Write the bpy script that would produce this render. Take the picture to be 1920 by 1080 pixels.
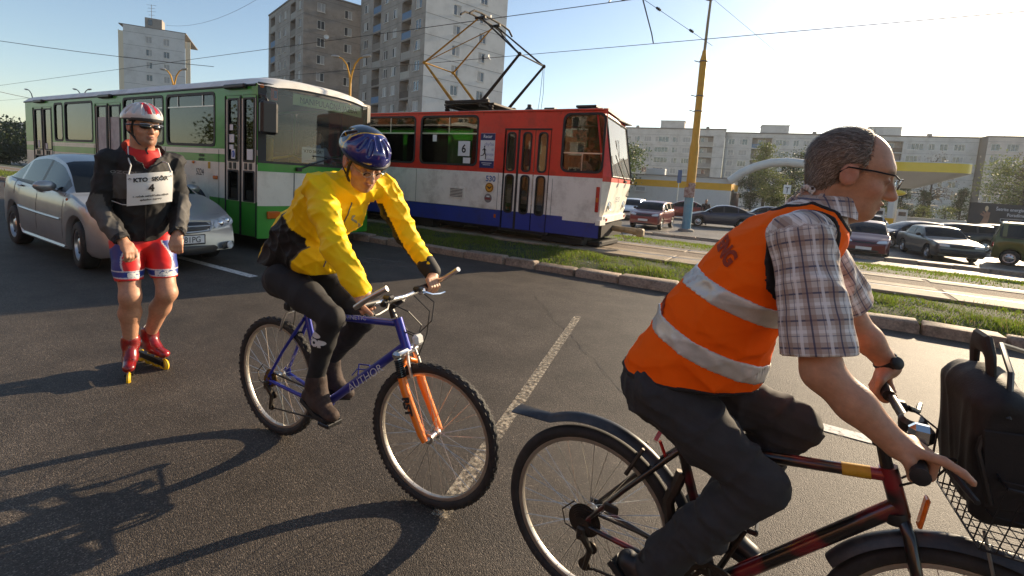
import bpy, bmesh, math, random
import numpy as np
from mathutils import Vector, Matrix, Euler

random.seed(7); RNG = np.random.default_rng(11)
for _o in list(bpy.data.objects): bpy.data.objects.remove(_o)
SC = bpy.context.scene; COL = SC.collection
R = math.radians; PI = math.pi

# ------------------------------------------------------------------ camera
CAM_H = 1.5012; PITCH = 0.1103; ROLL = 0.0644; YAW = 0.5325
cd = bpy.data.cameras.new('camera'); cam = bpy.data.objects.new('camera', cd); COL.objects.link(cam)
cd.sensor_width = 36.0; cd.sensor_fit = 'HORIZONTAL'; cd.lens = 909.668/1920*36
cd.shift_y = -(540-440)/1920.0
cd.clip_start = 0.05; cd.clip_end = 3000
_d = Vector((-math.sin(YAW)*math.cos(PITCH), math.cos(YAW)*math.cos(PITCH), -math.sin(PITCH)))
_r = Vector((math.cos(YAW), math.sin(YAW), 0)); _u = _r.cross(_d)
_r2 = _r*math.cos(ROLL)+_u*math.sin(ROLL); _u2 = -_r*math.sin(ROLL)+_u*math.cos(ROLL)
_m = Matrix(((_r2.x, _u2.x, -_d.x), (_r2.y, _u2.y, -_d.y), (_r2.z, _u2.z, -_d.z))).to_4x4()
_m.translation = (0, 0, CAM_H)
cam.matrix_world = _m
SC.camera = cam

# ------------------------------------------------------------------ sky, sun, exposure
SUN_EL = R(18.5); SUN_AZ = R(19.0)          # azimuth measured from +Y towards +X
w = bpy.data.worlds.new('World'); SC.world = w; w.use_nodes = True
nt = w.node_tree; nt.nodes.clear()
sky = nt.nodes.new('ShaderNodeTexSky'); sky.sky_type = 'NISHITA'; sky.sun_disc = False
sky.sun_elevation = SUN_EL; sky.sun_rotation = SUN_AZ
sky.altitude = 200; sky.air_density = 1.0; sky.dust_density = 0.6; sky.ozone_density = 1.0
bg = nt.nodes.new('ShaderNodeBackground'); bg.inputs['Strength'].default_value = 0.095
ow = nt.nodes.new('ShaderNodeOutputWorld')
nt.links.new(sky.outputs[0], bg.inputs[0]); nt.links.new(bg.outputs[0], ow.inputs[0])
sl = bpy.data.lights.new('sun', 'SUN'); sun = bpy.data.objects.new('sun', sl); COL.objects.link(sun)
sl.energy = 5.0; sl.angle = R(0.55); sl.color = (1.0, 0.79, 0.54)
_sd = Vector((math.sin(SUN_AZ)*math.cos(SUN_EL), math.cos(SUN_AZ)*math.cos(SUN_EL), math.sin(SUN_EL)))
sun.rotation_euler = _sd.to_track_quat('Z', 'Y').to_euler()
SC.view_settings.view_transform = 'Standard'; SC.view_settings.look = 'None'
SC.view_settings.exposure = 0.98; SC.view_settings.gamma = 1.0; SC.view_settings.use_curve_mapping = False

# ------------------------------------------------------------------ helpers
def s2l(c):
    c = c/255.0
    return c/12.92 if c <= .04045 else ((c+.055)/1.055)**2.4
def C(r, g, b): return (s2l(r), s2l(g), s2l(b))

MATS = {}
def mat(name, col, rough=.5, metal=0., spec=.5, var=0., vscale=4., col2=None, bump=0., bscale=60., coat=0.,
        alpha=1., emit=None, detail=4., vrough=0., dirt=None, dscale=1.5, damt=.5, attr=None, sss=0., bdist=.01):
    """principled material; noise blends col -> col2 (or +-var), optional dirt blotches and bump"""
    if name in MATS: return MATS[name]
    m = bpy.data.materials.new(name); m.use_nodes = True; MATS[name] = m
    t = m.node_tree; p = t.nodes['Principled BSDF']
    p.inputs['Roughness'].default_value = rough; p.inputs['Metallic'].default_value = metal
    p.inputs['Specular IOR Level'].default_value = spec
    if coat: p.inputs['Coat Weight'].default_value = coat; p.inputs['Coat Roughness'].default_value = .06
    if sss: p.inputs['Subsurface Weight'].default_value = sss; p.inputs['Subsurface Radius'].default_value = (.012, .005, .003)
    p.inputs['Base Color'].default_value = (*col, 1)
    tc = t.nodes.new('ShaderNodeTexCoord')
    src = None
    if attr:
        a = t.nodes.new('ShaderNodeAttribute'); a.attribute_name = attr; src = a.outputs['Color']
    if var or col2:
        n = t.nodes.new('ShaderNodeTexNoise'); n.inputs['Scale'].default_value = vscale; n.inputs['Detail'].default_value = detail
        n.inputs['Roughness'].default_value = .62
        t.links.new(tc.outputs['Object'], n.inputs['Vector'])
        cr = t.nodes.new('ShaderNodeValToRGB'); cr.color_ramp.elements[0].position = .3; cr.color_ramp.elements[1].position = .7
        t.links.new(n.outputs['Fac'], cr.inputs['Fac'])
        if src is not None:
            cr.color_ramp.elements[0].color = (1-var,)*3+(1,); cr.color_ramp.elements[1].color = (1+var,)*3+(1,)
            mx = t.nodes.new('ShaderNodeMix'); mx.data_type = 'RGBA'; mx.blend_type = 'MULTIPLY'; mx.inputs[0].default_value = 1
            t.links.new(src, mx.inputs[6]); t.links.new(cr.outputs[0], mx.inputs[7]); src = mx.outputs[2]
        else:
            c2 = col2 if col2 else tuple(min(1, x*(1+var)) for x in col)
            c1 = col if col2 else tuple(x*(1-var) for x in col)
            cr.color_ramp.elements[0].color = (*c1, 1); cr.color_ramp.elements[1].color = (*c2, 1)
            src = cr.outputs[0]
    if dirt:
        n = t.nodes.new('ShaderNodeTexNoise'); n.inputs['Scale'].default_value = dscale; n.inputs['Detail'].default_value = 8
        n.inputs['Roughness'].default_value = .7
        t.links.new(tc.outputs['Object'], n.inputs['Vector'])
        mr = t.nodes.new('ShaderNodeMapRange'); mr.inputs[1].default_value = .48; mr.inputs[2].default_value = .72
        mr.inputs[3].default_value = 0; mr.inputs[4].default_value = damt
        t.links.new(n.outputs['Fac'], mr.inputs[0])
        mx = t.nodes.new('ShaderNodeMix'); mx.data_type = 'RGBA'
        t.links.new(mr.outputs[0], mx.inputs[0])
        if src is not None: t.links.new(src, mx.inputs[6])
        else: mx.inputs[6].default_value = (*col, 1)
        mx.inputs[7].default_value = (*dirt, 1); src = mx.outputs[2]
    if src is not None: t.links.new(src, p.inputs['Base Color'])
    if bump:
        n = t.nodes.new('ShaderNodeTexNoise'); n.inputs['Scale'].default_value = bscale; n.inputs['Detail'].default_value = 3
        t.links.new(tc.outputs['Object'], n.inputs['Vector'])
        b = t.nodes.new('ShaderNodeBump'); b.inputs['Strength'].default_value = bump; b.inputs['Distance'].default_value = bdist
        t.links.new(n.outputs['Fac'], b.inputs['Height']); t.links.new(b.outputs[0], p.inputs['Normal'])
    if emit: p.inputs['Emission Color'].default_value = (*emit, 1); p.inputs['Emission Strength'].default_value = 1
    return m

def glass(name, tint=(.55, .6, .6), trans=.7, rough=.02, refl=1.0, sky_film=0.):
    """window pane: tinted see-through with fresnel reflection"""
    if name in MATS: return MATS[name]
    m = bpy.data.materials.new(name); m.use_nodes = True; MATS[name] = m
    t = m.node_tree; t.nodes.clear()
    o = t.nodes.new('ShaderNodeOutputMaterial'); tr = t.nodes.new('ShaderNodeBsdfTransparent')
    tr.inputs[0].default_value = (tint[0]*trans, tint[1]*trans, tint[2]*trans, 1)
    g = t.nodes.new('ShaderNodeBsdfGlossy'); g.inputs['Roughness'].default_value = rough; g.inputs[0].default_value = (refl, refl, refl, 1)
    f = t.nodes.new('ShaderNodeFresnel'); f.inputs[0].default_value = 1.55
    mx = t.nodes.new('ShaderNodeMixShader')
    t.links.new(f.outputs[0], mx.inputs[0]); t.links.new(tr.outputs[0], mx.inputs[1]); t.links.new(g.outputs[0], mx.inputs[2])
    if sky_film:  # even grey diffuse layer standing in for sky reflected in the pane
        df = t.nodes.new('ShaderNodeBsdfDiffuse'); df.inputs[0].default_value = (.5, .5, .48, 1); m2 = t.nodes.new('ShaderNodeMixShader'); m2.inputs[0].default_value = sky_film
        t.links.new(mx.outputs[0], m2.inputs[1]); t.links.new(df.outputs[0], m2.inputs[2]); t.links.new(m2.outputs[0], o.inputs[0])
    else: t.links.new(mx.outputs[0], o.inputs[0])
    return m

def prop(o, label=None, cat=None, group=None, kind=None):
    if label: o['label'] = label
    if cat: o['category'] = cat
    if group: o['group'] = group
    if kind: o['kind'] = kind
    return o
def empty(name, loc=(0, 0, 0), rz=0., label=None, cat=None, group=None, kind=None, rot=None, scale=None):
    o = bpy.data.objects.new(name, None); COL.objects.link(o); o.location = loc
    o.rotation_euler = rot if rot else (0, 0, rz); o.empty_display_size = .1
    if scale: o.scale = (scale,)*3 if not hasattr(scale, '__len__') else scale
    return prop(o, label, cat, group, kind)
def copy_tree(o, parent=None):
    c = o.copy(); COL.objects.link(c); c.parent = parent
    for ch in list(o.children): copy_tree(ch, c)
    return c

def mesh_obj(name, V, F, mats, parent=None, smooth=35, mi=None, loc=None, uv=None, col=None):
    me = bpy.data.meshes.new(name)
    if isinstance(V, np.ndarray): V = V.tolist()
    if isinstance(F, np.ndarray): F = F.tolist()
    me.from_pydata(V, [], F)
    if not isinstance(mats, (list, tuple)): mats = [mats]
    for m in mats: me.materials.append(m)
    if mi is not None: me.polygons.foreach_set('material_index', np.asarray(mi, dtype=np.int32))
    if smooth:
        me.polygons.foreach_set('use_smooth', np.ones(len(me.polygons), dtype=bool))
        if smooth < 180: me.set_sharp_from_angle(angle=R(smooth))
    if col is not None:
        a = me.color_attributes.new('col', 'FLOAT_COLOR', 'POINT')
        cc = np.ones((len(me.vertices), 4), dtype=np.float32); cc[:, :3] = col; a.data.foreach_set('color', cc.ravel())
    if uv is not None:
        a = me.attributes.new('uvw', 'FLOAT_VECTOR', 'POINT'); a.data.foreach_set('vector', np.asarray(uv, dtype=np.float32).ravel())
    me.update()
    o = bpy.data.objects.new(name, me); COL.objects.link(o)
    if parent: o.parent = parent
    if loc: o.location = loc
    return o

def rotm(axis, a): return np.array(Matrix.Rotation(a, 3, axis))
def unit(v):
    v = np.asarray(v, float); return v/np.linalg.norm(v)
def frame(z, up=(0, 0, 1)):
    z = unit(z); up = np.asarray(up, float)
    if abs(z@up) > .98*np.linalg.norm(up): up = np.array((1., 0, 0))
    x = unit(np.cross(up, z)); y = np.cross(z, x); return x, y, z

class MB:
    """collects geometry, then links it as one mesh object"""
    def __init__(s): s.v = []; s.f = []; s.mi = []; s.n = 0; s.cur = 0; s.M = None
    def mt(s, i): s.cur = i; return s
    def add(s, V, F):
        V = np.asarray(V, float)
        if s.M is not None: V = V@s.M[:3, :3].T+s.M[:3, 3]
        s.v.append(V)
        for f in F: s.f.append([i+s.n for i in f]); s.mi.append(s.cur)
        s.n += len(V); return s
    def box(s, c, d, rot=None, ch=0.):
        x, y, z = [k/2 for k in d]; c = np.asarray(c, float)
        if ch <= 0:
            V = np.array([(i*x, j*y, k*z) for i in (-1, 1) for j in (-1, 1) for k in (-1, 1)])
            F = [(0, 1, 3, 2), (4, 6, 7, 5), (0, 4, 5, 1), (2, 3, 7, 6), (0, 2, 6, 4), (1, 5, 7, 3)]
        else:
            ch = min(ch, x*.95, y*.95, z*.95); V = []; F = []
            ix = {}
            for i in (-1, 1):
                for j in (-1, 1):
                    for k in (-1, 1):
                        ix[i, j, k] = len(V)
                        V += [(i*x, j*(y-ch), k*(z-ch)), (i*(x-ch), j*y, k*(z-ch)), (i*(x-ch), j*(y-ch), k*z)]
            g = lambda i, j, k, a: ix[i, j, k]+a
            for i in (-1, 1):
                q = [g(i, -1, -1, 0), g(i, 1, -1, 0), g(i, 1, 1, 0), g(i, -1, 1, 0)]; F.append(q if i > 0 else q[::-1])
                q = [g(-1, i, -1, 1), g(-1, i, 1, 1), g(1, i, 1, 1), g(1, i, -1, 1)]; F.append(q if i > 0 else q[::-1])
                q = [g(-1, -1, i, 2), g(1, -1, i, 2), g(1, 1, i, 2), g(-1, 1, i, 2)]; F.append(q if i > 0 else q[::-1])
            for i in (-1, 1):
                for j in (-1, 1):
                    q = [g(i, j, -1, 0), g(i, j, -1, 1), g(i, j, 1, 1), g(i, j, 1, 0)]; F.append(q if i*j > 0 else q[::-1])
                    q = [g(i, -1, j, 0), g(i, 1, j, 0), g(i, 1, j, 2), g(i, -1, j, 2)]; F.append(q if i*j > 0 else q[::-1])
                    q = [g(-1, i, j, 1), g(-1, i, j, 2), g(1, i, j, 2), g(1, i, j, 1)]; F.append(q if i*j > 0 else q[::-1])
            for i in (-1, 1):
                for j in (-1, 1):
                    for k in (-1, 1):
                        q = [g(i, j, k, 0), g(i, j, k, 1), g(i, j, k, 2)]; F.append(q if i*j*k > 0 else q[::-1])
            V = np.array(V)
        if rot is not None: V = V@np.asarray(rot).T
        return s.add(V+c, F)
    def tube(s, P, r, seg=8, closed=False, caps=True, flat=None):
        P = np.asarray(P, float); n = len(P)
        r = np.full(n, r, float) if np.isscalar(r) else np.asarray(r, float)
        T = np.zeros_like(P)
        for i in range(n):
            a = P[(i+1) % n] if (closed or i < n-1) else P[i]; b = P[i-1] if (closed or i > 0) else P[i]
            T[i] = unit(a-b+1e-12)
        x, y, _ = frame(T[0]); V = []; F = []
        for i in range(n):
            y = unit(np.cross(T[i], x)); x = unit(np.cross(y, T[i]))
            for k in range(seg):
                a = 2*PI*k/seg; sx, sy = (1, 1) if flat is None else flat
                V.append(P[i]+r[i]*(sx*math.cos(a)*x+sy*math.sin(a)*y))
        for i in range(n if closed else n-1):
            j = (i+1) % n
            for k in range(seg):
                l = (k+1) % seg; F.append((i*seg+k, i*seg+l, j*seg+l, j*seg+k))
        if caps and not closed: F.append(tuple(range(seg))[::-1]); F.append(tuple((n-1)*seg+k for k in range(seg)))
        return s.add(V, F)
    def lathe(s, prof, c=(0, 0, 0), axis=(0, 0, 1), seg=24, caps=True, closed=False):
        """prof: list of (radius, height along axis)"""
        x, y, z = frame(axis); V = []; F = []; n = len(prof); c = np.asarray(c, float)
        for (r, h) in prof:
            for k in range(seg):
                a = 2*PI*k/seg; V.append(c+z*h+r*(math.cos(a)*x+math.sin(a)*y))
        for i in range(n if closed else n-1):
            j = (i+1) % n
            for k in range(seg):
                l = (k+1) % seg; F.append((i*seg+k, i*seg+l, j*seg+l, j*seg+k))
        if caps and not closed: F.append(tuple(range(seg))[::-1]); F.append(tuple((n-1)*seg+k for k in range(seg)))
        return s.add(V, F)
    def prism(s, P, o, u, v, n):
        """2-D outline P extruded from o along n (vector incl. length); u,v in-plane axes"""
        o, u, v, n = [np.asarray(k, float) for k in (o, u, v, n)]
        A = [o+u*a+v*b for a, b in P]; m = len(A)
        flip = np.dot(np.cross(u, v), n) < 0
        area = sum(P[i][0]*P[(i+1) % m][1]-P[(i+1) % m][0]*P[i][1] for i in range(m))
        if (area < 0) != flip: A = A[::-1]
        V = A+[a+n for a in A]
        F = [tuple(range(m))[::-1], tuple(range(m, 2*m))]+[(i, (i+1) % m, m+(i+1) % m, m+i) for i in range(m)]
        return s.add(V, F)
    def quad(s, a, b, c, d): return s.add([a, b, c, d], [(0, 1, 2, 3)])
    def sphere(s, c, r, seg=12, ring=8, rot=None):
        r = np.array([r]*3 if np.isscalar(r) else r, float); V = []; F = []
        for i in range(ring+1):
            t = PI*i/ring
            for k in range(seg):
                a = 2*PI*k/seg; V.append((math.sin(t)*math.cos(a), math.sin(t)*math.sin(a), math.cos(t)))
        for i in range(ring):
            for k in range(seg):
                l = (k+1) % seg; F.append((i*seg+k, (i+1)*seg+k, (i+1)*seg+l, i*seg+l))
        V = np.array(V)*r
        if rot is not None: V = V@np.asarray(rot).T
        return s.add(V+np.asarray(c, float), F)
    def grid(s, G):
        """G: array (n,m,3)"""
        G = np.asarray(G, float); n, m = G.shape[:2]
        return s.add(G.reshape(-1, 3), [(i*m+j, (i+1)*m+j, (i+1)*m+j+1, i*m+j+1) for i in range(n-1) for j in range(m-1)])
    def build(s, name, mats, parent=None, smooth=35, **k):
        V = np.concatenate(s.v) if s.v else np.zeros((0, 3))
        return mesh_obj(name, V, s.f, mats, parent, smooth, s.mi, **k)

def rrect(x0, x1, y0, y1, r, n=4):
    P = []
    for cx, cy, a0 in ((x1-r, y1-r, 0), (x0+r, y1-r, 90), (x0+r, y0+r, 180), (x1-r, y0+r, 270)):
        for k in range(n+1):
            a = R(a0+90*k/n); P.append((cx+r*math.cos(a), cy+r*math.sin(a)))
    return P
def ring(mb, outer, inner, o, u, v, n):
    """frame between two outlines with equal point counts, extruded along n"""
    o, u, v, n = [np.asarray(k, float) for k in (o, u, v, n)]; m = len(outer)
    A = [o+u*a+v*b for a, b in outer]; Bq = [o+u*a+v*b for a, b in inner]
    V = A+Bq+[a+n for a in A]+[b+n for b in Bq]; F = []
    for i in range(m):
        j = (i+1) % m
        F += [(2*m+i, 2*m+j, 3*m+j, 3*m+i), (i, m+i, m+j, j), (i, j, 2*m+j, 2*m+i), (m+i, 3*m+i, 3*m+j, m+j)]
    if np.dot(np.cross(u, v), n) < 0: F = [f[::-1] for f in F]
    mb.add(V, F); return mb

_tc = {}
def text_geo(s, size=1., bold=0., align='CENTER', sx=1.):
    """flat glyph geometry (verts Nx2, faces), centred vertically on the capitals"""
    key = (s, size, bold, align, sx)
    if key in _tc: return _tc[key]
    cu = bpy.data.curves.new('t', 'FONT'); cu.body = s; cu.size = size; cu.align_x = align; cu.offset = bold; cu.resolution_u = 3
    ob = bpy.data.objects.new('t', cu); COL.objects.link(ob)
    dg = bpy.context.evaluated_depsgraph_get(); me = bpy.data.meshes.new_from_object(ob.evaluated_get(dg))
    V = np.array([v.co[:2] for v in me.vertices]).reshape(-1, 2); F = [tuple(p.vertices) for p in me.polygons]
    bpy.data.objects.remove(ob); bpy.data.curves.remove(cu); bpy.data.meshes.remove(me)
    if len(V): V = V*np.array((sx, 1)); V[:, 1] -= size*.35
    _tc[key] = (V, F); return _tc[key]
def text(mb, s, o, u, v, size, n=None, lift=.003, fn=None, **k):
    V, F = text_geo(s, size, **k)
    if not len(V): return
    if fn: mb.add(np.array([fn(a, b) for a, b in V]), F); return
    u = unit(u); v = unit(v); n = np.cross(u, v)
    mb.add(np.asarray(o, float)+V[:, :1]*u+V[:, 1:]*v+n*lift, F)
# ================================================================== ground and street
def asphalt(name, base, speck, scale, bumpk=.6, patch=.25, bdist=.004, rough=.62):
    m = bpy.data.materials.new(name); m.use_nodes = True; MATS[name] = m
    t = m.node_tree; p = t.nodes['Principled BSDF']; L = t.links.new
    tc = t.nodes.new('ShaderNodeTexCoord')
    v = t.nodes.new('ShaderNodeTexVoronoi'); v.inputs['Scale'].default_value = scale; L(tc.outputs['Object'], v.inputs['Vector'])
    n = t.nodes.new('ShaderNodeTexNoise'); n.inputs['Scale'].default_value = scale*.45; n.inputs['Detail'].default_value = 3; L(tc.outputs['Object'], n.inputs['Vector'])
    big = t.nodes.new('ShaderNodeTexNoise'); big.inputs['Scale'].default_value = .55; big.inputs['Detail'].default_value = 6; big.inputs['Roughness'].default_value = .65
    mp = t.nodes.new('ShaderNodeMapping'); mp.inputs['Scale'].default_value = (.35, 1.2, 1); L(tc.outputs['Object'], mp.inputs[0]); L(mp.outputs[0], big.inputs['Vector'])
    # stone colour per cell
    sp = t.nodes.new('ShaderNodeSeparateColor'); L(v.outputs['Color'], sp.inputs[0])
    cr = t.nodes.new('ShaderNodeValToRGB'); e = cr.color_ramp.elements
    e[0].position = .0; e[0].color = (*[x*.55 for x in base], 1); e[1].position = 1.; e[1].color = (*speck, 1)
    k = e.new(.6); k.color = (*base, 1); k = e.new(.86); k.color = (*[x*1.35 for x in base], 1)
    L(sp.outputs[0], cr.inputs[0])
    mr = t.nodes.new('ShaderNodeMapRange'); mr.inputs[1].default_value = .3; mr.inputs[2].default_value = .7
    mr.inputs[3].default_value = 1-patch; mr.inputs[4].default_value = 1+patch; L(big.outputs['Fac'], mr.inputs[0])
    mx = t.nodes.new('ShaderNodeMix'); mx.data_type = 'RGBA'; mx.blend_type = 'MULTIPLY'; mx.inputs[0].default_value = 1
    L(cr.outputs[0], mx.inputs[6]); L(mr.outputs[0], mx.inputs[7]); L(mx.outputs[2], p.inputs['Base Color'])
    # dark oily blotches and paler worn patches
    st = t.nodes.new('ShaderNodeTexNoise'); st.inputs['Scale'].default_value = 2.6; st.inputs['Detail'].default_value = 5; st.inputs['Roughness'].default_value = .6; L(tc.outputs['Object'], st.inputs['Vector'])
    sr = t.nodes.new('ShaderNodeMapRange'); sr.inputs[1].default_value = .30; sr.inputs[2].default_value = .62; sr.inputs[3].default_value = .66; sr.inputs[4].default_value = 1.06; L(st.outputs['Fac'], sr.inputs[0])
    m3 = t.nodes.new('ShaderNodeMix'); m3.data_type = 'RGBA'; m3.blend_type = 'MULTIPLY'; m3.inputs[0].default_value = 1; L(mx.outputs[2], m3.inputs[6]); L(sr.outputs[0], m3.inputs[7]); L(m3.outputs[2], p.inputs['Base Color'])
    ad = t.nodes.new('ShaderNodeMath'); ad.operation = 'MULTIPLY_ADD'; ad.inputs[1].default_value = -1.1
    L(v.outputs['Distance'], ad.inputs[0]); L(n.outputs['Fac'], ad.inputs[2])
    b = t.nodes.new('ShaderNodeBump'); b.inputs['Strength'].default_value = bumpk; b.inputs['Distance'].default_value = bdist
    L(ad.outputs[0], b.inputs['Height']); L(b.outputs[0], p.inputs['Normal'])
    p.inputs['Roughness'].default_value = rough; p.inputs['Specular IOR Level'].default_value = .32
    return m
m_road = asphalt('road asphalt', (.064, .053, .043), (.20, .164, .13), 210, .8, .30, .003, .66)
m_lot = asphalt('lot asphalt', (.13, .12, .105), (.2, .19, .17), 40, .4, .3, .003)
m_soil = mat('grass soil', (.030, .045, .012), .95, var=.4, vscale=6)
m_conc = mat('track concrete', C(150, 134, 112), .8, var=.25, vscale=3, dirt=C(90, 80, 66), dscale=4, bump=.5, bscale=90)
m_cob = mat('track infill', C(120, 106, 90), .9, var=.45, vscale=22, bump=1., bscale=45, bdist=.02)
m_kerb = mat('kerb granite', C(150, 132, 114), .8, var=.35, vscale=30, dirt=C(70, 60, 50), dscale=5, damt=.7, bump=.7, bscale=60)
m_rail = mat('rail steel', (.55, .52, .48), .28, 1., var=.15, vscale=8)
m_railside = mat('rail rust', C(80, 55, 40), .8, var=.3, vscale=20)
def worn(name, col, lo=.36, hi=.62, sc=9, dens=1.):
    m = bpy.data.materials.new(name); m.use_nodes = True; MATS[name] = m; t = m.node_tree; p = t.nodes['Principled BSDF']; L = t.links.new
    tc = t.nodes.new('ShaderNodeTexCoord'); n = t.nodes.new('ShaderNodeTexNoise'); n.inputs['Scale'].default_value = sc; n.inputs['Detail'].default_value = 10; n.inputs['Roughness'].default_value = .75
    L(tc.outputs['Object'], n.inputs['Vector'])
    mr = t.nodes.new('ShaderNodeMapRange'); mr.inputs[1].default_value = lo; mr.inputs[2].default_value = hi; mr.inputs[4].default_value = dens; L(n.outputs['Fac'], mr.inputs[0])
    p.inputs['Base Color'].default_value = (*col, 1); p.inputs['Roughness'].default_value = .7
    L(mr.outputs[0], p.inputs['Alpha']); return m
m_paint = worn('road paint', (.62, .60, .55), .3, .5, 25)
m_sun_streak = worn('painted sun streak', (.74, .64, .48), .42, .68, 34, .75)  # patchy pale colour for the streak of reflected sun
m_paint_faint = worn('faint road paint', (.5, .46, .4), .45, .7, 20, .5)

def sheet(name, x0, x1, y0, y1, z, m, **k):
    return mesh_obj(name, [(x0, y0, z), (x1, y0, z), (x1, y1, z), (x0, y1, z)], [(0, 1, 2, 3)], m, smooth=0, **k)
m_ground = mat('far ground', (.07, .075, .045), .95, col2=(.12, .11, .08), vscale=.05, detail=8)
prop(sheet('ground', -1500, 1500, -1500, 1500, -1.2, m_ground), kind='structure')
prop(mesh_obj('road', [(-300, -60, 0), (300, -60, 0), (300, 7.40, 0), (-300, 7.40, 0), (-300, -60, -1.2), (300, -60, -1.2), (300, 7.4, -1.2), (-300, 7.4, -1.2)],
              [(0, 1, 2, 3), (4, 7, 6, 5), (0, 4, 5, 1), (2, 6, 7, 3), (1, 5, 6, 2), (0, 3, 7, 4)], m_road, smooth=0), kind='structure')
def strip(name, prof, m, x0=-300, x1=300, nx=2, bottom=-1.2):
    """closed bank with cross-section prof [(y,z)...]"""
    V = []; n = len(prof)
    xs = np.linspace(x0, x1, nx)
    for x in xs: V += [(x, y, z) for y, z in prof]
    F = [(i*n+j, (i+1)*n+j, (i+1)*n+j+1, i*n+j+1) for i in range(nx-1) for j in range(n-1)]
    return prop(mesh_obj(name, V, F, m, smooth=40), kind='structure')
strip('grass_verge', [(7.40, -.2), (7.56, .10), (7.9, .16), (8.6, .19), (9.02, .19)], m_soil)
strip('track_bed', [(9.02, .185), (9.03, .225), (11.43, .225), (11.44, .18)], m_cob)
strip('grass_bank', [(11.44, .19), (12.5, .17), (14, .06), (17, -.24), (20, -.52), (21.6, -.655), (21.9, -.70)], m_soil)
strip('service_lane', [(21.6, -.70), (21.62, -.652), (23.5, -.652), (23.52, -.9)], m_lot)
prop(mesh_obj('parking_lot', [(-120, 23.48, -.655), (160, 23.48, -.655), (160, 110, -.655), (-120, 110, -.655)], [(0, 1, 2, 3)], m_lot, smooth=0), kind='structure')

# painted marks, and a painted streak of reflected sun
def mark(name, pts, label, m, z=.005):
    return prop(mesh_obj(name, [(x, y, z) for x, y in pts], [tuple(range(len(pts)))], m, smooth=0), label, 'road marking')
for (a, b), lab in (((-9.3, -6.18), 'white lane dash running out from under the silver car'), ((.2, 3.2), 'white lane dash passing behind the arms of the man in the orange vest')):
    mark('lane_dash', [(a, 3.70), (b, 3.70), (b, 3.82), (a, 3.82)], lab, m_paint)
def bandpts(a, b, w0, w1):
    a = np.array(a); b = np.array(b); d = unit(b-a); n = np.array((-d[1], d[0]))
    return [tuple(a-n*w0/2), tuple(b-n*w1/2), tuple(b+n*w1/2), tuple(a+n*w0/2)]
mark('sun_streak', bandpts((-1.22, 1.6), (-2.06, 5.1), .085, .08), 'long worn pale line crossing the lane behind the front wheel', m_sun_streak, .006)  # sunlight mirrored by the tram front, painted on the asphalt as a stripe
mark('faint_line', bandpts((-7.3, 5.72), (-4.9, 6.28), .07, .07), 'faint pale streak on the shaded road beside the tram kerb', m_paint_faint)
mark('faint_line', bandpts((-7.0, 5.45), (-4.9, 5.92), .05, .05), 'thinner faint streak just nearer the lane than the other one', m_paint_faint)

# a tar joint and a crack in the surface
m_tar = mat('tar joint', (.022, .020, .019), .5, var=.3, vscale=20)
def crack(name, pts, w_, label):
    P = np.array(pts, float); L_, Rr_ = [], []
    for i, p in enumerate(P):
        d = unit(P[min(i+1, len(P)-1)]-P[max(i-1, 0)]); n = np.array((-d[1], d[0])); k = w_*RNG.uniform(.4, 1.2); L_.append(p+n*k/2); Rr_.append(p-n*k/2)
    V = [(a[0], a[1], .004) for a in L_]+[(a[0], a[1], .004) for a in Rr_]; n = len(P)
    prop(mesh_obj(name, V, [(i, n+i, n+i+1, i+1) for i in range(n-1)], m_tar, smooth=0), label, 'road joint')
def wander(a, b, n, amp): return [tuple(np.array(a)+(np.array(b)-np.array(a))*t+RNG.normal(0, amp, 2)) for t in np.linspace(0, 1, n)]
crack('road_crack', wander((-2.9, 5.6), (-.6, 3.0), 40, .02), .005, 'fine dark crack crossing the lane behind the blue bike')

# kerb of single granite stones
kerb = empty('kerb', kind='structure')
def stone(parent, x, ln, y0, w_, z0, z1, rnd, name='kerb_stone'):
    mb = MB(); mb.box((x+ln/2, y0+w_/2, (z0+z1)/2), (ln-.03, w_, z1-z0), ch=.022)
    V = np.concatenate(mb.v); V[:, 2] += np.where(V[:, 2] > (z0+z1)/2, rnd.normal(0, .010, len(V))+rnd.normal(0, .013), 0)
    V[:, 1] += rnd.normal(0, .009, len(V))+rnd.normal(0, .012); V[:, 0] += rnd.normal(0, .006, len(V))
    mb.v = [V]; return mb.build(name, m_kerb, parent, smooth=50)
x = -16.
for k in range(40):
    ln = float(RNG.choice([.5, .62, .75, .9, 1.05, 1.1])); stone(kerb, x, ln, 7.33, .24, -.15, .135, RNG); x += ln
    if x > 9: break
mb = MB(); xx = -16.
while xx > -60: mb.box((xx-.5, 7.45, 0), (.97, .24, .27), ch=.02); xx -= 1.
prop(mb.build('distant_kerb_stones', m_kerb, kerb), kind='stuff')
lotkerb = empty('lot_kerb', kind='structure')
x = -14.
while x < 24: stone(lotkerb, x, 1.0, 23.38, .2, -.9, -.53, RNG); x += 1.0
isl = mesh_obj('parking_island', [(-14, 23.57, -.54), (24, 23.57, -.54), (24, 24.3, -.545), (-14, 24.3, -.545), (24, 24.32, -.7), (-14, 24.32, -.7)],
               [(0, 1, 2, 3), (3, 2, 4, 5)], m_lot, smooth=0); prop(isl, kind='structure')
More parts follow.
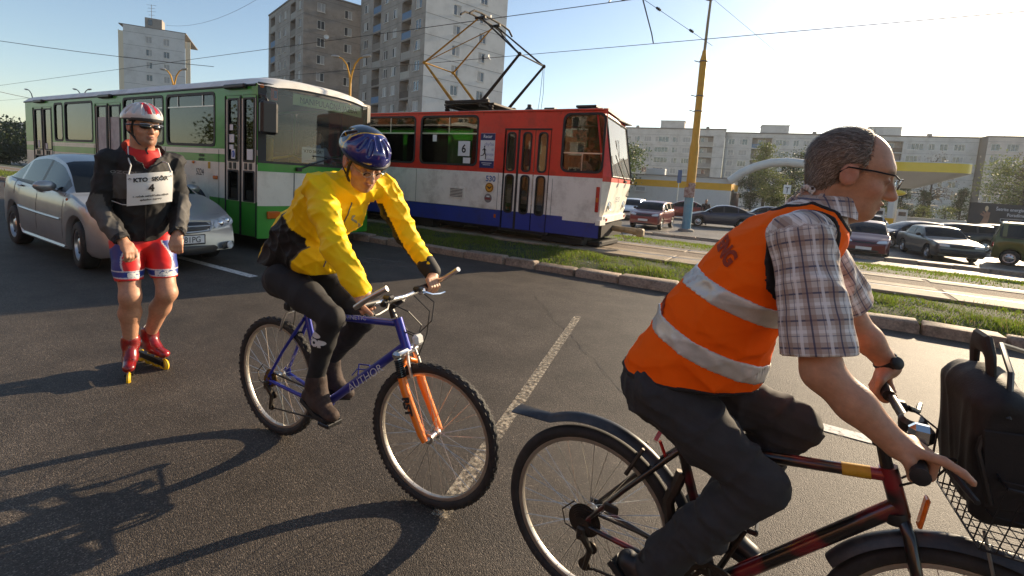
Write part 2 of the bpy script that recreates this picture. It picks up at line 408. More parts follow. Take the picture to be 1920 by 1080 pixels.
# rails
track = empty('tram_track', kind='structure')
for yy in (9.65, 11.15):
    mb = MB(); mb.mt(0).box((-20, yy, .215), (160, .062, .04), ch=.008).mt(1).box((-20, yy+.06, .205), (160, .05, .03)); mb.build('rail', [m_rail, m_railside], track)
mb = MB(); mb.box((0, 0, 0), (1.94, .60, .06), ch=.012); a = mb.build('concrete_slab', m_conc, track); mesh_a = a.data
mb = MB(); mb.box((0, 0, 0), (1.94, .34, .06), ch=.012); b_ = mb.build('concrete_slab', m_conc, track); mesh_b = b_.data
bpy.data.objects.remove(a); bpy.data.objects.remove(b_)
for i in range(16):
    for yy, me in ((9.31, mesh_a), (9.875, mesh_b), (10.97-.045, mesh_b), (11.33, None)):
        if me is None: continue
        o = bpy.data.objects.new('concrete_slab', me); COL.objects.link(o); o.parent = track
        o.location = (-15+i*2., yy, .205+random.uniform(-.003, .003)); o.rotation_euler = (0, random.uniform(-.001, .001), 0)

# grass blades (uncountable)
m_grass = mat('grass blade', (.075, .125, .018), .6, attr='col', var=.15, vscale=2); m_grass.node_tree.nodes['Principled BSDF'].inputs['Subsurface Weight'].default_value = 0
def leafy(m, amt=.45):
    """let light through thin leaves"""
    t = m.node_tree; p = t.nodes['Principled BSDF']; o = [n for n in t.nodes if n.type == 'OUTPUT_MATERIAL'][0]
    tr = t.nodes.new('ShaderNodeBsdfTranslucent'); mx = t.nodes.new('ShaderNodeMixShader'); mx.inputs[0].default_value = amt
    src = p.inputs['Base Color'].links[0].from_socket if p.inputs['Base Color'].links else None
    if src: t.links.new(src, tr.inputs[0])
    else: tr.inputs[0].default_value = p.inputs['Base Color'].default_value
    t.links.new(p.outputs[0], mx.inputs[1]); t.links.new(tr.outputs[0], mx.inputs[2]); t.links.new(mx.outputs[0], o.inputs[0])
leafy(m_grass, .5)
def blades(name, n, xr, yr, zf, hmin, hmax, wd, label, seed, patch=1.):
    g = np.random.default_rng(seed)
    x = g.uniform(*xr, n); y = g.uniform(*yr, n)
    keep = (np.sin(x*1.7+np.sin(y*2.3)*1.3)+np.sin(x*4.1+y*3.7)*.6+g.normal(0, .8, n)) > -1.0*patch
    x, y = x[keep], y[keep]; n = len(x); z = np.interp(y, [a for a, b in zf], [b for a, b in zf])-.01
    clump = .75+.35*np.sin(x*2.9+1.3*np.sin(y*5))+.2*np.sin(x*7.7+y*6)
    h = g.uniform(hmin, hmax, n)*np.clip(clump, .35, 1.4); a = g.uniform(0, 2*PI, n); ln = g.uniform(.15, .75, n)*h
    la = g.uniform(0, 2*PI, n); wx, wy = np.cos(a)*wd, np.sin(a)*wd; lx, ly = np.cos(la)*ln, np.sin(la)*ln
    V = np.zeros((n, 5, 3)); P = np.stack([x, y, z], 1)
    V[:, 0] = P-np.stack([wx, wy, 0*x], 1); V[:, 1] = P+np.stack([wx, wy, 0*x], 1)
    M = P+np.stack([lx*.35, ly*.35, h*.6], 1); V[:, 2] = M+.7*np.stack([wx, wy, 0*x], 1); V[:, 3] = M-.7*np.stack([wx, wy, 0*x], 1)
    V[:, 4] = P+np.stack([lx, ly, h], 1)
    b = np.arange(n)*5
    F = np.concatenate([np.stack([b, b+1, b+2, b+3], 1).astype(object), ]).tolist()+np.stack([b+3, b+2, b+4], 1).tolist()
    t = g.uniform(0, 1, n); dry = (g.uniform(0, 1, n) < .14)
    c = np.stack([.10+.09*t, .16+.10*t, .015+.012*t], 1); c[dry] = (.20, .17, .07)
    return prop(mesh_obj(name, V.reshape(-1, 3), F, m_grass, smooth=0, col=np.repeat(c, 5, 0)), label, 'grass', kind='stuff')
blades('verge_grass', 80000, (-16, 7.5), (7.53, 9.05), [(7.4, .08), (7.56, .10), (7.9, .16), (8.6, .19), (9.1, .19)], .035, .09, .0045, 'green grass growing between the granite kerb and the tram track', 1)
blades('far_verge_grass', 14000, (-60, -16), (7.53, 9.05), [(7.4, .08), (7.56, .10), (7.9, .16), (8.6, .19), (9.1, .19)], .07, .18, .011, 'distant grass along the kerb behind the bus', 2)
blades('bank_grass', 70000, (-16, 22), (11.42, 21.7), [(11.44, .19), (12.5, .17), (14, .06), (17, -.24), (20, -.52), (21.6, -.655)], .035, .085, .011, 'green grass bank between the tram track and the parking lot', 3, .9)
# few white clover heads in the verge
mb = MB(); g = np.random.default_rng(5)
for i in range(70):
    x, y = g.uniform(-3, 6), g.uniform(7.6, 9.0); mb.sphere((x, y, .16+.1*g.uniform(.4, 1)), .011, 6, 4)
prop(mb.build('clover_flowers', mat('clover white', (.6, .58, .5), .8), None), 'tiny white clover heads in the grass verge', 'flowers', kind='stuff')
# ================================================================== walls with openings
def holed(mb, o, u, v, n, us, vs, holes, depth, matfn=None, reveal=None, back=False):
    """sheet spanned by u,v with rectangular openings; us/vs extra cut lines; reveals run inwards (-n)"""
    o, u, v, n = [np.asarray(k, float) for k in (o, u, v, n)]
    U = sorted(set([round(a, 4) for a in us]+[round(h[0], 4) for h in holes]+[round(h[1], 4) for h in holes]))
    W = sorted(set([round(a, 4) for a in vs]+[round(h[2], 4) for h in holes]+[round(h[3], 4) for h in holes]))
    U = [a for a in U if us[0]-1e-6 <= a <= us[-1]+1e-6]; W = [a for a in W if vs[0]-1e-6 <= a <= vs[-1]+1e-6]
    flip = np.dot(np.cross(u, v), n) < 0
    P = lambda a, b, d=0.: o+u*a+v*b-n*d
    def q(a, b, c, d_):
        mb.quad(*((a, b, c, d_) if not flip else (d_, c, b, a)))
    for i in range(len(U)-1):
        for j in range(len(W)-1):
            cu, cv = (U[i]+U[i+1])/2, (W[j]+W[j+1])/2
            if any(h[0] < cu < h[1] and h[2] < cv < h[3] for h in holes): continue
            if matfn: mb.mt(matfn(cu, cv))
            q(P(U[i], W[j]), P(U[i+1], W[j]), P(U[i+1], W[j+1]), P(U[i], W[j+1]))
            if back: q(P(U[i], W[j], depth), P(U[i], W[j+1], depth), P(U[i+1], W[j+1], depth), P(U[i+1], W[j], depth))
    if reveal is not None: mb.mt(reveal)
    for a, b, c, d in holes:
        q(P(a, c), P(a, c, depth), P(b, c, depth), P(b, c)); q(P(a, d), P(b, d), P(b, d, depth), P(a, d, depth))
        q(P(a, c), P(a, d), P(a, d, depth), P(a, c, depth)); q(P(b, c), P(b, c, depth), P(b, d, depth), P(b, d))
    return mb

m_green = mat('bus green', C(50, 146, 36), .38, coat=.3, var=.12, vscale=1.2, dirt=C(60, 80, 45), dscale=3, damt=.35)
m_bwhite = mat('bus white', C(225, 218, 200), .4, coat=.2, var=.05, vscale=2, dirt=C(150, 135, 110), dscale=2.5, damt=.4)
m_broof = mat('bus roof white', C(228, 224, 214), .45, var=.06, vscale=2, dirt=C(150, 140, 125), dscale=3, damt=.4)
m_rubber = mat('black rubber', (.012, .012, .013), .55, var=.3, vscale=8)
m_black = mat('black plastic', (.014, .014, .015), .42)
m_alu = mat('aluminium', (.55, .55, .54), .35, 1., var=.15, vscale=10)
m_chrome = mat('chrome', (.8, .8, .8), .12, 1.)
m_int = mat('dark interior', (.06, .058, .055), .7)
m_seat = mat('seat cover', (.10, .09, .085), .8, var=.3, vscale=8)
m_yel = mat('yellow pole', C(225, 170, 20), .4)
m_glassd = glass('vehicle glass', (.50, .56, .52), .5)
m_glassf = glass('windscreen glass', (.74, .80, .82), .85, sky_film=.045)
m_amber = mat('amber lens', (.55, .12, .01), .25, coat=.5)
m_redl = mat('red lens', (.45, .02, .015), .25, coat=.5)
m_paper = mat('white paper', C(225, 225, 222), .8, var=.03, vscale=6)
m_ink = mat('black ink', (.015, .015, .017), .7)
m_tyre = mat('tyre rubber', (.018, .017, .016), .75, var=.4, vscale=25, dirt=(.06, .05, .04), dscale=8, damt=.4)
m_under = mat('underbody', (.02, .018, .016), .85, var=.4, vscale=4)
m_steel = mat('steel wheel', (.35, .34, .33), .45, .8, var=.2, vscale=12)

def wheel(parent, c, r, wd, side=-1, rim_r=.62, name='wheel', rim_mat=None, spokes=0):
    """road wheel, axle along y; side -1 faces -y; tyre and rim are its sub-parts"""
    e = empty(name, c); e.parent = parent
    h = wd/2; mb = MB(); rr = r*rim_r
    mb.lathe([(rr, -h*.9), (rr*1.06, -h), (r*.90, -h), (r*.97, -h*.82), (r, -h*.5), (r, h*.5), (r*.97, h*.82), (r*.9, h), (rr*1.06, h), (rr, h*.9)], (0, 0, 0), (0, 1, 0), 32, caps=False)
    mb.build('tyre', m_tyre, e, smooth=40)
    mb = MB(); s = side
    mb.lathe([(rr, s*h*.92), (rr*.93, s*h*.9), (rr*.86, s*h*.55), (rr*.5, s*h*.62), (rr*.42, s*h*.8), (rr*.18, s*h*.84), (0.004, s*h*.86)], (0, 0, 0), (0, 1, 0), 32, caps=False)
    mb.lathe([(rr, s*h*.9), (rr, -s*h*.9)], (0, 0, 0), (0, 1, 0), 32, caps=False)
    if spokes:
        mb.mt(1)
        for k in range(spokes):
            a = 2*PI*(k+.5)/spokes; mb.sphere((math.cos(a)*rr*.66, s*h*.60, math.sin(a)*rr*.66), (rr*.13, .012, rr*.13), 8, 6)
    mb.build('rim', [rim_mat or m_steel, m_black], e, smooth=50)
    return e

# ================================================================== bus
BW, BL = 2.44, 11.15
bus = empty('city_bus', (-7.92, 4.87, 0), label='green and white city bus with folding doors stopped behind the silver car', cat='bus')
def bus_mat(cu, cv):
    z = cv
    if z > 1.74: return 0
    if z > 1.645: return 1
    if z > 1.50: return 0
    if z > .86: return 1
    return 0
ZC = [.25, .86, 1.50, 1.645, 1.74, 2.84]
wins = [(-8.91, -8.36, 1.79, 2.72), (-8.22, -6.56, 1.79, 2.72), (-4.95, -3.19, 1.79, 2.73), (-3.05, -1.31, 1.79, 2.73)]
doors = [(-10.46, -9.10), (-6.42, -5.08), (-.98, -.03)]
arch = [(-2.62, -1.50, .25, .98), (-8.3, -7.15, .25, .98)]
mb = MB()
holes = wins+[(a, b, .25, 2.66) for a, b in doors]+arch
holed(mb, (0, 0, 0), (1, 0, 0), (0, 0, 1), (0, -1, 0), [-BL+.12, -.03+.03], ZC, holes, .05, bus_mat, reveal=2)
# arch corner fillers
for (a, b, z0, z1) in arch:
    rr = .56; cx = (a+b)/2
    for s in (-1, 1):
        P = [(cx+s*(b-a)/2, z1), (cx, z1)]+[(cx+s*rr*math.sin(t), .46+.52*math.cos(t)) for t in np.linspace(0, PI/2, 7)]+[(cx+s*(b-a)/2, .46)]
        mb.mt(1 if True else 0).prism(P, (0, .002, 0), (1, 0, 0), (0, 0, 1), (0, .05, 0))
side = mb.build('side_panel', [m_green, m_bwhite, m_black], bus, smooth=0)
mb = MB()
fw = [(a, a+1.55, 1.79, 2.73) for a in np.arange(-10.9, -1.0, 1.7)]
holed(mb, (0, BW, 0), (1, 0, 0), (0, 0, 1), (0, 1, 0), [-BL+.12, 0], ZC, fw, .05, bus_mat, reveal=2)
mb.build('side_panel', [m_green, m_bwhite, m_black], bus, smooth=0)
# rear: rounded corner and back wall
mb = MB()
yy = [0, .02, .07, .12, .6, 1.2, 1.84, 2.32, 2.37, 2.42, BW]; xs_ = [-BL+.12, -BL+.05, -BL+.01, -BL, -BL, -BL, -BL, -BL, -BL+.01, -BL+.05, -BL+.12]
for k in range(len(ZC)-1):
    mb.mt(bus_mat(0, (ZC[k]+ZC[k+1])/2) if not (ZC[k] < 1.4) else 1); mb.grid([[(x, y, ZC[k]) for x, y in zip(xs_, yy)], [(x, y, ZC[k+1]) for x, y in zip(xs_, yy)]])
mb.mt(1).box((-BL-.02, .3, .95), (.1, .5, .9), ch=.03); mb.build('rear_panel', [m_green, m_bwhite], bus, smooth=40)
mb = MB(); mb.box((-BL-.075, .2, 1.38), (.02, .14, .07)); mb.build('tail_light', m_redl, bus)
# roof
fx = lambda y: .10-.07*((y-BW/2)/(BW/2))**2-.03*max(0, abs(y-BW/2)/(BW/2)-.9)/.1
NY = 25; ys = np.linspace(-.015, BW+.015, NY)
def roofz(y):
    t = abs(y-BW/2)/(BW/2+.015); return 2.83+.235*(1-t**3.2)**.55
xs_ = [-BL+.0, -BL+.03, -BL+.12]+list(np.linspace(-10, -.6, 9))+[-.35, -.2, -.1, -.04, 0]
G = []
for i, x in enumerate(xs_):
    row = []
    for y in ys:
        t = 0. if x < -.6 else (x+.6)/.6
        z = roofz(y); f = fx(min(max(y, 0), BW))
        xx = x if x < -.6 else -.6+(f+.6+.03)*t
        drop = (1-math.sqrt(max(0, 1-t**2.6)))*.20
        if i == 0: z = 2.83+(z-2.83)*.2
        if i == 1: z = 2.83+(z-2.83)*.7
        row.append((xx, y, max(z-drop, 2.83-(.02 if t > .99 else 0))))
    G.append(row)
mb = MB(); mb.grid(np.array(G)[::-1]); mb.build('roof', m_broof, bus, smooth=60)
mb = MB(); mb.box((-BL/2, .012, 2.815), (BL-.1, .06, .035), ch=.01); mb.box((-BL/2, BW-.012, 2.815), (BL-.1, .06, .035), ch=.01); mb.build('gutter', m_black, bus)
mb = MB(); mb.sphere((-1.2, 1.35, 3.05), (.42, .33, .12), 16, 8); mb.build('roof_vent', m_broof, bus)
# front mask
yg = np.linspace(0, BW, 21)
mb = MB()
def frow(z, out=0.): return [(fx(y)+out, y, z) for y in yg]
for z0, z1, mi in ((.24, .80, 0), (.80, 1.39, 1), (1.39, 1.53, 0)):
    mb.mt(mi).grid([frow(z1), frow(z0)])
mb.mt(2).grid([frow(1.57, .005), frow(1.53, .005)]); mb.mt(2).grid([frow(2.86), frow(2.80, .0)])
for k in (0, 1): mb.mt(2).grid([[(fx(yg[j])+.003, yg[j], z) for j in ((0, 1) if k == 0 else (19, 20))] for z in (2.84, 1.55)])
mb.build('front_mask', [m_green, m_bwhite, m_black], bus, smooth=50)
mb = MB(); mb.grid([[(fx(y)-.004, y, 2.82) for y in yg], [(fx(y)-.004, y, 2.2) for y in yg], [(fx(y)-.004, y, 1.56) for y in yg]]); mb.build('windscreen', m_glassf, bus, smooth=60)
for y in (.63, 1.85):
    mb = MB(); mb.box((fx(y)+.004, y, 1.1), (.008, .012, .58)); mb.build('panel_joint', m_black, bus)
mb = MB(); mb.box((fx(1.2)+.012, 1.25, 1.05), (.02, .9, .16), ch=.008)
for k in range(4): mb.box((fx(1.2)+.025, 1.25, .99+.04*k), (.01, .86, .012))
mb.build('front_grille', m_black, bus)
for y in (.30, 2.14):
    mb = MB(); mb.box((fx(y)-.005, y, .645), (.05, .34, .13), ch=.015, rot=rotm('Z', .14 if y < 1 else -.14)); mb.build('indicator', m_amber, bus)
for y in (.62, 1.82):
    mb = MB(); mb.lathe([(.09, 0), (.1, .02), (.07, .03)], (fx(y)-.01, y, .62), (1, 0, 0), 16); mb.build('headlight', m_chrome, bus)
# destination sign, behind the screen
m_sign = mat('destination sign', C(205, 222, 150), .6, var=.08, vscale=3)
mb = MB(); mb.mt(0)
mb.grid([[(fx(y)-.05, y, 2.80-.02*abs(y-1.2)) for y in np.linspace(.62, 2.2, 9)], [(fx(y)-.05, y, 2.60-.02*abs(y-1.2)) for y in np.linspace(.62, 2.2, 9)]])
mb.mt(1); text(mb, 'MANIPULAČNÁ JAZDA', None, None, None, .155, fn=lambda a, b: (fx(1.41+a)-.044, 1.41+a, 2.69+b), sx=.83)
mb.build('destination_sign', [m_sign, mat('sign digits', (.04, .06, .03), .7)], bus, smooth=0)
mb = MB(); mb.mt(0); yl, yr_ = .78, 1.25
mb.grid([[(fx(y)-.012, y, 1.87) for y in np.linspace(yl, yr_, 5)], [(fx(y)-.012, y, 1.585) for y in np.linspace(yl, yr_, 5)]])
mb.mt(1); text(mb, '*KTO SKÔR*', None, None, None, .075, fn=lambda a, b: (fx(1.01+a)-.009, 1.01+a, 1.80+b), bold=.002)
text(mb, '2', None, None, None, .085, fn=lambda a, b: (fx(1.01+a)-.009, 1.01+a, 1.695+b), bold=.003)
text(mb, '1. ročník netradičného súboja', None, None, None, .026, fn=lambda a, b: (fx(1.01+a)-.009, 1.01+a, 1.63+b))
mb.build('start_number_sheet', [m_paper, m_ink], bus, smooth=0)
mb = MB(); mb.mt(0).box((fx(.3)-.03, .27, 2.70), (.008, .12, .2)).mt(1).box((fx(.3)-.028, .29, 2.70), (.01, .05, .12)); mb.build('flag_sticker', [mat('flag red', C(200, 40, 35), .6), mat('flag blue', C(40, 60, 140), .6)], bus)
# wiper
mb = MB(); mb.tube([(fx(.75)+.04, .72, 1.47), (fx(.9)+.035, .95, 1.56), (fx(1.1)+.03, 1.35, 1.70)], .013, 6); mb.tube([(fx(1.0)+.02, 1.0, 1.72), (fx(1.6)+.02, 1.75, 1.70)], .010, 6)
mb.box((fx(.72)+.03, .70, 1.46), (.06, .1, .07), ch=.01); mb.build('wiper', m_black, bus)
# mirror
mb = MB(); mb.tube([(fx(0.05), .03, 2.62), (.20, -.10, 2.64), (.34, -.08, 2.60), (.36, -.06, 2.52)], .018, 8); mb.tube([(fx(.05), .03, 2.52), (.2, -.1, 2.53), (.34, -.08, 2.53)], .014, 6)
mb.build('mirror_arm', m_black, bus)
mb = MB(); mb.box((.36, -.04, 2.26), (.14, .27, .53), ch=.04, rot=rotm('Z', -.25)); mb.build('mirror', m_black, bus)
# windows with rubber frames, top sliders
for (a, b, c, d) in wins:
    wn = MB(); wn.prism(rrect(a, b, c, d, .09), (0, .018, 0), (1, 0, 0), (0, 0, 1), (0, .006, 0)); wo = wn.build('window', m_glassd, bus, smooth=0)
    fr = MB(); ring(fr, rrect(a-.02, b+.02, c-.02, d+.02, .1), rrect(a+.03, b-.03, c+.03, d-.03, .08), (0, .012, 0), (1, 0, 0), (0, 0, 1), (0, -.018, 0)); fr.build('rubber_frame', m_rubber, wo, smooth=0)
    if b-a > 1.2 and a > -6:
        s_ = MB(); s_.box(((a+b)/2, .008, 2.50), (b-a-.06, .012, .022)); s_.box((a+.42, .008, 2.60), (.02, .012, .2)); s_.box((b-.42, .008, 2.60), (.02, .012, .2)); s_.build('slider_bar', m_alu, wo, smooth=0)
mb = MB(); mb.box((-7.35, .03, 2.28), (.75, .004, .38)); mb.build('window_sticker', mat('green sticker', C(165, 190, 140), .6, var=.15, vscale=4), bus)
for (a, b, c, d) in fw:
    wn = MB(); wn.prism(rrect(a, b, c, d, .09), (0, BW-.02, 0), (1, 0, 0), (0, 0, 1), (0, .006, 0)); wn.build('window', m_glassd, bus, smooth=0)
# doors: two leaves each
m_poster = mat('door advert', C(205, 200, 195), .6, col2=C(160, 150, 150), vscale=3)
for di, (a, b) in enumerate(doors):
    dr = empty('door', (a, 0, 0)); dr.parent = bus; wl = (b-a)/2
    mb = MB(); mb.box((wl, .03, 2.72), (b-a, .05, .10)); mb.build('door_header', m_green, dr)
    for k in (0, 1):
        x0, x1 = k*wl+.015, (k+1)*wl-.015
        lf = MB(); gl = [(x0+.07, x1-.07, 1.54, 2.60), (x0+.07, x1-.07, .86, 1.37)]
        holed(lf, (0, .012, 0), (1, 0, 0), (0, 0, 1), (0, -1, 0), [x0, x1], [.26, .84, 1.38, 1.53, 2.67], gl, .03,
              lambda cu, cv: 0 if cv > 2.61 else (2 if cv < .84 else 1), reveal=3)
        lo_ = lf.build('door_leaf', [m_green, m_bwhite, m_green, m_black], dr, smooth=0)
        for g in gl:
            q = MB(); q.box(((g[0]+g[1])/2, .03, (g[2]+g[3])/2), (g[1]-g[0], .006, g[3]-g[2])); q.build('glass', m_glassd, lo_)
            q = MB(); ring(q, rrect(g[0]-.015, g[1]+.015, g[2]-.015, g[3]+.015, .03), rrect(g[0]+.015, g[1]-.015, g[2]+.015, g[3]-.015, .02), (0, .012, 0), (1, 0, 0), (0, 0, 1), (0, -.008, 0)); q.build('glass_rubber', m_rubber, lo_, smooth=0)
        for dx_ in (-.08, .06):
            q = MB(); q.box(((x0+x1)/2+dx_, .0, 1.455), (.065, .02, .11), ch=.005); q.build('handle', m_black, lo_)
        q = MB(); q.box((x1+.008 if k == 0 else x1+.01, .004, 1.45), (.03, .02, 2.38)); q.box((x0-.008, .004, 1.45), (.02, .02, 2.38)); q.build('door_rubber', m_rubber, lo_)
        if di == 1:
            q = MB(); q.box(((x0+x1)/2, .02, 1.9), (x1-x0-.14, .004, .9)); q.build('advert', m_poster, lo_)
    if di == 2:
        for nx_, nz_, nw_, nh_ in ((.16, 1.93, .17, .14), (.16, 1.78, .13, .08), (.16, 2.12, .1, .1), (.72, 1.66, .17, .18)):
            q = MB(); q.box((nx_, .022, nz_), (nw_, .004, nh_)); q.build('notice', m_paper, dr)
        q = MB(); q.mt(1).box((.22, .021, 1.66), (.12, .004, .17)).mt(0).sphere((.22, .019, 1.66), (.05, .004, .06), 16, 8); q.mt(1).box((.22, .014, 1.655), (.014, .004, .07)); q.build('arrow_sticker', [mat('sticker blue', C(30, 80, 170), .5), m_paper], dr)
    else:
        for nx_, nz_, nw_, nh_ in ((.3, 1.68, .12, .2), (.85, 1.62, .14, .17)):
            q = MB(); q.box((nx_, .022, nz_), (nw_, .004, nh_)); q.build('notice', m_paper, dr)
for x in (-.6, -5.75, -9.85):
    mb = MB(); mb.box((x, -.03, 2.80), (.62, .1, .075), ch=.02); mb.build('door_lamp_housing', m_black, bus)
mb = MB(); mb.sphere((.0, .07, 2.80), (.04, .05, .045), 10, 6); mb.build('marker_lamp', m_amber, bus)
# small marks on the side
mb = MB(); text(mb, '5224', (-1.82, 0, 1.30), (1, 0, 0), (0, 0, 1), .17, lift=.004, sx=.8); mb.build('fleet_number', m_ink, bus, smooth=0); mb = MB(); text(mb, 'VÝSTUP', (-1.76, 0, 1.605), (1, 0, 0), (0, 0, 1), .055, lift=.004, bold=.003); text(mb, 'NÁSTUP', (-1.76, 0, 1.53), (1, 0, 0), (0, 0, 1), .055, lift=.004, bold=.003); mb.build('door_marking', m_ink, bus, smooth=0); mb = MB(); text(mb, '700kPa', (-2.05, 0, 1.08), (1, 0, 0), (0, 0, 1), .045, lift=.004)
mb.build('pressure_marking', m_ink, bus, smooth=0)
for bx_ in (((-2.05, -.01, 1.47), (.08, .02, .05)), ((-1.28, -.012, 1.22), (.14, .025, .07))):
    mb = MB(); mb.box(*bx_, ch=.01); mb.build('marker_lamp', m_amber, bus)
mb = MB(); mb.box((-1.5, -.004, 1.43), (.07, .006, .12)); mb.build('sticker', mat('sticker ochre', C(190, 150, 40), .6), bus)
for (a, b, z0, z1) in arch[:1]:
    mb = MB(); cx = (a+b)/2; mb.tube([(cx+.57*math.sin(t), -.006, .46+.54*math.cos(t)) for t in np.linspace(-1.75, 1.75, 21)], .028, 6); mb.build('wheel_arch_trim', m_rubber, bus)
for cx in (-2.06, -7.72):
    wheel(bus, (cx, .17, .48), .48, .28, -1, .58); wheel(bus, (cx, BW-.17, .48), .48, .28, 1, .58)
# interior
mb = MB(); mb.box((-BL/2, BW/2, .55), (BL-.3, BW-.14, .5)); mb.box((-BL/2, BW/2, 2.80), (BL-.9, BW-.1, .03)); mb.box((-BL+.25, BW/2, 1.5), (.1, BW-.2, 2)); mb.build('interior_floor', m_int, bus, smooth=0)
mb = MB()
for x in np.arange(-10.3, -1.6, .8):
    for y in (.45, 1.95):
        if y < 1 and any(a-.2 < x < b+.2 for a, b in doors): continue
        mb = MB(); mb.box((x, y, 1.02), (.3, .5, .4)); mb.box((x, y, 1.22), (.45, .75, .09), ch=.03); mb.box((x-.22, y, 1.50), (.09, .75, .62), ch=.04, rot=rotm('Y', -.15)); mb.build('passenger_seat', m_seat, bus)
mb = MB()
for x in (-9.0, -7.3, -6.5, -4.95, -3.6, -2.6, -1.45): mb.tube([(x, .55, .8), (x, .55, 2.78)], .022, 8)
mb.tube([(-10.5, .6, 2.55), (-1.4, .6, 2.55)], .02, 8); mb.tube([(-.5, .3, 1.35), (-.3, .42, 1.62), (-.28, .85, 1.70), (-.3, 1.05, 1.62)], .025, 8); mb.box((-.55, .55, 1.75), (.25, .06, .5), ch=.03); mb.build('handrail', m_yel, bus)
mb = MB(); mb.box((-.32, BW/2, 1.42), (.5, BW-.25, .16), ch=.05); mb.tube([(-.62+.20*math.cos(a)*.6, 1.75+.22*math.sin(a), 1.62+.12*math.cos(a)) for a in np.linspace(0, 2*PI, 20, endpoint=False)], .015, 6, closed=True); mb.box((-.9, 1.75, 1.75), (.14, .5, .75), ch=.05); mb.build('dashboard', m_black, bus)

# ================================================================== tram
m_tred = mat('tram red', C(214, 48, 26), .42, var=.12, vscale=1., dirt=C(90, 30, 22), dscale=2.2, damt=.55, coat=.15)
m_twhite = mat('tram cream', C(236, 230, 218), .5, var=.06, vscale=1.4, dirt=C(140, 120, 100), dscale=2.0, damt=.55, coat=.1)
m_tblue = mat('tram blue', C(34, 56, 148), .45, var=.15, vscale=1.5, dirt=C(40, 42, 50), dscale=3, damt=.6, coat=.15)
m_troof = mat('tram roof', C(120, 112, 104), .7, var=.2, vscale=3, dirt=C(60, 50, 45), dscale=4)
TW, TL = 2.42, 14.5
tram = empty('tram', (-3.4, 9.12, 0), label='red, white and blue tram with folded-out pantograph on the grassed track', cat='tram')
def tmat(cu, z): return 0 if z > 1.66 else (1 if z > .84 else 2)
twin = [(-4.72-1.70, -3.02-.0, 1.80, 2.90)]
twin = [(-4.72, -3.03, 1.79, 2.91), (-6.60, -4.90, 1.79, 2.91), (-8.5, -6.78, 1.79, 2.91), (-10.4, -8.68, 1.79, 2.91), (-13.9, -12.0, 1.79, 2.91)]
cabw = (-.92, -.02, 1.76, 2.92)
tdoor = (-2.29, -1.19, .45, 2.61)
TZ = [.47, .84, 1.66, 3.0]
mb = MB(); holed(mb, (0, 0, 0), (1, 0, 0), (0, 0, 1), (0, -1, 0), [-TL, -.0], TZ, twin+[cabw, tdoor], .06, tmat, reveal=3)
for (a, b, c, d) in twin+[cabw]:      # rounded corners of the openings
    r_ = .12 if (a, b, c, d) != cabw else .22
    for (px, pz, sx, sz) in ((a, c, 1, 1), (b, c, -1, 1), (a, d, 1, -1), (b, d, -1, -1)):
        rr = r_ if not ((a, b, c, d) == cabw and px == b) else .06
        P = [(px, pz)]+[(px+sx*rr*(1-math.cos(t)), pz+sz*rr*(1-math.sin(t))) for t in np.linspace(0, PI/2, 6)]
        mb.mt(tmat(0, pz)).prism(P, (0, .002, 0), (1, 0, 0), (0, 0, 1), (0, .05, 0))
mb.build('side_panel', [m_tred, m_twhite, m_tblue, m_black], tram, smooth=0)
mb = MB(); farw = [(a, a+1.55, 1.79, 2.91) for a in np.arange(-13.6, -1.3, 1.78)]
holed(mb, (0, TW, 0), (1, 0, 0), (0, 0, 1), (0, 1, 0), [-TL, -.44], TZ, farw, .06, tmat, reveal=3); mb.build('side_panel', [m_tred, m_twhite, m_tblue, m_black], tram, smooth=0)
mb = MB(); mb.box((-TL, TW/2, 1.7), (.06, TW, 2.5)); mb.build('rear_panel', m_tred, tram)
# front: plan outline with chamfered corners, raked screen
def tfront(y, z):
    sk = -.13*max(0, y-.2)
    e = min(1, max(0, (.16-y)/.16)); e2 = min(1, max(0, (y-(TW-.16))/.16))
    base = np.interp(z, [.84, 1.0, 1.62, 1.68, 2.92, 3.02], [-.02, .03, .13, .13, -.10, -.14])
    return base+sk-.13*max(e, e2)*(1 if z > .8 else 1)
ty = [0, .16, .7, 1.2, 1.7, TW-.16, TW]
mb = MB()
for z0, z1, mi in ((.84, 1.0, 1), (1.0, 1.60, 1), (1.60, 1.70, 0), (2.90, 3.02, 0)):
    mb.mt(mi).grid([[(tfront(y, z1), y, z1) for y in ty], [(tfront(y, z0), y, z0) for y in ty]])
for ya, yb_ in ((0, .16), (TW-.16, TW)):
    mb.mt(0).grid([[(tfront(y, z), y, z) for y in (ya, yb_)] for z in (2.9, 2.3, 1.7)])
mb.build('front_panel', [m_tred, m_twhite], tram, smooth=30)
mb = MB(); wy = [.16, .7, 1.2, 1.7, TW-.16]
mb.grid([[(tfront(y, z), y, z) for y in wy] for z in (2.9, 2.3, 1.7)]); mb.build('windscreen', glass('tram windscreen', (.85, .9, .92), .6, .03, sky_film=.30), tram, smooth=60)
mb = MB(); P = [(tfront(y, z)+.006, y, z) for y, z in ((.17, 1.71), (.17, 2.3), (.17, 2.89), (1.2, 2.89), (TW-.17, 2.89), (TW-.17, 2.3), (TW-.17, 1.71), (1.2, 1.71))]; mb.tube(P, .02, 6, closed=True); mb.build('windscreen_rubber', m_rubber, tram)
mb = MB(); mb.box((.02, .02, 0.79), (.1, .3, .1)); mb.build('bumper', m_twhite, tram)
mb = MB(); mb.grid([[(tfront(y, .9)+.06, y, .90) for y in ty], [(tfront(y, .9)+.06, y, .78) for y in ty]]); mb.grid([[(tfront(y, .9)+.06, y, .90) for y in ty], [(tfront(y, .9)-.02, y, .905) for y in ty]][::-1]); mb.box((-.25, .02, .845), (.62, .06, .13)); mb.build('bumper_strip', m_twhite, tram, smooth=30)
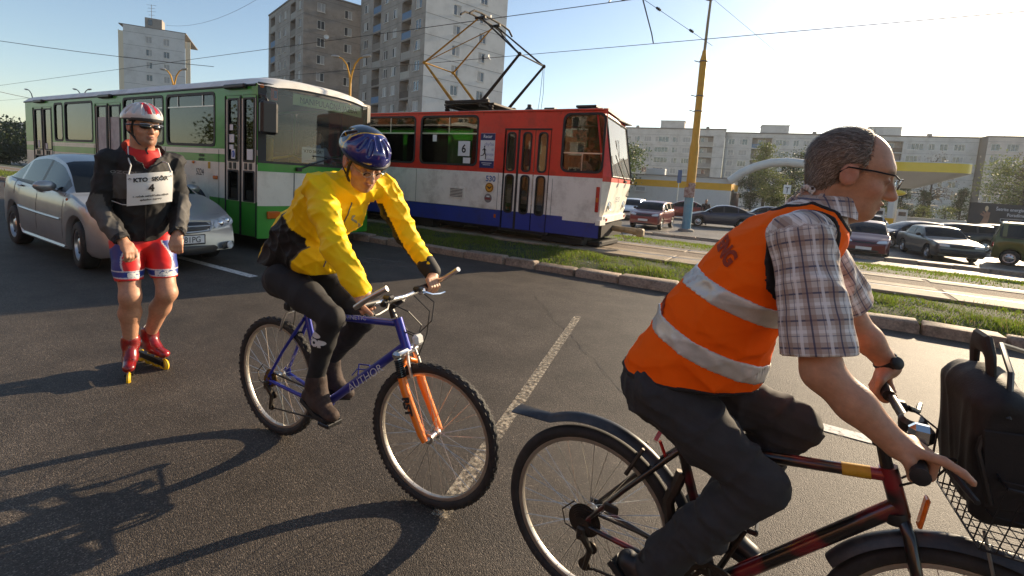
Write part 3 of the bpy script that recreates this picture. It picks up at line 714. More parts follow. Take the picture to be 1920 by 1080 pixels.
for y, hl in ((.42, 1), (TW-.5, 1)):
    mb = MB(); c = (tfront(y, 1.1)-.01, y, 1.12); mb.lathe([(.095, -.02), (.10, .03), (.085, .045), (.05, .03)], c, (1, 0, .08), 18); mb.build('headlight', m_chrome, tram)
    mb = MB(); mb.lathe([(.08, .042), (.01, .05)], c, (1, 0, .08), 18, caps=False); mb.build('headlight_lens', mat('headlight glass', (.75, .75, .72), .1, coat=1.), tram)
mb = MB(); mb.box((-.07, -.01, 1.24), (.075, .03, .50), ch=.012); to = mb.build('side_lamp', m_redl, tram)
mb = MB(); mb.box((-.07, -.014, 1.23), (.06, .03, .1), ch=.01); mb.build('lens', m_amber, to)
for y in (.25, 2.1):
    mb = MB(); mb.box((tfront(y, .9)+.065, y, .84), (.02, .07, .06)); mb.build('reflector', m_redl, tram)
mb = MB(); text(mb, '530', (tfront(1.0, 1.25)+.02, 1.02, 1.25), (0, 1, 0), (.08, 0, 1), .17, lift=.012); mb.build('front_number', mat('tram number', C(90, 130, 150), .6), tram, smooth=0)
for ya in (.55, 1.35):
    mb = MB(); mb.tube([(tfront(ya, 1.6)+.03, ya+.5, 1.64), (tfront(ya, 1.9)+.02, ya+.05, 2.05), (tfront(ya, 2.0)+.015, ya-.02, 2.15)], .012, 6); mb.box((tfront(ya, 1.6)+.04, ya+.5, 1.63), (.05, .12, .05)); mb.build('wiper', m_black, tram)
mb = MB()
for s in (-1, 1):
    mb.tube([(tfront(1., 2.2)+.012, .98+s*.05, 1.95), (tfront(1., 2.2)-.0, .98+s*.09, 2.2), (tfront(1., 2.4)+.012, .98+s*.05, 2.5)], .006, 5)
mb.build('aerial_loop', m_black, tram)
# roof
G = []
tys = np.linspace(-.02, TW+.02, 17)
for x in (-TL, -TL+.05, -10, -5, -1, -.3, -.12, -.08):
    G.append([(x+(-.13*max(0, y-.2) if x > -.5 else 0), y, 2.995+(.135*(1-abs((y-TW/2)/(TW/2+.02))**2.6) if x < -.1 else 0)) for y in tys])
mb = MB(); mb.mt(0).grid(np.array(G)[::-1]); mb.mt(1).box((-TL/2, -.01, 2.99), (TL-.2, .05, .03)); mb.build('roof', [m_troof, m_tred], tram, smooth=60)
mb = MB(); mb.box((-.62, .8, 3.12), (.45, .9, .05), ch=.01); mb.box((-.62, .8, 3.08), (.3, .7, .06)); mb.build('roof_hatch', m_black, tram)
mb = MB(); mb.lathe([(.09, 0), (.1, .05), (.05, .1), (.05, .16)], (-2.2, .8, 3.1), (0, 0, 1), 12); mb.build('roof_vent', m_black, tram)
for bx_ in (((-1.6, .7, 3.13), (.25, .15, .05)), ((-1.25, 1.5, 3.15), (.12, .12, .08))): mb = MB(); mb.box(*bx_); mb.build('roof_box', m_black, tram)
# side windows
m_tglass = glass('tram glass', (.75, .76, .70), .72)
for i, (a, b, c, d) in enumerate(twin):
    q = MB(); q.prism(rrect(a, b, c, d, .12), (0, .03, 0), (1, 0, 0), (0, 0, 1), (0, .006, 0)); wo = q.build('window', m_tglass, tram, smooth=0)
    q = MB(); ring(q, rrect(a-.015, b+.015, c-.015, d+.015, .13), rrect(a+.03, b-.03, c+.03, d-.03, .1), (0, .012, 0), (1, 0, 0), (0, 0, 1), (0, -.02, 0)); q.build('rubber_frame', m_rubber, wo, smooth=0)
    q = MB(); q.box(((a+b)/2, .022, 2.51), (b-a-.06, .02, .03)); q.box(((a+b)/2, .022, 2.7), (.02, .015, .38)); q.build('slider_bar', m_alu, wo)
a, b, c, d = cabw
q = MB(); q.prism(rrect(a, b, c, d, .14), (0, .03, 0), (1, 0, 0), (0, 0, 1), (0, .006, 0)); wo = q.build('cab_window', glass('cab glass', (.6, .6, .56), .75), tram, smooth=0)
q = MB(); ring(q, rrect(a-.015, b+.012, c-.015, d+.015, .15), rrect(a+.03, b-.03, c+.03, d-.03, .12), (0, .012, 0), (1, 0, 0), (0, 0, 1), (0, -.02, 0)); q.build('rubber_frame', m_rubber, wo, smooth=0)
q = MB(); q.box(((a+b)/2, .02, 2.14), (b-a-.06, .02, .022)); q.box(((a+b)/2+.0, .02, 1.95), (.016, .02, .36)); q.build('slider_bar', m_alu, wo)
for (a, b, c, d) in farw:
    q = MB(); q.prism(rrect(a, b, c, d, .1), (0, TW-.03, 0), (1, 0, 0), (0, 0, 1), (0, .006, 0)); q.build('window', m_tglass, tram, smooth=0)
# folding door of three leaves
dr = empty('door', (tdoor[0], 0, 0)); dr.parent = tram
lw = [(0.0, .30), (.36, .72), (.74, 1.10)]
for k, (x0, x1) in enumerate(lw):
    xm = (x0+x1)/2
    lf = MB(); gl = [(xm-.09, xm+.09, 1.73, 2.53), (xm-.09, xm+.09, .82, 1.62)]
    holed(lf, (0, .02, 0), (1, 0, 0), (0, 0, 1), (0, -1, 0), [x0, x1], [.46, .84, 1.66, 2.6], gl, .03, tmat, reveal=3); lo_ = lf.build('door_leaf', [m_tred, m_twhite, m_tblue, m_black], dr, smooth=0)
    for g in gl:
        q = MB(); q.prism(rrect(*g, .06), (0, .032, 0), (1, 0, 0), (0, 0, 1), (0, .005, 0)); q.build('glass', m_tglass, lo_, smooth=0)
        q = MB(); ring(q, rrect(g[0]-.025, g[1]+.025, g[2]-.025, g[3]+.025, .085), rrect(g[0]+.008, g[1]-.008, g[2]+.008, g[3]-.008, .07), (0, .02, 0), (1, 0, 0), (0, 0, 1), (0, -.012, 0)); q.build('glass_rubber', m_rubber, lo_, smooth=0)
q = MB(); q.box((.33, .03, 1.53), (.05, .03, 2.14)); q.box((-.01, .02, 1.53), (.03, .04, 2.16)); q.box((1.105, .02, 1.53), (.02, .04, 2.16)); q.box((.55, .015, 2.61), (1.14, .05, .03)); q.build('door_rubber', m_rubber, dr)
# livery details
mb = MB(); mb.mt(0).box((-2.75, -.004, 2.135), (.385, .006, .77)).mt(1).box((-2.75, -.008, 2.44), (.385, .006, .15)).mt(1).box((-2.75, -.008, 1.83), (.385, .006, .16))
mb.mt(0); text(mb, 'Recar', (-2.75, -.011, 2.45), (1, 0, 0), (0, 0, 1), .10, bold=.002); mb.box((-2.75, -.011, 1.86), (.27, .002, .012)); mb.box((-2.75, -.011, 1.82), (.2, .002, .01))
mb.mt(2)
for i, tx in enumerate(('chyťte', 'si', 'svoje', 'miesto')): text(mb, tx, (-2.575, -.011, 2.28-.11*i), (1, 0, 0), (0, 0, 1), .10 if i < 3 else .07, align='RIGHT')
mb.mt(3)                                # small running figure
V0 = np.array((-2.83, -.010, 2.12))
for (p, q_, r_) in (((0, .07), (.02, -.03), .017), ((.02, -.03), (.05, -.10), .012), ((.05, -.1), (.04, -.18), .010), ((.02, -.03), (-.03, -.09), .012), ((-.03, -.09), (-.09, -.10), .009), ((0, .06), (.05, .02), .008), ((0, .06), (-.05, .02), .008)):
    mb.tube([V0+np.array((p[0], 0, p[1])), V0+np.array((q_[0], 0, q_[1]))], r_, 6, flat=None)
mb.sphere(V0+np.array((.005, 0, .10)), (.018, .004, .022), 8, 6)
mb.build('advert_poster', [m_paper, mat('advert navy', C(30, 40, 95), .5), mat('advert grey', C(140, 140, 175), .6), m_ink], tram, smooth=0)
mb = MB(); text(mb, '530', (-2.62, -.002, 1.52), (1, 0, 0), (0, 0, 1), .175, bold=.004); mb.build('fleet_number', mat('tram number blue', C(50, 95, 150), .6), tram, smooth=0)
mb = MB(); mb.mt(0).lathe([(.11, 0), (.11, .006)], (-2.64, -.0, 1.32), (0, -1, 0), 24).mt(1); mb.lathe([(.085, 0), (.10, .0)], (-2.64, -.008, 1.32), (0, -1, 0), 24, caps=False)
mb.prism([(-.08, .03), (-.03, -.01), (0, -.04), (.03, -.01), (.08, .03), (.03, .025), (0, .0), (-.03, .025)], (-2.64, -.007, 1.32), (1, 0, 0), (0, 0, 1), (0, -.003, 0)); mb.build('emblem', [mat('emblem ochre', C(215, 150, 40), .5), mat('emblem brown', C(80, 50, 25), .6)], tram, smooth=0)
mb = MB(); mb.mt(0).lathe([(.10, 0), (.10, .006)], (-2.66, -.0, 1.08), (0, -1, 0), 24).mt(1).box((-2.66, -.008, 1.07), (.15, .003, .05)).mt(2).box((-2.66, -.008, 1.12), (.08, .003, .03)); mb.build('emblem', [mat('emblem grey', C(130, 125, 120), .5), mat('emblem red', C(130, 60, 60), .6), m_paper], tram, smooth=0)
mb = MB(); mb.mt(0).box((-3.55, -.006, 1.15), (.48, .014, .27), ch=.004).mt(1)
for k in range(6): mb.box((-3.55, -.014, 1.06+.034*k), (.36, .008, .014))
mb.build('vent_grille', [m_twhite, m_black], tram, smooth=0)
mb = MB(); mb.mt(0).box((-3.42, .022, 2.17), (.33, .004, .34)).mt(1); text(mb, '6', (-3.42, .018, 2.17), (1, 0, 0), (0, 0, 1), .26, bold=.006); mb.build('line_number_sheet', [m_paper, m_ink], tram, smooth=0)
for bx_ in (((-3.33, .022, 1.90), (.2, .004, .13)), ((-4.3, .022, 2.4), (.12, .004, .16))): mb = MB(); mb.box(*bx_); mb.build('notice', m_paper, tram, smooth=0)
mb = MB(); mb.box((-.5, -.01, .42), (.3, .02, .02)); mb.box((-1.75, .05, .43), (1.2, .08, .05)); mb.build('step_edge', m_black, tram)
mb = MB(); mb.box((-2.45, -.008, .70), (.05, .012, .08)); mb.build('reflector', m_amber, tram)
mb = MB(); mb.box((-.45, -.003, .86), (.70, .006, .19)); mb.build('skirt_plate', m_twhite, tram)
# underframe, bogies, coupler, life guard
mb = MB(); mb.box((-TL/2, TW/2, .58), (TL-.7, TW-.35, .38)); mb.box((-5.2, .35, .38), (1.6, .3, .35)); mb.box((-9, .35, .4), (2, .3, .35)); mb.build('underframe', m_under, tram)
for cx in (-2.95, -4.85, -10.2, -12.1):
    for y in (.5, TW-.42):
        wheel(tram, (cx, y, .56), .34, .12, -1 if y < 1 else 1, .8, rim_mat=m_under)
for cx in (-3.9, -11.15):
    mb = MB(); mb.box((cx, .36, .60), (2.3, .14, .22), ch=.04); mb.box((cx, .34, .46), (.7, .12, .3), ch=.03); mb.build('bogie_frame', m_under, tram)
mb = MB(); mb.box((-.85, .45, .33), (.95, .6, .13), ch=.02); mb.box((-.55, 1.0, .30), (.9, 1.2, .1), ch=.02); mb.box((-.35, 1.1, .60), (.5, 1.3, .3)); mb.build('life_guard', m_under, tram)
mb = MB(); mb.tube([(-.2, 1.15, .62), (.35, 1.12, .60), (.5, 1.12, .58)], [.06, .07, .08], 10); mb.box((.52, 1.12, .58), (.16, .18, .17), ch=.03); mb.tube([(.1, 1.15, .55), (.2, 1.13, .40), (.32, 1.12, .44), (.4, 1.12, .55)], .009, 5); mb.build('coupler', mat('coupler steel', C(140, 125, 100), .7, .2, var=.3, vscale=14), tram)
# interior
mb = MB(); mb.box((-TL/2, TW/2, .86), (TL-.4, TW-.16, .08)); mb.box((-1.03, TW/2, 1.5), (.04, TW-.2, 1.3)); mb.box((-.45, 1.3, 1.42), (.6, 1.9, .3), ch=.05); mb.box((-TL/2, TW/2, 2.985), (TL-.5, TW-.1, .02)); mb.build('interior_floor', m_int, tram, smooth=0)
mb = MB()
for x in np.arange(-13, -3.0, .82):
    for y in (.42, TW-.42): mb = MB(); mb.box((x, y, 1.08), (.1, .2, .45)); mb.box((x, y, 1.30), (.4, .42, .06), ch=.02); mb.box((x-.2, y, 1.55), (.05, .42, .55), ch=.02, rot=rotm('Y', -.15)); mb.build('passenger_seat', mat('tram seat', C(150, 120, 70), .6), tram)
mb = MB()
for x in (-3.0, -5.1, -7, -9): mb.tube([(x, .6, .9), (x, .6, 2.95)], .02, 6)
mb.tube([(-12, .6, 2.65), (-2.4, .6, 2.65)], .018, 6); mb.tube([(-2.0, .15, 1.0), (-1.8, .15, 1.6)], .02, 6); mb.build('handrail', m_alu, tram)
mb = MB(); mb.box((-.86, .55, 1.75), (.12, .45, .7), ch=.04); mb.box((-.75, .55, 1.42), (.4, .45, .1), ch=.03); mb.build('driver_seat', m_seat, tram)
# pantograph
pan = empty('pantograph', (-7.15+3.4, 1.23, 3.12)); pan.parent = tram
m_pan = mat('pantograph yellow', C(170, 125, 25), .55, .2, var=.3, vscale=8, dirt=C(50, 42, 35), dscale=6, damt=.8)
m_pand = mat('pantograph dark', C(45, 38, 34), .6, .4, var=.3, vscale=10)
Y1, Y2 = -.6, .6
mb = MB()
for x in (-.62, .38): mb.tube([(x, -.75, .10), (x, .75, .10)], .035, 8)
for y in (-.62, .62): mb.box((-.1, y, .22), (1.3, .09, .07), ch=.01)
mb.box((-.1, 0, .17), (1.5, 1.1, .04)); mb.box((-.1, 0, .06), (1.0, .5, .05))
for x in (-.7, .6):
    for y in (-.6, .6): mb.lathe([(.05, 0), (.07, .03), (.05, .06), (.07, .09), (.05, .12)], (x, y, 0), (0, 0, 1), 10)
mb.build('base_frame', m_pand, pan)
for s, xk in ((-1, -1.52), (1, 1.30)):
    mb = MB(); b0 = -.55 if s < 0 else .35
    for y in (Y1, Y2): mb = MB(); mb.tube([(b0, y, .24), (xk, y, 1.24)], [.042, .03], 8); mb.build('lower_arm', m_pan if s < 0 else m_pand, pan)
    mb = MB()
    for y in (Y1, Y2):
        mb.tube([(xk, y, 1.24), (s*.06-.05, y*.55, 2.24)], [.024, .018], 8)
        mb.sphere((xk, y, 1.24), .05, 8, 6)
    mb.tube([(xk, Y1, 1.24), (xk, Y2, 1.24)], .018, 6); mb.tube([(xk, Y1, 1.24), (s*.06-.05, Y2*.55, 2.2)], .012, 6)
    mb.build('upper_arm', m_pan if s < 0 else m_pand, pan)
mb = MB()
for x in (-.16, .10):
    mb.tube([(x, -.95, 2.16), (x, -.78, 2.27), (x, -.5, 2.30), (x, .5, 2.30), (x, .78, 2.27), (x, .95, 2.16)], .025, 8)
mb.box((-.03, -.33, 2.26), (.3, .06, .05)); mb.box((-.03, .33, 2.26), (.3, .06, .05)); mb.tube([(-.05, -.4, 2.24), (-.05, .4, 2.24)], .02, 6); mb.build('collector_head', m_pand, pan)
mb = MB(); mb.tube([(1.30, .62, 1.2), (1.32, .63, .6), (1.28, .62, 0.05)], .006, 4); mb.tube([(1.28, .60, 1.2), (1.26, .58, .5), (1.2, .6, .02)], .006, 4); mb.build('pull_cord', m_pand, pan)

for x in (-1.18, -3.12, -4.98, -6.5, -9.0):
    mb = MB(); mb.box((x, -.001, 1.0), (.006, .006, 1.45)); mb.build('panel_seam', m_under, bus)
for x in (-2.42, -4.81, -6.69, -1.08):
    mb = MB(); mb.box((x, -.001, 1.25 if x < -2 else 1.2), (.006, .006, .80)); mb.build('panel_seam', m_under, tram)
for x in (-1.0, -2.9, -4.81, -6.7, -8.6):
    mb = MB(); mb.box((x, -.001, 2.95), (.006, .006, .08)); mb.build('panel_seam', m_under, tram)
mb = MB(); mb.box((-5.0, -.004, .842), (5.2, .008, .012)); mb.build('waist_strip', m_alu, tram)
# ================================================================== cars
m_cglass = mat('car glass', (.008, .010, .012), .05, spec=.22)
m_lens = mat('lamp lens', (.62, .63, .62), .12, spec=.7, coat=.8)
m_plate = mat('number plate', (.72, .72, .70), .5)
m_alloy = mat('alloy rim', (.50, .50, .50), .3, .9, var=.1, vscale=20)
def paint(name, col, metal=.35, rough=.3):
    return mat(name, col, rough, metal, coat=.4, var=.06, vscale=2.5, dirt=tuple(x*.6+.02 for x in col), dscale=3, damt=.35)

def pl(P, s): return float(np.interp(s, [a for a, b in P], [b for a, b in P]))
def smooth_pl(P, ss):
    """monotone-ish cubic through the key points"""
    xs = np.array([a for a, b in P]); ys = np.array([b for a, b in P]); d = np.gradient(ys, xs)
    sl = np.diff(ys)/np.diff(xs); m_ = np.zeros(len(xs)); m_[0], m_[-1] = sl[0], sl[-1]
    for i in range(1, len(xs)-1): m_[i] = 0 if sl[i-1]*sl[i] <= 0 else 2/(1/sl[i-1]+1/sl[i])
    out = []
    for s in ss:
        i = min(max(np.searchsorted(xs, s)-1, 0), len(xs)-2); h = xs[i+1]-xs[i]; t = min(max((s-xs[i])/h, 0), 1)
        out.append((2*t**3-3*t*t+1)*ys[i]+(t**3-2*t*t+t)*h*m_[i]+(-2*t**3+3*t*t)*ys[i+1]+(t**3-t*t)*h*m_[i+1])
    return np.array(out)

class Car:
    def __init__(c, name, sp, loc, heading, label, paint_m, group=None, detail=1):
        c.sp = sp; c.root = empty(name, loc, heading, label, 'car', group); c.m = paint_m
        L, W = sp['L'], sp['W']; fo, wb = sp['fo'], sp['wb']; c.x0 = fo+wb/2; rw = sp.get('rw', .31); ra = rw+.055
        cow, rf, rr, rg = sp['cow'], sp['rf'], sp['rr'], sp['rg']     # cowl, roof front, roof rear, rear glass base
        pil = sp['pil']                                                # pillar (s0,s1) ranges
        keys = {0, .03, .08, .15, .3, L, L-.03, L-.08, L-.15, L-.3, cow, rf, rr, rg, cow+.06, rf-.05, rr+.04, rg-.05}
        for a, b in pil: keys |= {a, b}
        for wx in (fo, fo+wb): keys |= {wx+ra*k for k in (-1, -.97, -.87, -.7, -.5, -.25, 0, .25, .5, .7, .87, .97, 1)}
        keys |= set(np.arange(.45, L-.4, .16 if detail else .3)); keys |= {cow+(rf-cow)*k for k in (.25, .5, .75)}; keys |= {rr+(rg-rr)*k for k in (.25, .5, .75)}
        S = sorted(k for k in keys if 0 <= k <= L); S2 = [S[0]]
        for k in S[1:]:
            if k-S2[-1] > .012: S2.append(k)
        S = np.array(S2); c.S = S
        zs = smooth_pl(sp['belt'], S); zr = smooth_pl(sp['roof'], S); zr = np.maximum(zr, zs)
        zr = np.where((S <= cow) | (S >= rg), zs, zr)
        wd = smooth_pl(sp['plan'], S)*W/2; rwid = sp.get('roofw', .68)*W/2
        zl = np.array([pl(sp.get('low', [(0, .24), (.3, .2), (L-.4, .22), (L, .3)]), s) for s in S])
        for wx in (fo, fo+wb):
            d = np.abs(S-wx); zl = np.where(d < ra, np.maximum(zl, rw+np.sqrt(np.maximum(0, ra*ra-d*d))), zl)
        hg = max(1e-3, (zr-zs).max()); rows = []
        for i, s in enumerate(S):
            g = min(1, (zr[i]-zs[i])/hg); W_ = wd[i]; z0, z1 = zl[i], zs[i]; h = z1-z0; q = sp.get('tumble', .97)
            ytop = W_*.86*(1-g)+min(rwid, W_*.9)*g
            yb5 = W_*(.93-.0*g); 
            sec = [(0, z0), (W_*.94, z0), (W_*.995, z0+.12*h), (W_, z0+.42*h), (W_*.992, z0+.72*h), (W_*.965, z0+.93*h), (yb5, z1),
                   (yb5+(ytop-yb5)*.10, z1+(zr[i]-z1)*.09), (yb5+(ytop-yb5)*.86, z1+(zr[i]-.045*g-z1)*.90), (ytop, zr[i]-.04*g), (ytop*.86, zr[i]-.012*g+.004), (ytop*.5, zr[i]+.012), (0, zr[i]+.018)]
            fb = sp.get('fbul', .20)*max(0, 1-s/.9)**1.3; rb_ = sp.get('rbul', .14)*max(0, 1-(L-s)/.8)**1.3
            pts = []
            for y, z in sec:
                t = (abs(y)/(W/2))**2.2; zz = (z-z0)/max(.05, h); nose = 0
                if s < .3: nose = sp.get('nose', .10)*max(0, zz-.55)*(1-s/.3)
                tail = 0
                if L-s < .3: tail = sp.get('tail', .05)*max(0, zz-.55)*(1-(L-s)/.3)
                pts.append((c.x0-s-fb*t+rb_*t-nose+tail, y, z))
            rows.append(pts)
        c.rows = np.array(rows); n = len(S); m = len(rows[0]); c.m_ = m
        full = np.concatenate([c.rows[:, ::-1]*np.array((1, -1, 1)), c.rows[:, 1:]], 1)     # from right side... left
        # order: index 0 = roof centre .. mirrored ; build loop columns k=0..2m-2 (roof centre R -> bottom -> roof centre L)
        K = full.shape[1]; V = full.reshape(-1, 3); F = []; G = {'body': [], 'windscreen': [], 'rear_window': [], 'trim': []}
        sidew = {}
        for i in range(n-1):
            sm = (S[i]+S[i+1])/2
            for k in range(K-1):
                r_ = (m-1-k-1) if k < m-1 else (k-(m-1))       # row interval index (r_, r_+1)
                f = (i*K+k, (i+1)*K+k, (i+1)*K+k+1, i*K+k+1); right = k < m-1
                inpil = any(a-1e-4 < sm < b+1e-4 for a, b in pil)
                if r_ == 7 and cow+.12 < sm < rg-.12 and not inpil and (zr[i]-zs[i] > .12 and zr[i+1]-zs[i+1] > .12):
                    j = sum(1 for a, b in pil if sm > a); sidew.setdefault((right, j), []).append(f)
                elif r_ in (6, 7) and cow+.2 < sm < rg-.15 and zr[i]-zs[i] > .1 and (r_ == 6 or sm < pil[-1][0]): G['trim'].append(f)
                elif r_ >= 9 and cow+.03 < sm < rf-.03: G['windscreen'].append(f)
                elif r_ >= 9 and rr+.03 < sm < rg-.03: G['rear_window'].append(f)
                else: G['body'].append(f)
        G['body'].append(tuple(range(K))); G['body'].append(tuple((n-1)*K+k for k in range(K))[::-1])
        def sub(name, FF, mt, par):
            ids = sorted({a for f in FF for a in f}); mp = {a: b for b, a in enumerate(ids)}
            return mesh_obj(name, V[ids], [[mp[a] for a in f] for f in FF], mt, par, 32)
        c.body = sub('body', G['body'], paint_m, c.root)
        for nm in ('windscreen', 'rear_window'):
            if G[nm]: sub(nm, G[nm], m_cglass, c.root)
        if G['trim']: prop(sub('window_trim', G['trim'], m_black, c.root), kind='stuff')
        for kk, FF in sidew.items(): sub('side_window', FF, m_cglass, c.root)
        # black lower sill / floor so nothing shows through the arches
        mb = MB(); mb.box((0, 0, .42), (wb+.9, W-.42, .36)); mb.build('underbody', m_under, c.root)
        for wx, sx in ((fo, 'f'), (fo+wb, 'r')):
            for sd in (-1, 1):
                o = wheel(c.root, (c.x0-wx, sd*(W/2-.115), rw), rw, .2, sd, .64, rim_mat=sp.get('rim', m_alloy), spokes=sp.get('spk', 7))
                if sx == 'f' and sp.get('steer'): o.rotation_euler = (0, 0, sp['steer'])
    def surf(c, s, r, side=-1):
        """point on the skin at station s and fractional row r"""
        i = min(max(np.searchsorted(c.S, s)-1, 0), len(c.S)-2); t = (s-c.S[i])/(c.S[i+1]-c.S[i]); j = int(min(r, c.m_-2)); u = r-j
        A = c.rows[i]*(1-t)+c.rows[i+1]*t; p = A[j]*(1-u)+A[j+1]*u; return p*np.array((1, -side*-1 if False else side, 1))
    def front_pt(c, y, z, off=.006, rear=False):
        sp = c.sp; W, L = sp['W'], sp['L']; S0 = np.linspace(0, .8, 81); ss = S0 if not rear else L-S0
        zb = smooth_pl(sp['belt'], ss); z0 = pl(sp.get('low', [(0, .24), (.3, .2), (L-.4, .22), (L, .3)]), ss[0]); h = zb[0]-z0
        if z <= zb[0]: s = 0.
        else: s = float(np.interp(z, np.maximum.accumulate(zb), S0))
        t = (min(abs(y), W/2)/(W/2))**2.2; b = (sp.get('fbul', .2) if not rear else sp.get('rbul', .14)); k = .9 if not rear else .8
        hh = max(.05, zb[int(round(s/.01))]-z0); nose = (sp.get('nose', .10) if not rear else sp.get('tail', .05))*max(0, (z-z0)/hh-.55)*(max(0, 1-s/.3))
        x = s+b*max(0, 1-s/k)**1.3*t+nose-off
        return np.array((c.x0-x if not rear else c.x0-L+x, y, z))
    def patch(c, name, outline, m_, off=.006, rear=False, par=None, n=9):
        """quad patch (4 corner points y,z: inner-low, outer-low, outer-top, inner-top) lying on the nose or tail, rounded corners"""
        A = np.array(outline, float); mb = MB(); G = []
        for i in np.linspace(-1, 1, n):
            row = []
            for j in np.linspace(-1, 1, n):
                r = max(abs(i), abs(j)); q = math.hypot(i, j); f = (r/q if q > 0 else 1)**.45; a, b = (i*f+1)/2, (j*f+1)/2
                p = (A[0]*(1-a)+A[1]*a)*(1-b)+(A[3]*(1-a)+A[2]*a)*b; bul = off+.012*(1-max(abs(i), abs(j))**2); row.append(c.front_pt(p[0], p[1], bul, rear))
            G.append(row)
        G = np.array(G)
        if (A[1][0] > A[0][0]) == rear: G = G[::-1]
        mb.grid(G); return mb.build(name, m_, par or c.root, smooth=60)
    def basic(c, light=(.17, .075), grille=(.9, .12), plate_z=.42, rear=False, bump=None, lampz=.60, mir=True, plate_txt=None):
        sp = c.sp; W, L = sp['W'], sp['L']
        xf = c.x0; xr = c.x0-L
        for sd in (-1, 1):
            lz, lw = light[1], light[0]; yo, yi = W*.44, W*.44-lw*2
            c.patch('headlight', [(sd*yi, lampz-lz*.8), (sd*yo, lampz-lz*.6), (sd*yo*.985, lampz+lz*1.1), (sd*yi, lampz+lz*.7)], m_lens)
            tz, th = sp.get('tailz', .82), sp.get('tailh', .2); c.patch('tail_light', [(sd*W*.30, tz-th/2), (sd*W*.45, tz-th/2), (sd*W*.45, tz+th/2), (sd*W*.30, tz+th/2)], m_redl, rear=True)
            if mir:
                q = c.surf(sp['cow']+.42, 6.5, sd); mb = MB(); mb.sphere((q[0]+.02, q[1]+sd*.10, q[2]+.06), (.07, .10, .07), 10, 6); mb.tube([(q[0], q[1]-sd*.03, q[2]), (q[0]+.01, q[1]+sd*.08, q[2]+.04)], .02, 6); mb.build('mirror', m_black if not sp.get('mirpaint') else c.m, c.root)
        gw, gh = grille[0]*W*.26, grille[1]/2; c.patch('grille', [(-gw, lampz-gh*1.2), (gw, lampz-gh*1.2), (gw, lampz+gh*.8), (-gw, lampz+gh*.8)], m_black)
        c.patch('air_intake', [(-W*.3, .25), (W*.3, .25), (W*.3, .35), (-W*.3, .35)], m_black)
        mb = MB(); mb.mt(0).box((xf+.028, 0, plate_z), (.012, .52, .113))
        if plate_txt: mb.mt(1); text(mb, plate_txt, (xf+.036, 0, plate_z), (0, 1, 0), (0, 0, 1), .11, sx=.85)
        mb.build('number_plate', [m_plate, m_ink], c.root, smooth=0)
        mb = MB(); mb.box((xr-.01, 0, .6), (.03, .52, .113)); mb.build('number_plate', m_plate, c.root, smooth=0)
        if bump:
            for xx, bl in ((xf-.05, .2), (xr+.05, .2)):
                mb = MB(); mb.box((xx, 0, .42), (.22, W*.93, bl), ch=.05); mb.build('bumper', bump, c.root)
    def seam(c, s, r0, r1, side=-1, rad=.004):
        mb = MB(); mb.tube([c.surf(s, r, side) for r in np.linspace(r0, r1, 8)], rad, 5); mb.build('door_seam', m_black, c.root)

SEDAN = dict(L=4.48, W=1.735, fo=.90, wb=2.66, rw=.31, cow=1.22, rf=2.02, rr=3.10, rg=3.98, pil=[(2.36, 2.46), (3.22, 3.30)],
    belt=[(0, .56), (.05, .64), (.25, .73), (.8, .87), (1.22, .955), (2.2, .975), (3.3, 1.02), (3.98, 1.06), (4.3, 1.04), (4.44, .96), (4.48, .80)],
    roof=[(0, .5), (1.22, .955), (1.62, 1.215), (2.02, 1.395), (2.6, 1.475), (3.10, 1.435), (3.55, 1.26), (3.98, 1.06), (4.48, .8)],
    plan=[(0, .86), (.08, .90), (.3, .955), (.9, 1.0), (3.6, .985), (4.2, .94), (4.42, .87), (4.48, .8)], roofw=.70, mirpaint=True)
m_silver = paint('silver paint', (.40, .40, .39), .55, .34)
sp = dict(SEDAN); sp['steer'] = -.12
kia = Car('silver_sedan', sp, (-9.30, 3.36, 0), R(-1.0), 'silver four-door sedan with white number plate beside the green bus', m_silver)
K = kia
for s in (1.36, 2.41, 3.40): K.seam(s, 1.2 if s < 3 else 3.2, 6.0)
mb = MB(); mb.tube([K.surf(s, 3.35)+np.array((0, -.004, 0)) for s in np.linspace(1.42, 3.18, 24)], .018, 6, flat=(1, 1)); mb.build('side_moulding', m_silver, K.root)
mb = MB(); mb.tube([K.surf(s, 6.05)+np.array((0, -.002, 0)) for s in np.linspace(1.75, 3.45, 24)], .010, 6); mb.build('window_trim', m_black, K.root)
mb = MB(); mb.tube([K.surf(s, 1.35)+np.array((0, -.004, 0)) for s in np.linspace(1.32, 3.2, 16)], .03, 6); mb.build('sill', m_silver, K.root)
for s in (2.28, 3.14):
    p = K.surf(s, 5.1); mb = MB(); mb.box(p+np.array((0, -.018, 0)), (.17, .03, .03), ch=.012); mb.build('door_handle', m_silver, K.root)
for sd in (-1, 1):
    q = K.surf(1.78, 6.3, sd); mb = MB(); mb.sphere((q[0]+.02, q[1]+sd*.12, q[2]+.05), (.085, .125, .075), 16, 10); mb.tube([(q[0]+.03, q[1]-sd*.02, q[2]-.01), (q[0]+.02, q[1]+sd*.06, q[2]+.03)], .028, 8); mo = mb.build('mirror', m_silver, K.root)
p = K.surf(1.22, 4.6); mb = MB(); mb.sphere(p, (.035, .012, .02), 10, 6); mb.build('side_repeater', m_amber, K.root)
xf = K.x0
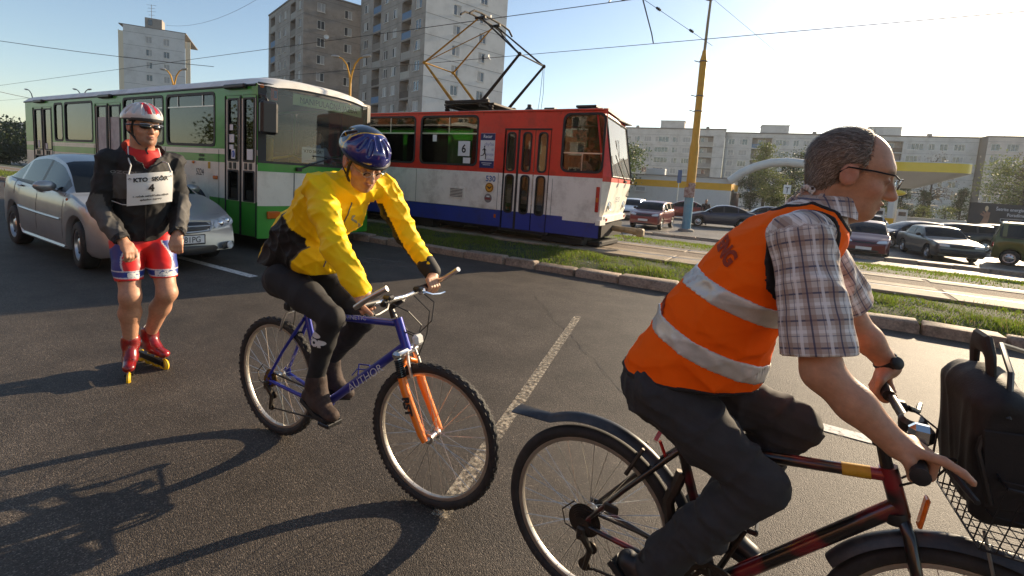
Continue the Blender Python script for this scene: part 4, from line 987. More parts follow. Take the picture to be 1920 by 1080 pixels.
# front: headlights, grille, badge, bumper intake, fog lamps, plate
m_clear = mat('clear lens', (.42, .44, .46), .05, spec=.8, coat=1., var=.5, vscale=16)
for sd in (-1, 1):
    ho = K.patch('headlight', [(sd*.43, .545), (sd*.775, .60), (sd*.765, .735), (sd*.45, .665)], m_clear, .008, n=13)
    for yy_, zz_, rr_ in ((.55, .618, .040), (.67, .65, .036)):
        p = K.front_pt(sd*yy_, zz_, .016); mb = MB(); mb.sphere(p, (.020, rr_, rr_), 14, 8); mb.build('reflector_bowl', m_chrome, ho)
    K.patch('fog_lamp_recess', [(sd*.52, .24), (sd*.74, .26), (sd*.74, .36), (sd*.56, .35)], m_black, .004)
    p = K.front_pt(sd*.655, .305, .012); mb = MB(); mb.lathe([(.050, 0), (.054, .014), (.042, .022), (.03, .008)], p, (1, sd*.35, 0), 16); mb.build('fog_lamp', m_lens, K.root)
go = K.patch('grille', [(-.37, .535), (.37, .535), (.40, .655), (-.40, .655)], m_black, .005, n=13)
mb = MB(); P = [K.front_pt(y, z, .010) for y, z in ((-.36, .535), (-.2, .523), (0, .518), (.2, .523), (.36, .535), (.40, .60), (.405, .655), (.2, .668), (0, .672), (-.2, .668), (-.405, .655), (-.40, .60))]; mb.tube(P, .016, 6, closed=True); mb.build('grille_frame', m_silver, go)
mb = MB(); mb.tube([K.front_pt(y, .598, .012) for y in np.linspace(-.38, .38, 9)], .011, 6); mb.build('grille_bar', m_silver, go)
pb = K.front_pt(0, .60, .022); mb = MB(); mb.mt(0).lathe([(.001, 0), (.055, 0), (.058, .008), (.054, .014), (.001, .014)], (0, 0, 0), (1, 0, 0), 20, caps=False); V = np.concatenate(mb.v); V[:, 1] *= 1.35; V[:, 2] *= .8; mb.v = [V+pb]
mb.mt(1); text(mb, 'KIA', pb+np.array((.016, 0, 0)), (0, 1, 0), (0, 0, 1), .05, bold=.002); mb.build('badge', [m_chrome, m_ink], go)
K.patch('air_intake', [(-.46, .215), (.46, .215), (.48, .335), (-.48, .335)], m_black, .004, n=11)
mb = MB(); mb.tube([K.front_pt(y, .735, .002) for y in np.linspace(-.62, .62, 17)], .004, 5); mb.build('bonnet_gap', m_black, K.root)
mb = MB(); mb.mt(0).box((xf+.012, 0, .425), (.02, .54, .14), ch=.006).mt(1).box((xf+.024, 0, .43), (.006, .50, .105)).mt(0)
text(mb, 'BA', (xf+.029, -.165, .43), (0, 1, 0), (0, 0, 1), .115, sx=.82); text(mb, '281PG', (xf+.029, .075, .43), (0, 1, 0), (0, 0, 1), .115, sx=.82)
mb.mt(2).prism([(-.02, .025), (.02, .025), (.02, -.005), (0, -.028), (-.02, -.005)], (xf+.026, -.085, .43), (0, 1, 0), (0, 0, 1), (.004, 0, 0)); mb.mt(3).prism([(-.012, .0), (.012, .0), (.012, -.008), (0, -.02), (-.012, -.008)], (xf+.031, -.085, .43), (0, 1, 0), (0, 0, 1), (.001, 0, 0))
mb.build('number_plate', [m_ink, m_plate, mat('flag red', C(200, 40, 35), .6), mat('flag blue', C(40, 60, 140), .6)], K.root, smooth=0)
mb = MB(); mb.mt(0).grid([[(K.x0-1.40, y, 1.03) for y in (-.62, -.35)], [(K.x0-1.62, y, 1.03) for y in (-.62, -.35)]]); 
mb.build('dash_paper', m_paper, K.root, smooth=0)
for sd in (-1, 1):
    K.patch('tail_light', [(sd*.45, .78), (sd*.76, .78), (sd*.76, .98), (sd*.50, .96)], m_redl, rear=True)

# ---- parked cars, each in its own colour and shape
LZ = -.655
HATCH = dict(L=3.84, W=1.70, fo=.78, wb=2.44, rw=.29, cow=1.05, rf=1.85, rr=3.10, rg=3.66, pil=[(2.15, 2.25), (3.0, 3.12)],
    belt=[(0, .56), (.05, .62), (.3, .72), (.7, .83), (1.05, .93), (2.2, .95), (3.1, 1.0), (3.66, 1.02), (3.8, .9), (3.84, .6)],
    roof=[(0, .5), (1.05, .93), (1.45, 1.2), (1.85, 1.37), (2.4, 1.44), (3.1, 1.40), (3.4, 1.22), (3.66, 1.02), (3.84, .6)],
    plan=[(0, .82), (.08, .88), (.3, .95), (.8, 1.0), (3.2, .98), (3.7, .9), (3.84, .82)], roofw=.70)
BOXY = dict(L=4.4, W=1.70, fo=.88, wb=2.54, rw=.30, cow=1.35, rf=1.95, rr=3.05, rg=3.6, pil=[(2.45, 2.55), (3.15, 3.3)],
    belt=[(0, .60), (.03, .72), (.2, .76), (1.35, .90), (2.4, .91), (3.6, .95), (4.3, .93), (4.38, .85), (4.4, .6)],
    roof=[(0, .5), (1.35, .90), (1.65, 1.16), (1.95, 1.33), (2.5, 1.375), (3.05, 1.35), (3.3, 1.18), (3.6, .95), (4.4, .6)],
    plan=[(0, .90), (.05, .94), (.2, .97), (.8, 1.0), (3.8, .98), (4.3, .94), (4.4, .9)], roofw=.74, fbul=.08, rbul=.06, nose=.03)
SUV = dict(L=4.02, W=1.74, fo=.82, wb=2.49, rw=.32, cow=1.02, rf=1.75, rr=3.55, rg=3.92, pil=[(2.05, 2.15), (2.95, 3.07)],
    belt=[(0, .66), (.04, .78), (.2, .86), (.9, 1.0), (1.02, 1.02), (3.0, 1.06), (3.92, 1.08), (4.0, .9), (4.02, .6)],
    roof=[(0, .5), (1.02, 1.02), (1.4, 1.3), (1.75, 1.46), (2.4, 1.53), (3.55, 1.50), (3.75, 1.3), (3.92, 1.08), (4.02, .6)],
    plan=[(0, .88), (.08, .92), (.3, .97), (.8, 1.0), (3.5, .98), (3.9, .93), (4.02, .88)], roofw=.76, low=[(0, .3), (3.6, .3), (4.02, .36)])
WAGON = dict(SEDAN); WAGON.update(L=4.5, rr=3.85, rg=4.32, pil=[(2.3, 2.4), (3.15, 3.25), (3.95, 4.05)],
    belt=[(0, .56), (.05, .66), (.25, .74), (.8, .86), (1.22, .93), (2.2, .95), (3.3, .98), (4.32, 1.02), (4.44, .9), (4.5, .6)],
    roof=[(0, .5), (1.22, .93), (1.62, 1.2), (2.02, 1.37), (2.6, 1.43), (3.85, 1.40), (4.1, 1.22), (4.32, 1.02), (4.5, .6)],
    plan=[(0, .86), (.08, .90), (.3, .955), (.9, 1.0), (3.8, .985), (4.3, .94), (4.5, .86)])
VAN = dict(L=4.14, W=1.74, fo=.80, wb=2.69, rw=.31, cow=.95, rf=1.60, rr=3.85, rg=4.08, pil=[(1.95, 2.05), (2.95, 3.05), (3.7, 3.85)],
    belt=[(0, .6), (.05, .72), (.3, .84), (.95, 1.05), (2, 1.08), (4.08, 1.12), (4.12, .9), (4.14, .6)],
    roof=[(0, .5), (.95, 1.05), (1.25, 1.42), (1.60, 1.66), (2.2, 1.78), (3.85, 1.76), (4.0, 1.4), (4.08, 1.12), (4.14, .6)],
    plan=[(0, .86), (.08, .91), (.3, .96), (.8, 1.0), (3.9, .98), (4.14, .92)], roofw=.80)
def parked(name, sp, x, y, head, label, col, metal=.3, group='cars in the parking lot', **k):
    m_ = paint(name+' paint', col, metal); c = Car(name, sp, (x, y, LZ), R(head), label, m_, group, detail=0); c.basic(**k); return c
m_dkbump = mat('grey bumper', (.03, .03, .032), .6)
parked('maroon_crossover', SUV, -7.3, 28.3, -90, 'tall maroon crossover car facing the road, left of the yellow and blue post', (.13, .014, .016), bump=None, lampz=.80, plate_z=.52)
parked('white_sedan', SEDAN, -10.4, 34.5, -88, 'white car half hidden behind the nose of the tram', (.6, .6, .58))
parked('red_saloon', SEDAN, -8.3, 41.0, 190, 'dark red saloon parked behind the post near the shop wall', (.16, .015, .015))
parked('navy_saloon', SEDAN, -4.6, 34.4, 196, 'long navy saloon parked side-on to the right of the post', (.018, .022, .05))
parked('navy_hatchback', HATCH, -2.6, 43.5, 196, 'dark blue hatchback mostly hidden behind the orange vest and navy saloon', (.02, .03, .06))
parked('maroon_hatchback', HATCH, 2.5, 25.7, -96, 'small maroon hatchback facing the tram track with black bumper strip', (.10, .008, .014), lampz=.66, light=(.18, .07), plate_z=.40)
parked('silver_estate', WAGON, 2.9, 40.5, 205, 'silver estate car showing its roof behind the maroon hatchback', (.35, .36, .38))
parked('blue_hatchback', HATCH, 4.9, 32.0, 200, 'dark blue low car between the maroon hatchback and the square grey saloon', (.015, .02, .045))
c_ = parked('square_grey_saloon', BOXY, 5.35, 28.2, -79, 'square dark grey saloon with rectangular headlamps glinting in the sun', (.07, .075, .08), .5, bump=m_dkbump, lampz=.66, light=(.17, .06), plate_z=.43, plate_txt='KE-269BF')
parked('black_estate', WAGON, 6.9, 34.6, 192, 'black estate car with red tail lamp behind the square grey saloon', (.012, .012, .014))
parked('dark_estate', WAGON, 9.4, 39.0, 188, 'dark estate car parked in front of the billboard', (.016, .017, .022))
v_ = parked('olive_van', VAN, 9.05, 28.0, -14, 'olive green high-roofed van with roof rails at the lot edge', (.075, .09, .018), lampz=.78, plate_z=.5)
for sd in (-1, 1):
    mb = MB(); mb.tube([(v_.x0-1.7, sd*.60, 1.80), (v_.x0-1.8, sd*.60, 1.85), (v_.x0-3.6, sd*.60, 1.84), (v_.x0-3.7, sd*.60, 1.78)], .02, 6); mb.build('roof_rail', m_black, v_.root)
mb = MB(); mb.tube([v_.surf(s, 3.6)+np.array((0, -.004, 0)) for s in np.linspace(1.2, 3.1, 12)], .04, 6); mb.build('side_moulding', m_black, v_.root)
# ================================================================== buildings
m_wgrey = mat('panel grey', C(196, 193, 188), .9, var=.10, vscale=.35, dirt=C(120, 116, 110), dscale=.5, damt=.5, bump=.2, bscale=8)
m_wpink = mat('panel rose', C(204, 190, 180), .9, var=.10, vscale=.35, dirt=C(130, 118, 110), dscale=.5, damt=.5)
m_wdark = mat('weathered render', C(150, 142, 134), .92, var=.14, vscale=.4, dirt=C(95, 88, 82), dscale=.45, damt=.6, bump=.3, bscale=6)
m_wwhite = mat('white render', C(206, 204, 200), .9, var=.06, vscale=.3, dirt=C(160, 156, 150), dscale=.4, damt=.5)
m_joint = mat('panel joint', C(110, 106, 102), .95)
m_frame = mat('window frame white', C(215, 213, 208), .6)
m_frameb = mat('window frame brown', C(90, 70, 55), .7)
m_pane = mat('window pane', (.035, .045, .055), .08, spec=.8, coat=.5)
m_curt = mat('net curtain', C(170, 168, 165), .8, var=.12, vscale=3)
m_concd = mat('loggia concrete', C(140, 134, 128), .92, var=.15, vscale=2)
def window_mesh(w_, h_, panes=2, curtain=None, fm=None):
    """frame with sashes, facing -y, origin at bottom centre of the opening"""
    mb = MB(); t = .07
    mb.mt(0); mb.box((0, .10, t/2), (w_, .07, t)); mb.box((0, .10, h_-t/2), (w_, .07, t))
    for k in range(panes+1):
        x = -w_/2+t/2+(w_-t)*k/panes; mb.box((x, .098, h_/2), (t, .08, h_))
    mb.box((0, -.02, -.03), (w_+.12, .2, .05))
    mb.mt(1); mb.quad((-w_/2, .115, 0), (w_/2, .115, 0), (w_/2, .115, h_), (-w_/2, .115, h_))
    if curtain:
        for k in curtain:
            a, b = -w_/2+w_*k/panes, -w_/2+w_*(k+1)/panes
            mb.mt(2); mb.quad((a+.04, .108, .03), (b-.04, .108, .03), (b-.04, .108, h_-.03), (a+.04, .108, h_-.03))
    o = mb.build('window', [fm or m_frame, m_pane, m_curt], None, smooth=0); me = o.data; bpy.data.objects.remove(o); return me
WM = {}
def place_window(parent, w_, h_, o, u, n, rng, panes=2, fm=None):
    key = (round(w_, 2), round(h_, 2), panes, rng.integers(0, 4), fm.name if fm else '')
    if key not in WM:
        k = key[3]; WM[key] = window_mesh(w_, h_, panes, None if k == 0 else ([0] if k == 1 else ([panes-1] if k == 2 else list(range(panes)))), fm)
    ob = bpy.data.objects.new('window', WM[key]); COL.objects.link(ob); ob.parent = parent
    u = np.asarray(u, float); n = np.asarray(n, float)
    ob.matrix_local = Matrix(((u[0], -n[0], 0, o[0]), (u[1], -n[1], 0, o[1]), (0, 0, 1, o[2]), (0, 0, 0, 1))); return ob

def facade(parent, name, o, u, n, W_, z0, floors, fh, cols, wallm, rng, base=2.2, top=1.0, loggia_depth=1.2):
    """one wall of floors x columns; cols: (kind, x0, x1) kind w/l (loggia)"""
    holes = []; wl = []; lg = []; Hh = base+floors*fh+top
    for f in range(floors):
        zb = base+f*fh
        for k, a, b in cols:
            if k == 'l': h = (a, b, zb+.15, zb+fh-.12); lg.append(h)
            else: h = (a, b, zb+.85, zb+.85+(1.45 if k == 'w' else 1.0)); wl.append((h, k))
            holes.append(h)
    mb = MB(); jl = [base+f*fh for f in range(floors+1)]
    holed(mb, np.array(o)+np.array((0, 0, z0)), u, (0, 0, 1), n, [0, W_], [0]+jl+[Hh], [h for h in holes], .22, lambda a, b: 0, reveal=0)
    # recessed joints between the panels
    for z in jl: mb.mt(1).box(np.array(o)+np.array((0, 0, z0+z))+np.array(u)*W_/2+np.array(n)*.004, np.abs(np.array(u))*(W_-.02)+np.abs(np.array(n))*.02+np.array((0, 0, .05)))
    wall = mb.build(name, [wallm, m_joint], parent, smooth=0)
    u3, n3 = np.array(u, float), np.array(n, float)
    for h, k in wl:
        p = np.array(o)+u3*(h[0]+h[1])/2+np.array((0, 0, z0+h[2])); wdt = h[1]-h[0]
        place_window(parent, wdt-.02, h[3]-h[2]-.02, p+np.array((0, 0, .01)), u, n, rng, 2 if wdt < 1.9 else (3 if wdt < 2.6 else 4))
    for h in lg:
        mid = np.array(o)+u3*(h[0]+h[1])/2+np.array((0, 0, z0)); wdt = h[1]-h[0]; hh = h[3]-h[2]
        mb = MB(); dz = np.array((0, 0, 1.))
        mb.mt(0); P = lambda a, d, z: np.array(o)+u3*a-n3*d+np.array((0, 0, z0+z))
        for q in ((P(h[0], loggia_depth, h[2]), P(h[1], loggia_depth, h[2]), P(h[1], loggia_depth, h[3]), P(h[0], loggia_depth, h[3])),
                  (P(h[0], .2, h[2]), P(h[0], loggia_depth, h[2]), P(h[0], loggia_depth, h[3]), P(h[0], .2, h[3])), (P(h[1], loggia_depth, h[2]), P(h[1], .2, h[2]), P(h[1], .2, h[3]), P(h[1], loggia_depth, h[3])),
                  (P(h[0], .2, h[3]), P(h[0], loggia_depth, h[3]), P(h[1], loggia_depth, h[3]), P(h[1], .2, h[3])), (P(h[0], .2, h[2]), P(h[1], .2, h[2]), P(h[1], loggia_depth, h[2]), P(h[0], loggia_depth, h[2]))): mb.quad(*q)
        lo = mb.build('loggia', m_concd, parent, smooth=0)
        rail_c = [C(150, 145, 138), C(120, 112, 104), C(165, 160, 150), C(70, 62, 56), C(90, 120, 150)][rng.integers(0, 5)]
        mb = MB(); p = P((h[0]+h[1])/2, .08, h[2]+.5); mb.box(p, np.abs(u3)*(wdt-.04)+np.abs(n3)*.06+np.array((0, 0, 1.0))); mb.build('parapet', mat('parapet %d' % int(rail_c[0]*1000), rail_c, .85, var=.1), lo)
        if rng.uniform() < .6:      # glazed or door behind
            place_window(parent, min(1.8, wdt-.5), hh-.9, P((h[0]+h[1])/2, loggia_depth-.14, h[2]+.6), u, n, rng, 2)
    return Hh

rg = np.random.default_rng(3)
# tall tower behind tram: corner at local origin, gable along +x, long front along +y
t1 = empty('tower_block', (-46.8, 52.5, -1), R(72), 'tall pale tower block with white gable rising behind the tram pantograph', 'building')
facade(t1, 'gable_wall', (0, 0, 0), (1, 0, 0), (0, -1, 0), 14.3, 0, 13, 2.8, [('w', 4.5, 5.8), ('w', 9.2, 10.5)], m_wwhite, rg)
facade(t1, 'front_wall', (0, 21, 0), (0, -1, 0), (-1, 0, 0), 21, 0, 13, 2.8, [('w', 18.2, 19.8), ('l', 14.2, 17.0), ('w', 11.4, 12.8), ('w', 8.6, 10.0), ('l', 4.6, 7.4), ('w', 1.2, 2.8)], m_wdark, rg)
mb = MB(); mb.box((7.15, 10.5, 39.6), (14.5, 21.2, .3)); mb.build('roof', m_joint, t1)
mb = MB(); mb.box((14.25, 10.6, 19.5), (.06, 20.8, 39)); mb.build('side_wall', m_wwhite, t1); mb = MB(); mb.box((7, 20.95, 19.5), (14.2, .08, 39)); mb.build('rear_wall', m_wdark, t1)
for z, y in ((26.5, 0), (20.8, 0), (15.0, 0), (9.5, 0)):
    mb = MB(); mb.lathe([(.02, .0), (.3, .06), (.42, .16)], (10.9, -.45, z), (.4, -1, .35), 14, caps=False); mb.tube([(10.9, 0, z-.1), (10.9, -.42, z)], .03, 5); mb.build('satellite_dish', m_frame, t1)
t2 = empty('tower_block', (-72.7, 52.3, -1), R(72), 'weathered grey tower block with dark windows to the left of the white gable', 'building')
facade(t2, 'gable_wall', (0, 0, 0), (1, 0, 0), (0, -1, 0), 10.2, 0, 10, 2.8, [('w', 2.2, 3.5), ('w', 6.8, 8.1)], m_wdark, rg)
facade(t2, 'front_wall', (0, 20, 0), (0, -1, 0), (-1, 0, 0), 20, 0, 10, 2.8, [('w', 17.6, 18.9), ('l', 13.2, 16.0), ('w', 9.6, 11.0), ('w', 6.4, 7.8), ('l', 1.2, 4.2)], m_wdark, rg)
mb = MB(); mb.box((5.1, 10, 31.0), (10.4, 20.2, .25)); mb.build('roof', m_joint, t2); mb = MB(); mb.box((10.15, 10.1, 15.3), (.06, 19.8, 30.8)); mb.build('side_wall', m_wdark, t2)
mb = MB(); mb.box((5.2, 5.5, 32.2), (3.2, 4, 2.4)); mb.build('lift_house', m_wdark, t2); mb = MB(); mb.tube([(2, 3, 31), (2, 3, 33.4)], .06, 6); mb.build('vent_pipe', m_joint, t2)
mb = MB(); mb.lathe([(.02, 0), (.3, .06), (.42, .16)], (3.6, -.45, 24.3), (-.4, -1, .35), 14, caps=False); mb.tube([(3.6, 0, 24.2), (3.6, -.42, 24.3)], .03, 5); mb.build('satellite_dish', m_frame, t2)
t3 = empty('tower_block', (-134, 51, -1), R(56), 'lone white tower block with roof aerial above the bus roof', 'building')
facade(t3, 'gable_wall', (0, 0, 0), (1, 0, 0), (0, -1, 0), 11.6, 0, 10, 2.8, [('w', 4.1, 5.3), ('w', 7.4, 8.6)], m_wwhite, rg, top=1.4)
facade(t3, 'front_wall', (-.9, 18, 0), (0, -1, 0), (-1, 0, 0), 18, 0, 10, 2.8, [('w', 14.5, 16), ('w', 10, 11.5), ('w', 5.5, 7), ('w', 2, 3.5)], m_wwhite, rg, top=.2)
mb = MB(); mb.box((5.5, 9, 31.7), (12.6, 17.8, .2)); mb.build('roof', m_joint, t3); mb = MB(); mb.box((-.45, .05, 15), (.9, .1, 30.4)); mb.build('end_wall', mat('cream render', C(214, 200, 175), .9), t3); mb = MB(); mb.box((12.1, .4, 15), (1.0, .1, 29.8)); mb.build('end_wall', MATS['cream render'], t3)
mb = MB(); mb.box((5.6, 1.6, 32.8), (3.2, 3, 2.2)); lh = mb.build('lift_house', m_wdark, t3); mb = MB(); mb.box((5.0, .08, 32.9), (.8, .06, 1.2)); mb.build('lift_house_window', m_pane, lh)
mb = MB(); mb.tube([(5.0, 1.5, 33.8), (5.0, 1.5, 37.2)], .05, 5)
for z, l in ((37, .9), (36.3, .7), (35.6, .8), (34.8, .6)): mb.tube([(5.0-l, 1.5, z), (5.0+l, 1.5, z+.15)], .03, 4)
mb.build('aerial', m_joint, t3)
# long panel blocks beyond the filling station
def slab(name, s0, ln, floors, label, wallm, off, seed, top=1.0):
    g = np.random.default_rng(seed); a = R(8.57); P = np.array((-40.0, 136.6))+s0*np.array((math.cos(a), math.sin(a)))+off*np.array((-math.sin(a), math.cos(a)))
    b = empty(name, (P[0], P[1], -1.2), a, label, 'building', 'panel apartment blocks behind the filling station')
    cols = []; x = .7; k = 0
    while x < ln-5:
        kind = (k % 5)
        if kind in (0, 3): cols += [('w', x, x+1.5), ('w', x+2.6, x+4.6)]; x += 5.6
        elif kind in (1,): cols += [('l', x, x+4.6)]; x += 5.4
        elif kind == 2: cols += [('w', x, x+3.1), ('w', x+4.0, x+5.2)]; x += 6.1
        else: cols += [('w', x, x+3.6)]; x += 4.6
        k += 1
    H_ = facade(b, 'front_wall', (0, 0, 0), (1, 0, 0), (0, -1, 0), ln, 0, floors, 2.8, cols, wallm, g, base=1.0, top=top)
    mb = MB(); mb.box((ln/2, 6, H_+.1), (ln+.3, 12.3, .3)); mb.box((.03, 6, H_/2), (.05, 11.9, H_-.02)); mb.box((ln-.03, 6, H_/2), (.05, 11.9, H_-.02)); mb.build('roof', m_joint, b)
    for xx in np.arange(ln*.22, ln, ln*.45):
        mb = MB(); mb.box((xx, 4, H_+1.2), (6.2, 5, 2.2)); mb.box((xx, 4, H_+2.35), (6.5, 5.3, .15)); mb.build('lift_house', m_wgrey, b)
        mb = MB(); mb.box((xx+9, 3, H_+.6), (.8, .8, 1.0)); mb.build('roof_vent', m_concd, b)
    return b
slab('panel_block', -20, 41.0, 6, 'grey panel apartment block directly right of the tram front', m_wgrey, -1.5, 21, 1.6)
slab('panel_block', 21.2, 52, 6, 'grey panel apartment block behind the white arch of the filling station', m_wgrey, 0, 22)
slab('panel_block', 73.5, 60, 6, 'rose grey panel apartment block behind the yellow canopy and billboard', m_wpink, -3, 23)
# far-off housing at the left edge
for i, (x, y, l, h, c) in enumerate(((-372, 86, 30, 17, C(200, 190, 178)), (-350, 97, 26, 14, C(205, 160, 130)), (-330, 108, 24, 12, C(180, 178, 176)))):
    b = empty('distant_flats', (x, y, -1.5), R(64), ['far cream flats above the trees behind the bus', 'far orange flats above the trees behind the bus', 'far grey flats nearest the rear of the bus'][i], 'building')
    facade(b, 'front_wall', (0, 0, 0), (1, 0, 0), (0, -1, 0), l, 0, int(h/2.9), 2.8, [('w', a, a+1.8) for a in np.arange(1, l-2, 3.2)], mat('far wall %d' % i, c, .9), rg, base=1)
    mb = MB(); mb.box((l/2, 5, h/2+.2), (l-.1, 9.8, h)); mb.build('core', m_concd, b)

# ---- flat kiosk roof behind tram (dark slab left of pantograph) and filling-station shop
m_shop = mat('shop white', C(208, 204, 196), .85, var=.05, vscale=1, dirt=C(160, 152, 140), dscale=1, damt=.4)
m_shopy = mat('shop yellow', C(228, 168, 20), .6, var=.06, vscale=2)
k = empty('pavilion', (-15.5, 22.0, -.7), R(4), 'low flat-roofed brown pavilion behind the tram roof', 'building')
mb = MB(); mb.box((0, 3, 2.3), (7, 5.5, 4.6)); mb.build('wall', m_wdark, k); mb = MB(); mb.box((0, 3, 4.75), (8, 6.6, .3)); mb.box((1.9, .2, 4.98), (4, .5, .12)); mb.build('roof', mat('roof felt', C(120, 108, 96), .95, var=.2, vscale=2), k)
shop = empty('filling_station_shop', (-42, 60.6, -.66), R(1.0), 'long low white shop with a yellow band beside the parking lot', 'building')
SL = 34.8
mb = MB(); hs = [(SL-a-1.1, SL-a, 1.95, 2.55) for a in (5.9+3, 12.0, 15.0, 17.3)]+[(2, 3.2, 1.9, 2.5), (8, 9.2, 1.9, 2.5)]
hs = [(SL-11.1, SL-9.8, 1.9, 2.5), (SL-13.9, SL-13.0, 1.9, 2.5), (SL-16.8, SL-15.6, 1.9, 2.5), (4, 5.2, 1.9, 2.5)]
holed(mb, (0, 0, 0), (1, 0, 0), (0, 0, 1), (0, -1, 0), [0, SL], [0, 2.62, 3.42, 4.0], hs, .2, lambda a, z: 1 if 2.62 < z < 3.42 else 0, reveal=0)
mb.mt(0).box((SL/2, 4.05, 2), (SL-.1, 7.8, 3.96)); mb.mt(1).box((SL+.005, 4, 3.02), (.03, 8, .8)); mb.mt(2).box((SL/2, 4, 4.03), (SL+.2, 8.3, .1)); mb.build('wall', [m_shop, m_shopy, m_concd], shop, smooth=0)
for h in hs: place_window(shop, h[1]-h[0], h[3]-h[2], ((h[0]+h[1])/2, -.08, h[2]), (1, 0, 0), (0, -1, 0), rg, 1)
mb = MB(); mb.box((SL+.06, 2.0, 1.5), (.1, 1.2, 2.6)); mb.box((SL+.3, 3.8, 1.2), (.6, .12, 2.4)); mb.build('side_door', m_pane, shop)
mb = MB(); mb.box((SL-4.1, -.12, 3.05), (.5, .2, .14), ch=.03); mb.build('camera_box', m_concd, shop)
for x, s_ in ((SL-8.9, 1.2), (SL-18.5, .9)): mb = MB(); mb.box((x, 1.0, 4.45), (1.9*s_, .8, .8), ch=.05); mb.lathe([(.3, 0), (.3, .03)], (x-.3, .58, 4.45), (0, -1, 0), 16); mb.build('air_conditioner', mat('ac white', C(200, 200, 198), .6), shop)
mb = MB(); mb.lathe([(.05, 0), (.4, .07), (.62, .22)], (SL-14.6, .5, 5.1), (-.6, -.7, .25), 18, caps=False); mb.tube([(SL-14.6, .6, 4.0), (SL-14.6, .55, 5.1)], .05, 6); mb.build('satellite_dish', m_frame, shop)
# arch and canopy
can = empty('filling_station_canopy', (0, 59.6, -.66), 0, 'wide filling station canopy with rounded yellow fascia and white arch', 'canopy')
m_cany = mat('canopy yellow', C(222, 190, 30), .5, coat=.3, var=.06, vscale=1); m_canw = mat('canopy white', C(205, 203, 196), .6, var=.05, vscale=1)
P = rrect(0, 13.2, 0, 7, 1.6, 6); mb = MB(); mb.prism(P, (0, 0, 5.5), (1, 0, 0), (0, 1, 0), (0, 0, .86)); mb.build('fascia', m_cany, can, smooth=40)
mb = MB(); n = len(P); A = [(x, y, 5.5) for x, y in P]; B_ = [(6.6+(x-6.6)*.45, 3.5+(y-3.5)*.4, 4.0) for x, y in P]
mb.add(A+B_, [(i, n+i, n+(i+1) % n, (i+1) % n) for i in range(n)]+[tuple(range(n, 2*n))]); mb.build('soffit', m_canw, can, smooth=40)
mb = MB(); mb.prism(P, (.0, 0, 6.36), (1, 0, 0), (0, 1, 0), (0, 0, .08)); mb.build('roof_sheet', m_canw, can, smooth=40)
for x in (5.2, 8.2): mb = MB(); mb.box((x, 3.5, 2.1), (.35, .35, 4.2), ch=.04); mb.build('column', m_canw, can)
ap = [(-7.4, 1.2, 3.7), (-6.2, 1.2, 4.75), (-4.9, 1.2, 5.45), (-3.4, 1.2, 5.95), (-1.8, 1.2, 6.1), (-.2, 1.2, 5.95), (1, 1.2, 5.75)]
mb = MB(); mb.tube(ap, .52, 8, flat=(.9, .9)); mb.build('arch', m_canw, can, smooth=50)
for x in (5.6, 7.6):
    pp = empty('fuel_pump', (x+1.2, 61.5+(x-5.6)*.6, -.655), 0, 'white fuel pump under the yellow canopy, %s' % ('on the shop side' if x < 6 else 'on the billboard side'), 'fuel pump')
    mb = MB(); mb.box((0, 0, .9), (.9, .5, 1.8), ch=.05); mb.build('housing', m_canw, pp); mb = MB(); mb.box((0, -.26, 1.35), (.6, .02, .4)); mb.build('display', m_pane, pp)
ps = empty('price_sign', (6.9, 55.2, -.66), 0, 'white post with a small yellow lamp-like sign in front of the canopy', 'sign')
mb = MB(); mb.mt(0).box((0, 0, 1.6), (.42, .42, 3.2), ch=.04).mt(1).box((0, 0, .5), (.6, .6, 1.0), ch=.04); mb.build('post', [m_canw, m_shopy], ps); mb = MB(); mb.sphere((.1, 0, 3.3), (.85, .4, .3), 16, 8); mb.build('sign_head', m_cany, ps)
tw = empty('low_wall', (4, 68.5, -.66), R(3), 'low grey concrete wall behind the filling station forecourt', 'wall')
mb = MB(); mb.box((9, 0, .45), (30, .25, .95)); mb.build('wall_body', m_wgrey, tw); mb = MB(); mb.box((9, 0, .97), (30.1, .36, .09)); mb.build('coping', m_canw, tw)
ts = empty('round_traffic_sign', (-1.2, 46.1, -.66), R(30), 'small white sign with a T on a post between the trees', 'sign')
mb = MB(); mb.tube([(0, 0, 0), (0, 0, 3.5)], .04, 6); mb.build('post', m_alu, ts); mb = MB(); mb.mt(0).box((0, -.05, 2.9), (.6, .03, .75)).mt(1).box((0, -.07, 3.05), (.32, .01, .06)); mb.box((0, -.07, 2.82), (.06, .01, .4)); mb.build('plate', [m_paper, m_ink], ts)
bs = empty('blue_sign', (-8.9, 41.6, -.66), R(55), 'narrow blue sign on a thin post in front of the shop', 'sign')
mb = MB(); mb.tube([(0, 0, 0), (0, 0, 3.9)], .035, 6); mb.build('post', m_alu, bs); mb = MB(); mb.box((.0, -.04, 3.4), (.42, .03, 1.05)); mb.build('plate', mat('sign blue', C(60, 85, 130), .5), bs)
